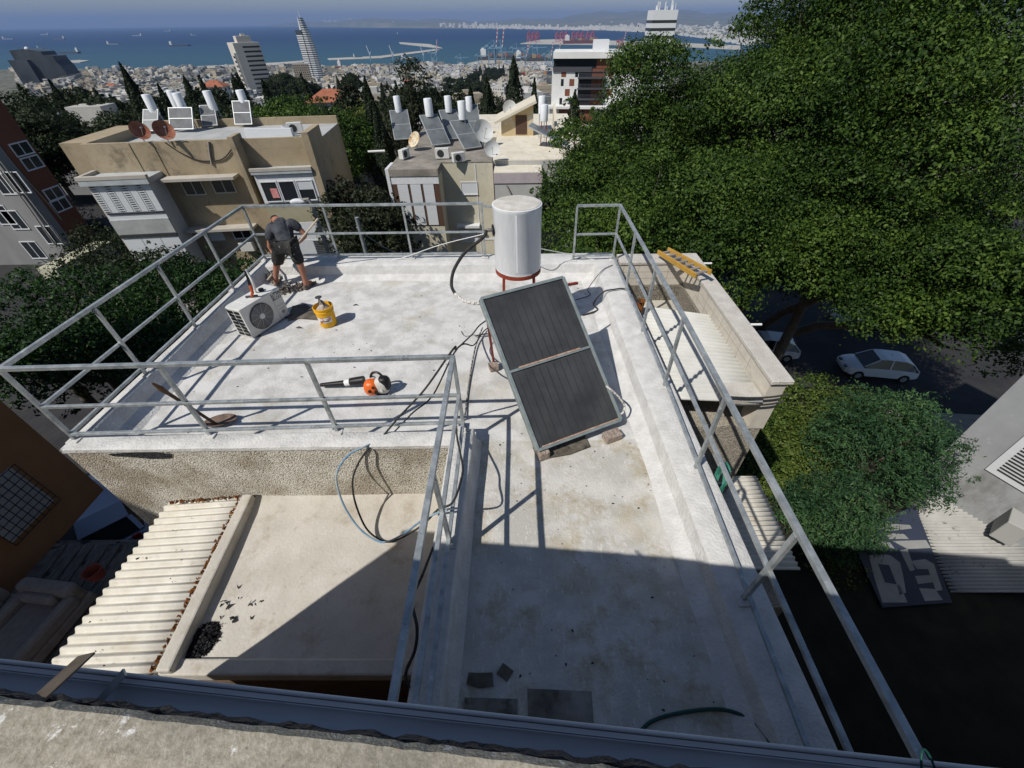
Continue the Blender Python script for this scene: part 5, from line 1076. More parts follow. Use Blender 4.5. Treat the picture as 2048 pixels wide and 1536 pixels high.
# ================================================================ other tall buildings
def tower(name,label,F,uW,z0,z1,dep,m,bands,bm,extra=None,cat='building'):
    c=F.w(uW/2,-dep/2,z0); t=empty(name,c,label,cat); b=MB(); F.box(b,0,uW,z0,z1,-dep,0); loc(b,'wall',m,t)
    return t
CON=mat('beige_concrete',(.50,.47,.42),(.56,.53,.47),scale=.05,rough=.9)
D=620; FB=Face(onY(468,95,D),onY(521,95,D)+Vector((0,25,0)))
zt=FB.px(470,86)[1]; zb=-85; u2,_=FB.px(521,95)
tw=empty('beige_tower',FB.w(8,-12,zb),'beige concrete high rise with dark window bands, left of the curved white skyscraper','building')
b=MB(); FB.box(b,0,u2,zb,zt,-30,0); loc(b,'wall',CON,tw)
b=MB(); FB.box(b,u2*.2,u2*.75,zt,zt+6,-14,-1); FB.box(b,u2*.45,u2*.6,zt+6,zt+8,-10,-6); loc(b,'plant_room',CON,tw)
nf=15
for k in range(nf):
    z=zt-3-(zt-zb-6)*k/nf*.98
    b=MB(); FB.box(b,u2*.32,u2-.5,z-1.7,z,-.2,.2); loc(b,'window_band',GLASS,tw)
    b=MB(); P=[FB.w(u2-.1,-d_,0) for d_ in (2,29)]; FB.box(b,u2-.2,u2+.25,z-1.9,z,-29,-2); loc(b,'window_band',GLASS,tw)
    if k>1:
        b=MB(); FB.box(b,-2.6,-.2,z-2.1,z-.2,-9,-1); loc(b,'window_band',GLASS,tw)
b=MB(); FB.box(b,-2.4,0,zb,zt-9,-9.2,-.8); loc(b,'side_bay',CON,tw)
# curved sail tower
D=1480; sb=Vector((onY(632,150,D).x,D,-121)); ss=empty('curved_skyscraper',sb,'slim white and glass skyscraper with a curved sail shape and a spire','skyscraper')
mperpx=D*.752/826.6
H_=137.; vs=[]; levels=29; WB=mat('skyscraper_white',(.62,.63,.63),rough=.6); DG=mat('skyscraper_glass',(.045,.06,.08),rough=.3)
def sail(t): # half widths: left flat part and right curved part
    right=13.5*(1-max(0,(t-.28)/.75)**2.2)+.5 if t<1 else .5
    return right
for k in range(levels):
    t0=k/levels; t1=(k+.55)/levels; t2=(k+1)/levels
    for (ta,tbn,m_,nm,sc) in ((t0,t1,WB,'white_band',1.),(t1,t2,DG,'glass_band',.97)):
        rA=sail(ta*.97); rB=sail(tbn*.97); b=MB(); 
        def ring(r,z): 
            return [(sb.x+x*1.35,sb.y+y,z) for x,y in [(-1,-11*sc),(r*.55,-10*sc),(r,-5*sc),(r,6),(r*.5,11),(-1,12)]]
        b.add(ring(rA*sc,-121+ta*H_)+ring(rB*sc,-121+tbn*H_),[(0,1,2,3,4,5)[::-1],(6,7,8,9,10,11)]+[(i,(i+1)%6,6+(i+1)%6,6+i) for i in range(6)]); loc(b,nm,m_,ss)
        if ta<.76:
            b=MB(); x0,x1=(-21,-4) ; b.prism([(sb.x+x0*sc,sb.y-7*sc),(sb.x+x1,sb.y-10*sc),(sb.x+x1,sb.y+8),(sb.x+x0*sc,sb.y+6)],-121+ta*H_,-121+tbn*H_); loc(b,nm,m_,ss)
b=MB(); b.prism([(sb.x-4,sb.y-8),(sb.x-1,sb.y-8),(sb.x-1,sb.y+8),(sb.x-4,sb.y+8)],-121,-121+H_*.8); loc(b,'glass_core',DG,ss)
b=MB(); b.prism([(sb.x-21.4,sb.y-7.4),(sb.x-4,sb.y-10.4),(sb.x-4,sb.y+8),(sb.x-21.4,sb.y+6)],-121+H_*.76,-121+H_*.82); loc(b,'dark_top',DG,ss)
b=MB(); b.tube([(sb.x-1,sb.y,-121+H_*.9),(sb.x-1,sb.y,-121+H_*1.02),(sb.x-1.5,sb.y,-121+H_*1.12)],[2,1.,.2],6); b.tube([(sb.x-8,sb.y,-121+H_*.82),(sb.x-8,sb.y,-121+H_*.95),(sb.x-8.5,sb.y,-121+H_*1.02)],[3,1.5,.2],6); loc(b,'spire',WB,ss)
# dark stepped office block on the left
D=1250; FD=Face(onY(22,120,D),onY(135,128,D)); dk=empty('dark_office_block',FD.w(60,-20,-115),'dark glass office block with stepped roofline and white dome, far left by the sea','building')
DGL=mat('dark_office_glass',(.025,.03,.036),(.05,.058,.068),scale=.03,rough=.3)
pl_=[FD.px(*p) for p in ((18,101),(45,98),(62,100),(80,103),(86,110),(104,112),(110,121),(121,131),(134,149),(104,158),(50,156))]
b=MB(); n=len(pl_); b.add([FD.w(u,0,z) for u,z in pl_]+[FD.w(u,-40,z) for u,z in pl_],[tuple(range(n)),tuple(range(n,2*n))[::-1]]+[(i,i+n,(i+1)%n+n,(i+1)%n) for i in range(n)])
bm=bmesh.new(); o=b.build('glass_block',DGL); bm.from_mesh(o.data); bmesh.ops.recalc_face_normals(bm,faces=bm.faces); bm.to_mesh(o.data); bm.free(); at(o,dk)
u0_,z1_=FD.px(22,120); u1_,_=FD.px(60,120); b=MB(); FD.box(b,u0_,u1_,-112,z1_,.1,9); loc(b,'front_block',DGL,dk)
b=MB(); u_,z_=FD.px(47,99); b.lathe([(5,0),(4.6,2),(3,4),(.01,5)],FD.w(u_,-10,z_),14); loc(b,'dome',FRW,dk)
# white banded tower far right
D=400; FN=Face(onY(1302,60,D),onY(1350,60,D)); nt_=empty('white_banded_tower',FN.w(8,-8,-60),'tall white tower with dark window bands and antennas rising above the big trees','building')
u2,_=FN.px(1350,60); zt=FN.px(1303,20)[1]
b=MB(); FN.box(b,0,u2,-60,zt,-u2,0); loc(b,'wall',FRW,nt_)
for k in range(14):
    z=zt-5.5-k*4.4; b=MB(); FN.box(b,-.1,u2+.1,z-1.6,z,-u2-.1,.1); loc(b,'window_band',GLASS,nt_)
rng=random.Random(4)
for k in range(16):
    u_=u2*rng.random(); d_=-u2*rng.random(); h=rng.uniform(1.5,5 if k>2 else 9); b=MB(); p=FN.w(u_,d_,zt); b.bar(p,p+Vector((0,0,h)),.3 if k>6 else .7); loc(b,'antenna',FRW,nt_)
# ================================================================ tall buildings at the left edge
Dl=40; FL=Face(onY(-60,330,Dl),onY(140,330,Dl)); lb=empty('red_brown_building',onY(60,300,Dl)+Vector((0,6,-14)),'tall dark red plastered building at the left edge behind the trees','building')
um=FL.px(76,411)[0]; K1=FL.w(um,0,0); K2y=onX(76,307,K1.x).y; FS=Face(K1,Vector((K1.x,K2y,0)))
b=MB(); b.prism([(K1.x-18,K1.y+.6),(K1.x-.003,K1.y+.6),(K1.x-.003,K2y),(K1.x-18,K2y)],-16,6); loc(b,'wall',mat('dark_red_render',(.15,.055,.035),(.19,.075,.045),scale=.3,rough=.95),lb)
for (x,y) in((44,298),(65,326),(108,387),(122,410)):
    u,z=FS.px(x,y,0); window(FS,lb,(u-.8,u+.8,z-.4,z+.45),0,panes=2,fw=.1)
lg=empty('grey_apartment_building',FL.w(um-6,-6,-16),'grey white apartment building in shade at the left edge, next to the dark red one','building')
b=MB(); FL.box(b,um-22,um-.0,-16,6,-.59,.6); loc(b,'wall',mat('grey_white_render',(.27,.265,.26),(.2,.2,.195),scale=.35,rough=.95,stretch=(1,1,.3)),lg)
for (x,y) in((8,368),(32,365),(5,430),(68,500),(100,470),(30,440)):
    u,z=FL.px(x,y,.6); window(FL,lg,(u-.7,u+.7,z-.8,z+.8),.6,panes=2,fw=.08)
for i,pp in enumerate((((15,300),(60,360),(130,450),(180,520)),((0,340),(50,405),(110,490)))):
    b=MB(); P=[]
    for x,y in pp: u,z=FL.px(x,y,.75); P.append(FL.w(min(u,um+.5),.75,z))
    b.tube(P,.06,6); loc(b,'drain_pipe',CONCD,lg)
pb=G(155,520,-13); b=MB(); a=G(100,548,-11.5); c=G(212,492,-11.5); b.bar(a,c,1.6,.9); tag(b.build('balcony_beam',mat('pale_green_beam',(.4,.39,.28),(.46,.44,.33),scale=.5,rough=.9)),'long pale yellow beam of a porch at the foot of the grey left building','beam')
cable('black_cable',[onY(-30,250,30),onY(30,330,30),onY(100,410,30),onY(125,440,30)],.05,BLK2,'thick black cable crossing in front of the grey left building')
b=MB(); lp=G(643,600,-9); P_=[Vector((-5.2,14,-9)),]
# street lamp rising behind the back railing
p=onY(660,520,12); q=onY(617,398,12); lm=empty('street_lamp',(p.x,p.y,-14.5),'grey street lamp with its head bent over behind the worker','street lamp')
b=MB(); b.tube([Vector((q.x+.05,12,-14.5)),Vector((q.x+.05,12,q.z-.15)),Vector((q.x,12,q.z)),Vector((q.x-.2,12,q.z-.02))],[.09,.05,.04,.04],8); loc(b,'pole',CONCD,lm)
hq=onY(596,404,12); e_=ell(hq,.22,.13,.09); loc(e_,'lamp_head',FRW,lm,smooth=True)
p=onY(713,435,10.5); b=MB(); b.tube([(p.x,10.5,-14.5),p],[.07,.05],10); tag(b.build('metal_post',GALV,smooth=True),'round grey metal post rising behind the back railing, left of the white tank','post')
cable('wire',[onY(713,455,10.5),onY(760,490,11),onY(800,510,11.5)],.012,GALV,'thin wire running down from the grey metal post')
# ================================================================ right hand house, lean-to and banner
Dr=7.0; K=onY(1880,912,Dr); FR=Face(K,K+Vector((3.2,-6.5,0))); rh=empty('white_house',(14,9,-14.5),'pale rendered house in dappled light at the right edge, with a louvred shutter','building')
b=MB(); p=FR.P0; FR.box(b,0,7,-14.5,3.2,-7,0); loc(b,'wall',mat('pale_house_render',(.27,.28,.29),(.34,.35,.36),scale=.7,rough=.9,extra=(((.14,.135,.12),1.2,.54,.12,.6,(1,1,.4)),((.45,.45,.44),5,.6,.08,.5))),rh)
r=FR.rect((1978,932),(2060,930)); u0,z0=FR.px(1978,932); b=MB(); FR.box(b,u0,u0+2.0,z0-.1,z0+1.25,0,.05); loc(b,'window',SHT,rh)
b=MB(); 
for k in range(10): FR.box(b,u0+.15+k*.0,u0+.85,z0+.05+k*.09,z0+.09+k*.09,.052,.062)
loc(b,'louvres',BLK2,rh)
ln=empty('lean_to_roof',(11,4,-7),'grey corrugated lean-to roof in dappled tree shade at the right edge','roof sheet')
z=-6.6
o=corrug('sheet',G(1900,1185,z),G(1812,988,z),G(2140,1185,z+.3),G(1985,985,z+.5),30,.03,mat('grey_roof_sheet',(.33,.33,.31),(.43,.42,.4),scale=1.2,rough=.9,col3=(.16,.15,.13),scale3=3,t3=.6)); at(o,ln)
b=MB(); g4=[G(1905,1180,-7.3),G(1820,995,-7.3),G(1990,995,-7.3),G(2140,1180,-7.3)]; b.prism([(p.x,p.y) for p in g4],-14.5,-7.25); loc(b,'wall',CONCD,ln)
pa=onY(2005,1060,4.6) ; t=empty('air_conditioner',G(2005,1060,-6.1),'dusty grey air conditioner on the lean-to at the right edge','air conditioner',rz=.7)
b=MB(); b.box(-.45,.45,-.2,.2,0,.65); b.build('casing',mat('dusty_casing',(.35,.35,.33),rough=.8),t,bevel=.02)
b=MB(); b.lathe([(.24,0),(.22,.02),(.001,.022)],(-.1,-.2,.34),20,axis=(0,-1,0)); b.build('fan_grille',MATS['fan_dark'],t)
# dark banner with big pale shapes spread on a lower roof
zb_=-6.52
bn=empty('printed_tarp',G(1800,1120,zb_),'dark blue tarpaulin with large pale lettering spread below the lean-to','tarpaulin')
def gp(px,z): return [G(x,y,z) for x,y in px]
b=MB(); P=gp([(1700,1068),(1830,1010),(1905,1205),(1765,1215),(1735,1150)],zb_); b.prism([(p.x,p.y) for p in P],zb_-.03,zb_); loc(b,'cloth',mat('navy_tarp',(.025,.035,.06),(.035,.045,.075),scale=1,rough=.7),bn)
PALE=mat('shade_dimmed_print',(.22,.225,.22),(.3,.3,.295),scale=1.5,rough=.8)  # lettering greyed down, tree shade put into its colour
for px in ([(1720,1073),(1758,1078),(1780,1085),(1790,1098),(1740,1085)],[(1757,1046),(1820,1050),(1824,1057),(1770,1063)],[(1770,1066),(1808,1068),(1818,1078),(1778,1078)],[(1785,1082),(1852,1080),(1862,1096),(1815,1098)],
   [(1738,1112),(1745,1108),(1780,1110),(1800,1125),(1806,1150),(1812,1185),(1800,1190),(1790,1160),(1778,1130),(1756,1128),(1770,1165),(1800,1170),(1815,1205),(1765,1205),(1750,1160)],
   [(1800,1100),(1815,1098),(1830,1140),(1820,1142)],[(1822,1122),(1850,1118),(1868,1128),(1885,1180),(1872,1182),(1856,1138),(1834,1138)],[(1838,1176),(1870,1178),(1886,1200),(1850,1202)],[(1830,1152),(1860,1150),(1868,1164),(1836,1168)]):
    P=gp(px,zb_+.004); b=MB(); n=len(P); b.add([tuple(p) for p in P],[tuple(range(n))]); o=b.build('print_mark',PALE); 
    if o.data.polygons[0].normal.z<0: o.data.flip_normals()
    at(o,bn)
# ================================================================ trees
LF1=leafmat('ficus_leaves',(.010,.028,.005),(.035,.073,.011),(.105,.165,.026),scale=.35)
LF2=leafmat('dark_leaves',(.008,.026,.006),(.018,.052,.011),(.045,.10,.022),scale=.4)
LCY=leafmat('cypress_leaves',(.009,.018,.008),(.020,.032,.014),(.045,.06,.028),scale=.8)
LPI=leafmat('pine_leaves',(.012,.02,.009),(.028,.038,.018),(.06,.07,.035),scale=.5)
LDK=leafmat('olive_dark_leaves',(.010,.019,.007),(.022,.036,.013),(.05,.068,.028),scale=.5)
LYG=leafmat('yellow_green_leaves',(.05,.06,.012),(.09,.11,.02),(.15,.16,.04),scale=.8)
LIV=leafmat('ivy_leaves',(.03,.06,.01),(.075,.12,.02),(.16,.19,.05),scale=.6)
BARK=mat('bark',(.09,.07,.055),(.14,.12,.1),scale=3,rough=.95)
GT='big trees along the right hand street'
def bigtree(x,y,top,R,label,seed,m=LF1,per=1150,size=.15,nl=30,lr=None,base=-14.3,low=-.45,group=GT):
    return tree('leafy_tree',(x,y,base),R,top-base,label,m,BARK,seed,nl=nl,lr=lr or R[0]*.36,per=per,size=size,group=group,low=low,trunk_r=.26,aspect=.55,lean={19.5:6.,20:4.5,16.:9.}.get(D,0.),down=-.12,layers=(1.,.62),shell=.32)
def cen(px,py,D): p=onY(px,py,D); return p
# ---- cypresses, pines and round trees of the middle distance
gtp={}
def mid(px_top,py_top,D,w,label,kind,h=None,seed=None,group=None):
    p=onY(px_top,py_top,D); g=gz(p.x,D); H=p.z-g
    sd=seed or int(px_top*7+py_top)
    if kind=='cypress': return cypress('cypress_tree',(p.x,D,g),w,H,label,LCY,BARK,sd,size=max(.16,D*.0045),group=group)
    m={'dark':LDK,'pine':LPI,'yellow':LYG,'green':LF1}[kind]
    return tree('pine_tree' if kind=='pine' else 'leafy_tree',(p.x,D,g),(w,w,h or w*.8),H,label,m,BARK,sd,nl=46,lr=w*.34,per=150 if D>60 else 260,size=max(.22,min(1.2,D*.0055)),cat='pine tree' if kind=='pine' else 'tree',group=group,low=-.7,trunk_r=.3)
CYP='cypresses on the slope below'
for a in ((240,128,75,1.9,'tall slender cypress behind the rusty dishes, the highest of its row'),(316,170,85,1.6,'thin cypress behind the lettered water tank'),(368,155,95,2.4,'broad cypress behind the pair of tanks on the ochre building'),
  (465,152,80,2.3,'dark cypress in front of the beige tower'),(729,155,55,1.5,'slim cypress immediately left of the shaggy pine'),(748,205,34,1.35,'near dark cypress column in the gap beside the cream building'),
  (973,155,60,1.9,'cypress behind the ochre hut and largest dishes'),(1027,116,90,2.6,'tall cypress rising above the container yard'),(1069,158,70,1.2,'thin cypress just left of the modern white building'),
  (1150,185,62,1.9,'cypress in front of the dark balconies of the modern white building'),(940,172,66,1.5,'shorter cypress left of the one behind the dishes'),(98,160,90,1.5,'thin cypress near the left end of the tree belt'),(530,165,110,1.6,'small cypress right of the beige tower foot'),(700,205,90,1.2,'small narrow cypress in front of the red tiled roof')):
    mid(a[0],a[1],a[2],a[3],a[4],'cypress',group=CYP)
MT='trees of the middle slope'
for a in ((815,128,52,3.4,'big shaggy dark pine behind the cream building tanks','pine',7.),(690,165,100,3.5,'grey green pine beside the slim cypress','pine',6),(780,175,40,1.8,'loose grey pine left of the shaggy one','pine',5),
  (570,195,62,5.5,'broad dark green tree right of the beige tower','green',4),(640,215,50,5,'dense dark green tree behind the ochre building right end','green',4),(620,250,44,4,'low green bush top behind the small grey building','green',3),
  (725,205,58,3,'yellowish green tree behind the slim cypress','yellow',3.5),(1005,195,62,4.5,'bushy dark tree right behind the ochre hut','pine',4.5),(1050,215,50,2.,'small bushy tree beside the ochre hut','dark',3),
  (882,195,90,2.2,'palm coloured small tree in front of the white sheds','yellow',2.5),(860,180,100,3,'grey green tree left of the small palm coloured one','pine',3),
  (50,190,85,6,'dark tree at the left end of the tree belt','dark',5),(20,215,60,5,'dark tree beside the dark red building','dark',5),(140,185,95,6,'dark tree left of the tallest cypress','dark',5),(190,195,88,5.5,'dark tree just left of the tallest cypress, in front','dark',5),
  (290,190,92,5,'dark tree between the tallest and the thin cypress','dark',5),(340,195,100,5,'dark tree behind the lettered tank','dark',5),(420,180,105,5.5,'dark tree left of the cypress by the beige tower','dark',5),(75,215,70,5,'dark tree above the far left rooftops','dark',4),
  (230,215,70,5,'dark tree at the foot of the tallest cypress','dark',4.5),(400,205,75,5,'dark tree right of the pair of tanks','dark',4),(480,205,72,4.5,'dark tree behind the rightmost tank of the ochre roof','dark',4),(555,150,420,12,'round dark tree between the two skyscrapers','dark',9),(600,160,380,10,'dark tree in front of the curved skyscraper foot','dark',8),
  (700,150,400,9,'dark tree right of the curved skyscraper','dark',8),(1230,215,80,4,'dark tree by the podium of the modern building','dark',4),(900,180,75,3,'dark tree beside the shorter cypress','dark',4),
  (700,360,26,2.4,'sunlit shrubby tree at the foot of the near cypress','pine',2.5),(740,395,24,2.2,'olive shrub below the near cypress','pine',2.2)):
    mid(a[0],a[1],a[2],a[3],a[4],a[5],h=a[6],group=MT)
for i,(px,py,D,R,l) in enumerate(((185,452,31,(3.4,3,2.6),'added dark tree filling the black shadow right of the grey left building'),(265,500,21,(2.4,2.2,2.2),'added dark tree deepening the black shadow at the foot of the white shuttered bay'),(120,430,46,(4,3,3),'added dark tree deepening the black shadow behind the dark red building corner'))):  # crowns put in to darken a gap that lies in black shadow
    p=onY(px,py,D); tree('leafy_tree',(p.x,D,-14.3),R,max(3,p.z+14.3),l,LDK,BARK,90+i,nl=40,lr=.9,per=220,size=.2,group=MT,low=-.8,trunk_r=.2)
# grey green tree by the podium
mid(1170,225,36,2.,'brownish sparse tree between the cream building and the big trees','pine',h=3,group=MT)
# ---- big right hand trees
for i,(px,py,D,R,lab,mm) in enumerate((
  (1195,215,26,(3.0,3.,5.),'big leafy tree nearest the white modern building, its crown low on the left',LF1),
  (1325,80,28,(3.6,3.6,6.0),'big leafy tree whose top reaches the white banded tower',LF1),
  (1450,112,27,(3.4,3.4,6),'big leafy tree right of the banded tower, slightly lower crown',LF1),
  (1800,-190,25,(5.2,5,7.5),'tallest leafy tree, rising out of the top of the photo',LF1),
  (1990,-160,22,(5.6,5.6,7.5),'huge leafy tree filling the top right corner',LF1),
  (1290,330,20.5,(4.1,3.4,4.4),'leafy tree crown behind the right end of the back railing',LF1),
  (1480,300,20,(4.4,3.8,4.0),'leafy tree crown straight above the yellow ladder',LF1),
  (1640,310,20,(4.2,4.,4.2),'leafy tree crown left above the parked white hatchback',LF1),
  (1830,330,19.5,(4.4,4.,4.4),'leafy tree crown right above the parked white hatchback',LF1),
  (2010,420,16.,(3.8,3.4,3.8),'leafy tree crown at the right edge, above the dark street end',LF1),
  (1215,480,16.5,(3.0,2.6,3.2),'low leafy crown directly behind the corner post of the right railing',LF1),
  )):
    p=onY(px,py,D); bigtree(p.x,D,p.z,R,lab,40+i,m=mm,base=-14.3)
# street tree canopies on the left
GL='street trees left of the roof'
for i,(px,py,D,R,lab) in enumerate(((60,545,13.5,(2.6,2.4,1.8),'dark tree crown at the far left below the grey building'),(200,560,13,(2.6,2.4,1.9),'dark tree crown in the middle left behind the left railing'),
  (330,530,14.5,(2.6,2.3,2.0),'dark tree crown below the white shutters of the ochre building'),(445,505,16,(2.0,1.8,1.8),'dark tree crown nearest the back left corner of the roof'),
  (120,640,11.2,(2.4,2.,1.6),'dark tree crown low on the left, behind the second railing post'),(290,640,11.5,(2.0,1.8,1.6),'dark tree crown just outside the left railing'),(20,640,11.5,(2.,2.,1.6),'dark tree crown cut by the left edge of the photo'),)):
    p=onY(px,py,D); 
    tree('leafy_tree',(p.x,D,-14.3),R,p.z+14.3,lab,LF2,BARK,60+i,nl=40,lr=.6,per=330,size=.15,group=GL,low=-.6,trunk_r=.2,aspect=.45)
# ---- garden: ivy slope, big bush
def hump(px_list,z,n,h,name,m,label,cat,seed,size,per,rr=(.5,.9)):
    rng=np.random.default_rng(seed); P=[G(x,y,z) for x,y in px_list]; xs=[p.x for p in P]; ys_=[p.y for p in P]
    L=[]; k=0
    def inside(x,y):
        c=False; j=len(P)-1
        for i in range(len(P)):
            if (P[i].y>y)!=(P[j].y>y) and x<(P[j].x-P[i].x)*(y-P[i].y)/(P[j].y-P[i].y)+P[i].x: c=not c
            j=i
        return c
    while len(L)<n:
        x=rng.uniform(min(xs),max(xs)); y=rng.uniform(min(ys_),max(ys_))
        if inside(x,y): r=rng.uniform(*rr); L.append(((x,y,z+rng.uniform(-.5,0)*h),(r,r,r*.6)))
    Q,Nn=blobleaves(L,per,rng,down=-.1); o=leaves_mesh(name,Q,Nn,size,m,None,rng=rng); return tag(o,label,cat)
o=hump([(1530,770),(1640,762),(1740,800),(1700,900),(1600,960),(1680,1080),(1700,1130),(1640,1130),(1560,1000),(1480,945)],-6.2,130,.5,'ivy_bank',LIV,'sunlit yellow green ivy bank right of the stone wing','ivy',5,.10,1100,(.35,.75)); 
p=G(1780,890,-4.6); tree('feathery_bush',(p.x+.3,p.y+.3,-6.7),(1.55,1.6,1.7),3.2,'large feathery dark green bush beside the ivy bank',leafmat('feathery_leaves',(.015,.045,.02),(.035,.085,.035),(.08,.15,.05),scale=.9),BARK,77,nl=90,lr=.4,per=1300,size=.10,cat='bush',low=-.6,trunk_r=.08,aspect=.3)
p=G(1700,985,-4.6); tree('feathery_bush',(p.x,p.y,-6.7),(1.1,1.0,1.2),2.2,'smaller feathery bush in front, next to the printed tarpaulin',MATS['feathery_leaves'],BARK,78,nl=50,lr=.35,per=1300,size=.10,cat='bush',low=-.5,trunk_r=.06,aspect=.3)
# ================================================================ rooftops just behind the ochre building (left)
M_h=[mat('house_cream',(.40,.37,.31),(.46,.43,.37),scale=.2,rough=.95),mat('house_white',(.50,.49,.46),(.56,.55,.53),scale=.2,rough=.95),mat('house_sand',(.33,.28,.21),(.39,.34,.27),scale=.2,rough=.95),mat('house_grey',(.2,.2,.2),(.27,.27,.265),scale=.2,rough=.95)]
TILEROOF=mat('red_roof_tiles',(.26,.09,.05),(.36,.14,.08),scale=.6,rough=.9)
M_rf=[mat('flat_roof_pale',(.38,.37,.34),(.48,.47,.44),scale=.15,rough=.95),mat('flat_roof_grey',(.28,.28,.27),(.38,.37,.36),scale=.15,rough=.95)]
def house(x,y,g,w,d,h,m,rf,rz,label,group,red=False,detail=True,stories=None):
    t=empty('town_house',(x,y,g),label,'house',group,rz)
    b=MB(); b.box(-w/2,w/2,-d/2,d/2,-6,h); b.build('wall',m,t)
    if red:
        b=MB(); o_=.6; b.add([(-w/2-o_,-d/2-o_,h),(w/2+o_,-d/2-o_,h),(w/2+o_,d/2+o_,h),(-w/2-o_,d/2+o_,h),(-w*.15,0,h+w*.22),(w*.15,0,h+w*.22)],[(3,2,1,0),(0,1,5,4),(2,3,4,5),(1,2,5),(3,0,4)]); b.build('roof',TILEROOF,t)
    else:
        b=MB(); b.box(-w/2+.3,w/2-.3,-d/2+.3,d/2-.3,h,h+.05); b.box(-w/2,w/2,-d/2,-d/2+.28,h,h+.8); b.box(-w/2,w/2,d/2-.28,d/2,h,h+.8); b.box(-w/2,-w/2+.28,-d/2+.28,d/2-.28,h,h+.8); b.box(w/2-.28,w/2,-d/2+.28,d/2-.28,h,h+.8)
        b.box(-w*.1,w*.2,-d*.1,d*.25,h,h+2.6); b.build('roof',rf,t)
    if detail:
        b=MB(); n=max(1,int(h/3.1)); c=max(2,int(w/3))
        for i in range(n):
            for k in range(c):
                x0=-w/2+w*(k+.28)/c; z0=h-2.3-i*3.1; b.box(x0,x0+w*.45/c,-d/2-.05,-d/2+.05,z0,z0+1.4)
        c2=max(2,int(d/3.5))
        for i in range(n):
            for k in range(c2):
                y0=-d/2+d*(k+.3)/c2; z0=h-2.3-i*3.1; s=-1 if x>0 else 1; b.box(s*w/2-.05,s*w/2+.05,y0,y0+d*.4/c2,z0,z0+1.4)
        b.build('facade_windows',GLASS,t)
    return t
rng=random.Random(99)
# named individual roofs
pr=G(150,262,-9); 
t=house(pr.x-2,pr.y+6,-18,18,12,9,M_h[3],M_rf[0],.12,'flat roofed block crowded with small white water tanks, left of the rusty dishes',None)
TYP=M_rf[0]
for k in range(9):
    b=MB(); px=75+k*17; p=G(px,252-k*2.2,-8.6); boiler_set(p.x,p.y,-8.7,'small white water tank among many on the flat roof left of the rusty dishes','small water heaters on the far left roof',h=1.1,r=.25,lift=.4,light=True,pw=1.2,pl=1.2,tilt=.9,off=(.2,-.8))
mid_h=[(430,172,330,14,'r','small red tiled house left of the beige tower'),(612,170,470,24,'w','white block with dark open balconies in front of the curved skyscraper'),(665,200,140,12,'r','red tiled house behind the dark green trees'),(735,185,300,30,'s','long sand coloured block with a blue tank on top')]
for (px,py,D,w,k,l) in mid_h:
    p=onY(px,py,D); g=gz(p.x,D); house(p.x,D,g,w,w*.7,max(4,p.z-g),M_h[1] if k!='s' else M_h[2],M_rf[0],.1,l,None,red=k=='r')
p=onY(600,128,900); house(p.x,900,-95,26,20,p.z+95,M_h[2],M_rf[0],.4,'stepped sand coloured tower left of the curved skyscraper',None)
# scattered town houses
def occupied(px): return 0
cnt=0
DESC={0:'cream',1:'white',2:'sand coloured',3:'grey'}
tries=0
placed=[]
while cnt<290 and tries<12000:
    tries+=1
    px=rng.uniform(-10,1320); D=10**rng.uniform(math.log10(95),math.log10(2380)) if cnt%2 else rng.uniform(700,2380); x=(px-1045)/1099*D*.98
    if px>1100 and D<250: continue
    w=rng.uniform(9,19)*(1+D/4200); d=w*rng.uniform(.6,.9)
    if any(abs(x-a)<(w+c)*.62 and abs(D-b_)<(w+c)*.7 for a,b_,c in placed): continue
    placed.append((x,D,w)); k=rng.choices((0,1,2,3),(4,4,2,1.4))[0]; red=rng.random()<.07 and D<1200
    h=rng.uniform(4,10) if D<300 else rng.uniform(5,13)
    if D<170: h=rng.uniform(2,5)
    zone='near the foot of the slope' if D>900 else ('halfway down the slope' if D>300 else 'among the trees of the upper slope')
    house(x,D,gz(x,D)-.5,w,d,h,M_h[k],rng.choice(M_rf),rng.uniform(-.5,.5),('red tiled' if red else DESC[k])+' '+('house' if red else 'flat roofed block')+' '+zone,'houses of the lower town',red=red,detail=D<1500); cnt+=1
bs=[MB(),MB(),MB(),MB()]
for k in range(1000):
    D=rng.uniform(420,2420); px=rng.uniform(-20,1110); x=(px-1045)/1099*D
    if any(abs(x-a)<c*.6 and abs(D-b_)<c*.6 for a,b_,c in placed): continue
    w=rng.uniform(8,22)*(1+D/5000); d=w*rng.uniform(.5,.9); h=rng.uniform(5,13); g=gz(x,D); q=bs[rng.choices((0,1,2,3),(4,3,3,3.5))[0]]
    q.M=Matrix.Translation((x,D,g))@Matrix.Rotation(rng.uniform(-.6,.6),4,'Z'); q.box(-w/2,w/2,-d/2,d/2,-4,h); q.box(-w*.2,w*.1,-d*.2,d*.2,h,h+2.5)
    q.box(-w/2-.15,w/2+.15,-d/2-.1,-d/2+.0,h*.3,h*.42); q.box(-w/2-.15,w/2+.15,-d/2-.1,-d/2,h*.65,h*.77)
for i,q in enumerate(bs):
    q.M=None; tag(q.build('town_roofs',M_h[i]),'dense %s roofs of the lower town too many to tell apart'%('cream','white','sand','grey')[i],'houses',kind='stuff')
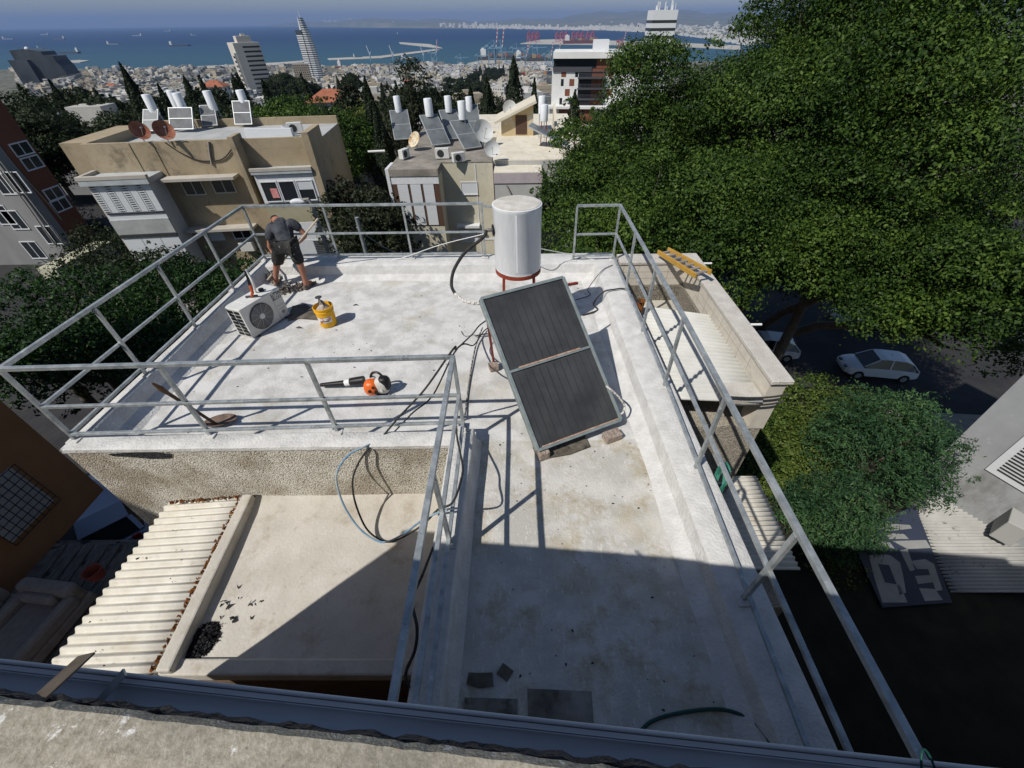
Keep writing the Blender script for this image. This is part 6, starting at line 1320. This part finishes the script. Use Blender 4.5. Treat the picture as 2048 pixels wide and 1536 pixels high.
# trees scattered in the town: one proto per kind, copied
protos={}
def sc_tree(kind,x,y,g,s,label):
    if kind not in protos:
        if kind=='round': t=tree('leafy_tree',(x,y,g),(4,4,3.4),7.5,label,LDK,BARK,5,nl=26,lr=1.5,per=60,size=.75,group='trees scattered through the lower town',low=-.6,trunk_r=.25)
        else: t=cypress('cypress_tree',(x,y,g),1.3,12,label,LCY,BARK,6,size=.55,group='trees scattered through the lower town')
        protos[kind]=t
    else: t=copy_tree(protos[kind])
    t.location=(x,y,g); t.scale=(s,s,s*rng.uniform(.9,1.2)); t.rotation_euler=(0,0,rng.uniform(0,6)); t['label']=label; return t
for k in range(290):
    px=rng.uniform(-20,1300); D=10**rng.uniform(math.log10(110),math.log10(1700))
    if k%3==0: px=rng.uniform(0,760); D=rng.uniform(90,260)
    if k%9==0: px=rng.uniform(60,500); D=rng.uniform(75,140); x=(px-1045)/1099*D
    if px>1090 and D<250: continue
    kind='cypress' if rng.random()<.4 else 'round'; sc_tree(kind,x,D,gz(x,D)-.5,rng.uniform(.8,1.5)*(1+D/1500),('dark cypress' if kind=='cypress' else 'dark round tree')+' growing between the houses of the lower town')
def far_trees():
    r=np.random.default_rng(12); L=[]
    for k in range(1000):
        D=r.uniform(260,1900); px=r.uniform(-20,1110); x=(px-1045)/1099*D; s=r.uniform(2.5,5)*(1+D/2500); L.append(((x,D,gz(x,D)+s*.6),(s,s,s)))
    P,Nn=blobleaves(L,1.6,r,clump=4); o=leaves_mesh('distant_trees',P,Nn,2.6,LDK,None,rng=r,aspect=.7); tag(o,'dark tree clumps dotted between the distant roofs of the lower town','trees',kind='stuff')
far_trees()
# ================================================================ port
SEA=-146
QUAY=mat('quay_concrete',(.36,.34,.3),(.42,.4,.36),scale=.004,rough=.95)
def quay(name,pts,label,kind='structure',z=3.):
    P=[G(x,y,SEA) for x,y in pts]; b=MB(); b.prism([(p.x,p.y) for p in P],SEA-2,SEA+z); o=b.build(name,QUAY)
    tag(o,label,'quay')
    return o
quay('breakwater',[(798,85),(860,89),(885,97),(862,95),(800,88)],'short outer breakwater at the harbour mouth')
quay('breakwater',[(655,118),(760,113),(870,99),(880,101),(765,117),(660,121)],'long inner breakwater running left from the single blue crane')
quay('breakwater',[(110,124),(160,121),(180,122),(160,126),(110,127)],'small breakwater beside the dark office block')
quay('breakwater',[(395,134),(560,126),(610,122),(612,125),(560,131),(398,139)],'long sand coloured pier behind the beige tower')
quay('quay',[(935,128),(1110,132),(1280,125),(1280,118),(1100,118),(990,116)],'container quay with the blue cranes')
quay('quay',[(1040,88),(1330,92),(1480,100),(1480,92),(1330,85),(1120,79),(1080,80)],'far container quay with the red cranes')
quay('quay',[(660,152),(740,136),(860,127),(1010,135),(1110,150),(1110,175),(660,175)],'broad harbour car lot below the cranes',z=2)
BLU=mat('crane_blue',(.16,.27,.36),rough=.6); CRED=mat('crane_red',(.42,.08,.09),rough=.6); CWH=mat('crane_white',(.6,.6,.6),rough=.6)
def crane(name,p,s,m,label,group,up=True,rz=0.):
    t=empty(name,p,label,'crane',group,rz); L=[]
    b=MB()
    for x in(-12,12):
        for y in(-9,9): b.bar((x*s,y*s,0),(x*s,y*s,42*s),2.2*s)
    for y in(-9,9): b.bar((-12*s,y*s,14*s),(12*s,y*s,14*s),1.8*s); b.bar((-12*s,y*s,42*s),(12*s,y*s,42*s),2*s); b.bar((-12*s,y*s,14*s),(12*s,y*s,42*s),1.3*s)
    for x in(-12,12): b.bar((x*s,-9*s,42*s),(x*s,9*s,42*s),2*s)
    b.build('portal',m,t)
    b=MB(); b.bar((-30*s,0,44*s),(14*s,0,44*s),3.4*s); b.bar((10*s,0,44*s),(8*s,0,64*s),2*s); b.bar((8*s,0,64*s),(-28*s,0,45*s),.9*s); b.build('girder',m,t)
    b=MB(); b.bar((14*s,0,44*s),(22*s,0,92*s) if up else (58*s,0,45*s),2.6*s); bo=b.build('boom',CWH if up else m,t)
    if up:
        b=MB()
        for k in range(4): 
            a=.18+k*.22; b.bar((14*s+8*s*a,-.1,44*s+48*s*a),(14*s+8*s*(a+.1),-.1,44*s+48*s*(a+.1)),3.0*s)
        b.build('red_band',CRED,bo)
    b=MB(); b.box(-22*s,-12*s,-3*s,3*s,45*s,51*s); b.build('machine_house',m,t)
    return t
GRP='blue ship to shore cranes'; 
for (px,py,s,l,u) in ((870,128,.95,'single blue crane with raised striped boom on the inner pier',True),(985,128,1.35,'tall blue crane with raised striped boom, left one of the close pair',True),(997,128,1.35,'tall blue crane with raised striped boom, right one of the close pair',True),
   (960,130,.75,'short dark blue crane with lowered boom, left end of the container quay',False),(1030,118,1.0,'blue crane with lowered boom behind the dark ship',False),(1070,118,1.05,'blue crane with lowered boom in the middle of the quay',False),
   (920,133,.7,'small blue crane at the left end of the container quay',False),(1008,122,.8,'blue crane just right of the close pair, boom lowered',False),(1052,120,.9,'blue crane with raised boom between the two ships',True),(1110,133,1.,'blue crane right beside the modern white roof',True),(1018,140,.6,'short blue crane at the near edge of the container quay',False),
   (1047,137,.9,'blue and white crane in front of the container quay, near the cypress',True),(1095,137,.95,'blue and white crane beside the modern white building',True),(1300,105,1.1,'blue crane partly hidden by the leafy tree',True)):
    p=G(px,py,SEA+2); crane('harbour_crane',p,s,BLU,l,GRP,u)
for (px,py,s,l,u) in ((1240,104,1.1,'red and white crane standing behind the modern white building roof',True),):
    p=G(px,py,SEA+2); crane('harbour_crane',p,s,CRED,l,GRP,u)
for i,px in enumerate((1058,1067,1075,1114,1123,1132,1146,1155,1164,1175,1184)):
    p=G(px,85,SEA+2); crane('harbour_crane',p,1.35,CRED,'red container crane in the far row on the other side of the harbour','red container cranes',False,rz=1.2)
for (px,py,s,l) in ((742,122,.8,'slim grey harbour crane left of the moored ferries'),(787,122,.8,'white harbour crane with a raised jib in the inner harbour'),(848,122,.7,'white harbour crane next to the single blue crane')):
    p=G(px,py,SEA+2); t=empty('jib_crane',p,l,'crane'); b=MB(); b.bar((0,0,0),(0,0,32*s),6*s); b.build('tower',BLU,t); b=MB(); b.bar((0,0,32*s),(-12*s,0,78*s),3*s); b.bar((0,0,32*s),(8*s,0,48*s),2.5*s); b.build('jib',CWH,t)
def ship(px,py,L,h,col,label,group='ships anchored in the bay',sup=1,rz=0.,boxes=False):
    p=G(px,py,SEA); t=empty('ship',p,label,'ship',group,rz); w=L*.16
    b=MB(); b.add([(-L/2,-w/2,0),(L*.4,-w/2,0),(L/2,0,0),(L*.4,w/2,0),(-L/2,w/2,0),(-L/2,-w/2,h),(L*.4,-w/2,h),(L*.53,0,h*1.2),(L*.4,w/2,h),(-L/2,w/2,h)],[(4,3,2,1,0),(5,6,7,8,9),(0,1,6,5),(1,2,7,6),(2,3,8,7),(3,4,9,8),(4,0,5,9)]); b.build('hull',mat('hull_%d'%int(col[0]*100+col[2]*7),col,rough=.7),t)
    b=MB(); x=-L*.4*sup; b.box(x-L*.05,x+L*.05,-w*.4,w*.4,h,h+L*.08+6); b.box(x-L*.03,x+L*.02,-w*.2,w*.2,h+L*.08+6,h+L*.08+12); b.build('bridge',CWH,t)
    if boxes:
        for k in range(7):
            b=MB(); x0=-L*.32+k*L*.1; b.box(x0,x0+L*.085,-w*.42,w*.42,h,h+rng.uniform(8,18)); b.build('container_stack',mat('box_%d'%(k%3),[(.2,.09,.06),(.08,.1,.13),(.28,.2,.12)][k%3],rough=.8),t)
    return t
for (px,py,L,h,c,l,s) in ((18,79,190,14,(.2,.22,.25),'ship at the far left of the bay, just above the dark office block',1),(90,70,200,12,(.3,.3,.32),'pale ship second from the left near the horizon',-1),(120,79,190,14,(.1,.11,.14),'dark ship with white deckhouse right of the dark office block roof',-1),
  (142,107,150,10,(.06,.07,.08),'dark ship beside the small breakwater',-1),(83,98,60,8,(.08,.1,.12),'tiny boat touching the roof of the dark office block',1),(228,89,140,7,(.2,.2,.2),'low grey ship in the middle of the left bay',1),(275,72,200,11,(.3,.32,.34),'long pale ship near the horizon, middle of the left bay',-1),
  (335,63,220,12,(.28,.3,.33),'distant ship closest to the horizon',-1),(361,92,200,9,(.05,.06,.07),'long dark low ship left of the beige tower',1),(388,71,110,9,(.2,.22,.24),'small distant ship above the long dark one',1)):
    ship(px,py,L,h,c,l,sup=s)
ship(1010,121,270,18,(.05,.03,.03),'dark container ship moored at the container quay','moored ships',boxes=True)
ship(1165,88,330,24,(.12,.05,.06),'large container ship below the red cranes','moored ships',boxes=True)
ship(1075,124,230,16,(.05,.05,.06),'second dark container ship behind the cypress top','moored ships',boxes=True)
ship(705,137,130,9,(.14,.04,.04),'dark red ship in the inner harbour beside the curved skyscraper','moored ships')
ship(716,116,50,5,(.05,.06,.06),'small dark tug near the inner breakwater','moored ships')
ship(815,118,70,8,(.5,.5,.5),'white vessel in front of the breakwater','moored ships')
p=G(795,68,SEA); b=MB(); b.add([(-5,0,0),(8,0,0),(0,0,28),(0,3,0)],[(0,1,2),(0,2,3),(1,3,2),(0,3,1)]); o=b.build('sailing_boat',CWH); o.location=p; tag(o,'tiny white sail on the open sea right of the curved skyscraper','sailing boat')
# container yard + car lots
CC=[mat('container_orange',(.42,.2,.08),rough=.8),mat('container_red',(.3,.05,.05),rough=.8),mat('container_dark',(.05,.07,.1),rough=.8),mat('container_tan',(.4,.32,.2),rough=.8)]
for i in range(58):
    px=955+ (i%29)*5.2; py=153+(i//29)*5+(i%29)*.1; 
    if 1018<px<1036: continue
    p=G(px,py,-144); b=MB(); b.box(-12,12,-4,4,0,rng.choice((5,8,10))); o=b.build('shipping_container_stack',rng.choice(CC)); o.location=(p.x,p.y,gz(p.x,p.y)-.5); tag(o,'stack of shipping containers in the harbour container yard','container','container stacks')
def carlot():
    v=[];f=[]; b=MB(); r=random.Random(3)
    b2=[MB(),MB()]
    for k in range(5200):
        px=r.uniform(690,1112); py=r.uniform(126,156)
        if py<137-(px-690)*.03: continue
        p=G(px,py,-143.5); z=max(gz(p.x,p.y),-143.6)+.0; q=b2[0 if r.random()<.72 else 1]; a=r.uniform(1.6,2.6)
        q.box(p.x-2.6*a/2,p.x+2.6*a/2,p.y-3,p.y+3,z,z+1.6*a)
    o=b2[0].build('parked_vehicles',mat('lot_white',(.5,.5,.5),rough=.5)); tag(o,'hundreds of pale vehicles parked on the harbour lots, reading as one mass','vehicles',kind='stuff')
    o=b2[1].build('parked_vehicles',mat('lot_dark',(.09,.1,.11),rough=.5)); tag(o,'dark vehicles mixed in among the pale ones on the harbour lots','vehicles',kind='stuff')
carlot()
for (x0,y0,x1,y1,l) in ((840,152,925,163,'long white warehouse roof above the cream building'),(835,163,895,172,'low white domed shed in front of the long warehouse'),(868,172,925,182,'white flat factory block below the domed shed')):
    a=G(x0,y1,-140); c=G(x1,y1,-140); e=G((x0+x1)/2,y0,-130); g=gz(a.x,a.y); h=8; a=G(x0,y1,g+h); c=G(x1,y1,g+h)
    b=MB(); dd=(G(x0,y0+2,g+h).y-a.y); b.box(0,c.x-a.x,0,dd,-6,h); n=6
    o=b.build('warehouse',M_h[1]); o.location=(a.x,a.y,g); tag(o,l,'warehouse')
# ---- far towns (uncountable specks)
def far_town():
    r=random.Random(8); b=MB()
    for k in range(2600):
        px=r.choice((r.uniform(650,1500),r.uniform(1180,1520),r.uniform(880,1300))); s0=interp(px,SH)
        if px>1180: py=s0-2-r.random()**1.3*min(34,(px-1150)*.10+5)
        else: py=s0-1-r.random()*3.2
        if py<46: continue
        p=G(px,py,-138); D=p.length; s=D/1300*r.uniform(1.0,2.6); h=s*r.uniform(.5,1.6) if r.random()<.9 else s*r.uniform(2,3.4)
        fx=max(0,(math.hypot(p.x,p.y)-17000)/17000)
        z=-142+ (120 if fx>.1 else 0)*fx
        b.box(p.x-s,p.x+s,p.y-s,p.y+s,z-10,z+h)
    tag(b.build('far_town',mat('far_town_white',(.55,.53,.5),(.66,.65,.62),scale=.001,rough=.9)),'white specks of distant towns round the far side of the bay','town',kind='stuff')
far_town()
# ================================================================ the worker
def skin(name,verts,edges,radii,m,root=0,sub=2,parent=None):
    me=bpy.data.meshes.new(name); me.from_pydata([tuple(v) for v in verts],edges,[]); me.materials.append(m)
    o=bpy.data.objects.new(name,me); C.objects.link(o)
    s=o.modifiers.new('skin','SKIN'); s.use_smooth_shade=True; s.branch_smoothing=.3
    if not me.skin_vertices: 
        bpy.context.view_layer.objects.active=o
    for i,r in enumerate(radii):
        d=me.skin_vertices[0].data[i]; d.radius=r if hasattr(r,'__len__') else (r,r); d.use_root=(i==root)
    b=o.modifiers.new('sub','SUBSURF'); b.levels=sub; b.render_levels=sub
    return o
SKIN=mat('tanned_skin',(.30,.135,.085),(.36,.17,.11),scale=6,rough=.55)
SHIRT=mat('dusty_black_shirt',(.028,.031,.037),(.075,.082,.095),scale=7,rough=.95,bump=1.2,bscale=11,col3=(.17,.18,.2),scale3=9,t3=.64,w3=.14)
SHORT=mat('paint_stained_shorts',(.018,.018,.018),(.04,.04,.038),scale=8,rough=.95,bump=1.2,bscale=12,col3=(.5,.49,.46),scale3=15,t3=.615,w3=.03)
SHOE=mat('dusty_shoes',(.09,.075,.065),(.2,.17,.15),scale=12,rough=.95)
HAIR=mat('dark_hair',(.015,.011,.009),rough=.8)
V=Vector
FR_=V((-4.17,7.33,F)); FL_=V((-4.80,7.42,F))           # feet
hip=V((-4.28,7.38,.56)); hR=hip+V((.10,0,-.02)); hL=hip+V((-.15,.02,-.02))
kR=V((-4.14,7.33,.14)); kL=V((-4.68,7.44,.10)); aR=FR_+V((0,-.0,.10)); aL=FL_+V((0,.0,.10))
waist=V((-4.30,7.47,.66)); chest=V((-4.38,7.66,.80)); neck=V((-4.47,7.80,.86)); head=V((-4.57,7.86,.84)); crown=V((-4.64,7.93,.80))
pt=onY(636,437,7.45); pb_=G(530,566,F+.03); pd_=pt-pb_
sR=V((-4.17,7.70,.84)); sL=V((-4.62,7.66,.76)); eR=V((-4.02,7.68,.62)); wR=pb_+pd_*.585+V((.0,-.05,.02)); eL=V((-4.76,7.60,.40)); wL=pb_+pd_*.34+V((-.02,-.05,.03))
per=empty('person',(-4.45,7.35,F),'worker bent over in dusty black T-shirt and paint spattered shorts, gripping a long pole','person')
verts=[hip,waist,chest,neck,head,crown, sR,eR,wR, sL,eL,wL, hR,kR,aR, hL,kL,aL, FR_+V((.03,.16,.045)), FL_+V((-.03,.16,.045)), FR_+V((-.0,-.05,.05)),FL_+V((0,-.05,.05))]
edges=[(0,1),(1,2),(2,3),(3,4),(4,5),(2,6),(6,7),(7,8),(2,9),(9,10),(10,11),(0,12),(12,13),(13,14),(0,15),(15,16),(16,17),(14,18),(17,19),(14,20),(17,21)]
radii=[.13,.12,.145,.06,.098,.075,.062,.043,.03,.062,.043,.03,.1,.062,.043,.1,.062,.043,.042,.042,.04,.04]
at(skin('body',verts,edges,radii,SKIN),per)
at(skin('hair',[head+V((-.0,.0,.03)),crown+V((0,.01,.025))],[(0,1)],[.102,.08],HAIR),per)
for s in(-1,1): 
    e=ell(head+V((.0+.085*s*.8,.01+.06*s,.0)),.02,.018,.034); at(e.build('ear',SKIN,smooth=True),per)
# shirt
lerp=lambda a,b,t:a*(1-t)+b*t
at(skin('t_shirt',[hip+V((0,.02,.03)),waist,chest,lerp(chest,neck,.88),sR,lerp(sR,eR,.62),sL,lerp(sL,eL,.62),lerp(chest,sR,.5),lerp(chest,sL,.5)],[(0,1),(1,2),(2,3),(2,8),(8,4),(4,5),(2,9),(9,6),(6,7)],[(.175,.13),(.17,.14),(.20,.17),.10,.105,.085,.105,.085,(.16,.16),(.16,.16)],SHIRT,root=1),per)
at(skin('shorts',[hip+V((-.02,0,-.0)),hR,lerp(hR,kR,.45),lerp(hR,kR,.86),hL,lerp(hL,kL,.45),lerp(hL,kL,.86)],[(0,1),(1,2),(2,3),(0,4),(4,5),(5,6)],[(.17,.15),.13,.115,.11,.13,.115,.11],SHORT),per)
def shoe(f,a):
    b=MB(); M_=Matrix.Translation(f)@Matrix.Rotation(a,4,'Z'); b.M=M_
    vs=[];secs=[(-.10,.03,.0,.085),(-.085,.042,0,.10),(.0,.046,0,.085),(.09,.052,0,.062),(.16,.045,0,.05),(.19,.02,.008,.03)]
    for y,w_,z0,z1 in secs: vs+=[(-w_,y,z0),(w_,y,z0),(w_*1.02,y,z0+.03),(w_*.7,y,z1),(-w_*.7,y,z1),(-w_*1.02,y,z0+.03)]
    b.add(vs,[(i*6+k,i*6+(k+1)%6,(i+1)*6+(k+1)%6,(i+1)*6+k) for i in range(5) for k in range(6)]+[(5,4,3,2,1,0),(30,31,32,33,34,35)]); at(b.build('shoe',SHOE,smooth=True,sub=2),per)
shoe(FR_,-.2); shoe(FL_,.3)
# pole
pt=onY(636,437,7.45); pb=G(530,566,F+.03); 
po=empty('scraper',pb,'long wooden scraper pole held by the worker','tool')
wdm=mat('pale_wood',(.42,.36,.28),(.5,.44,.36),scale=8,rough=.8)
pd=(pt-pb)
b=MB(); b.tube([pb,pt],[.016,.016],10); at(b.build('handle',wdm,smooth=True),po)
b=MB(); u=V((pd.y,-pd.x,0)).normalized(); b.bar(pb-u*.12,pb+u*.12,.006,.09); at(b.build('blade',MATS['tool_steel']),po)
# hands: palm + fingers closing round the pole
def closest(p): 
    t=(p-pb).dot(pd)/pd.dot(pd); return pb+pd*t
def hand(wrist,name):
    g_=closest(wrist); ax=pd.normalized(); toW=(wrist-g_); toW-=ax*toW.dot(ax); toW.normalize(); s_=ax.cross(toW)
    palm=g_+toW*.035
    vs=[wrist,palm+toW*.03,palm]; ed=[(0,1),(1,2)]; rr=[.026,.03,.03]
    for i in range(4):
        o=(i-1.5)*.02; base=palm+ax*o; k=len(vs); q=1-abs(i-1.2)*.08
        vs+=[base+s_*.022*q,g_+ax*o+s_*.03*q-toW*.006,g_+ax*o+s_*.012-toW*.027*q,g_+ax*o-s_*.012*q-toW*.022]
        ed+=[(2,k),(k,k+1),(k+1,k+2),(k+2,k+3)]; rr+=[.011,.0095,.009,.0075]
    k=len(vs); vs+=[palm+ax*.035-s_*.015,g_+ax*.035-s_*.028-toW*.0,g_+ax*.03-s_*.012-toW*.026]; ed+=[(1,k),(k,k+1),(k+1,k+2)]; rr+=[.013,.011,.009]
    at(skin(name,vs,ed,rr,SKIN,sub=1),per)
    return g_
hand(wR,'hand'); hand(wL,'hand')
haze()
S.render.engine='CYCLES'
S.cycles.volume_bounces=0; S.cycles.max_bounces=6; S.cycles.transparent_max_bounces=4
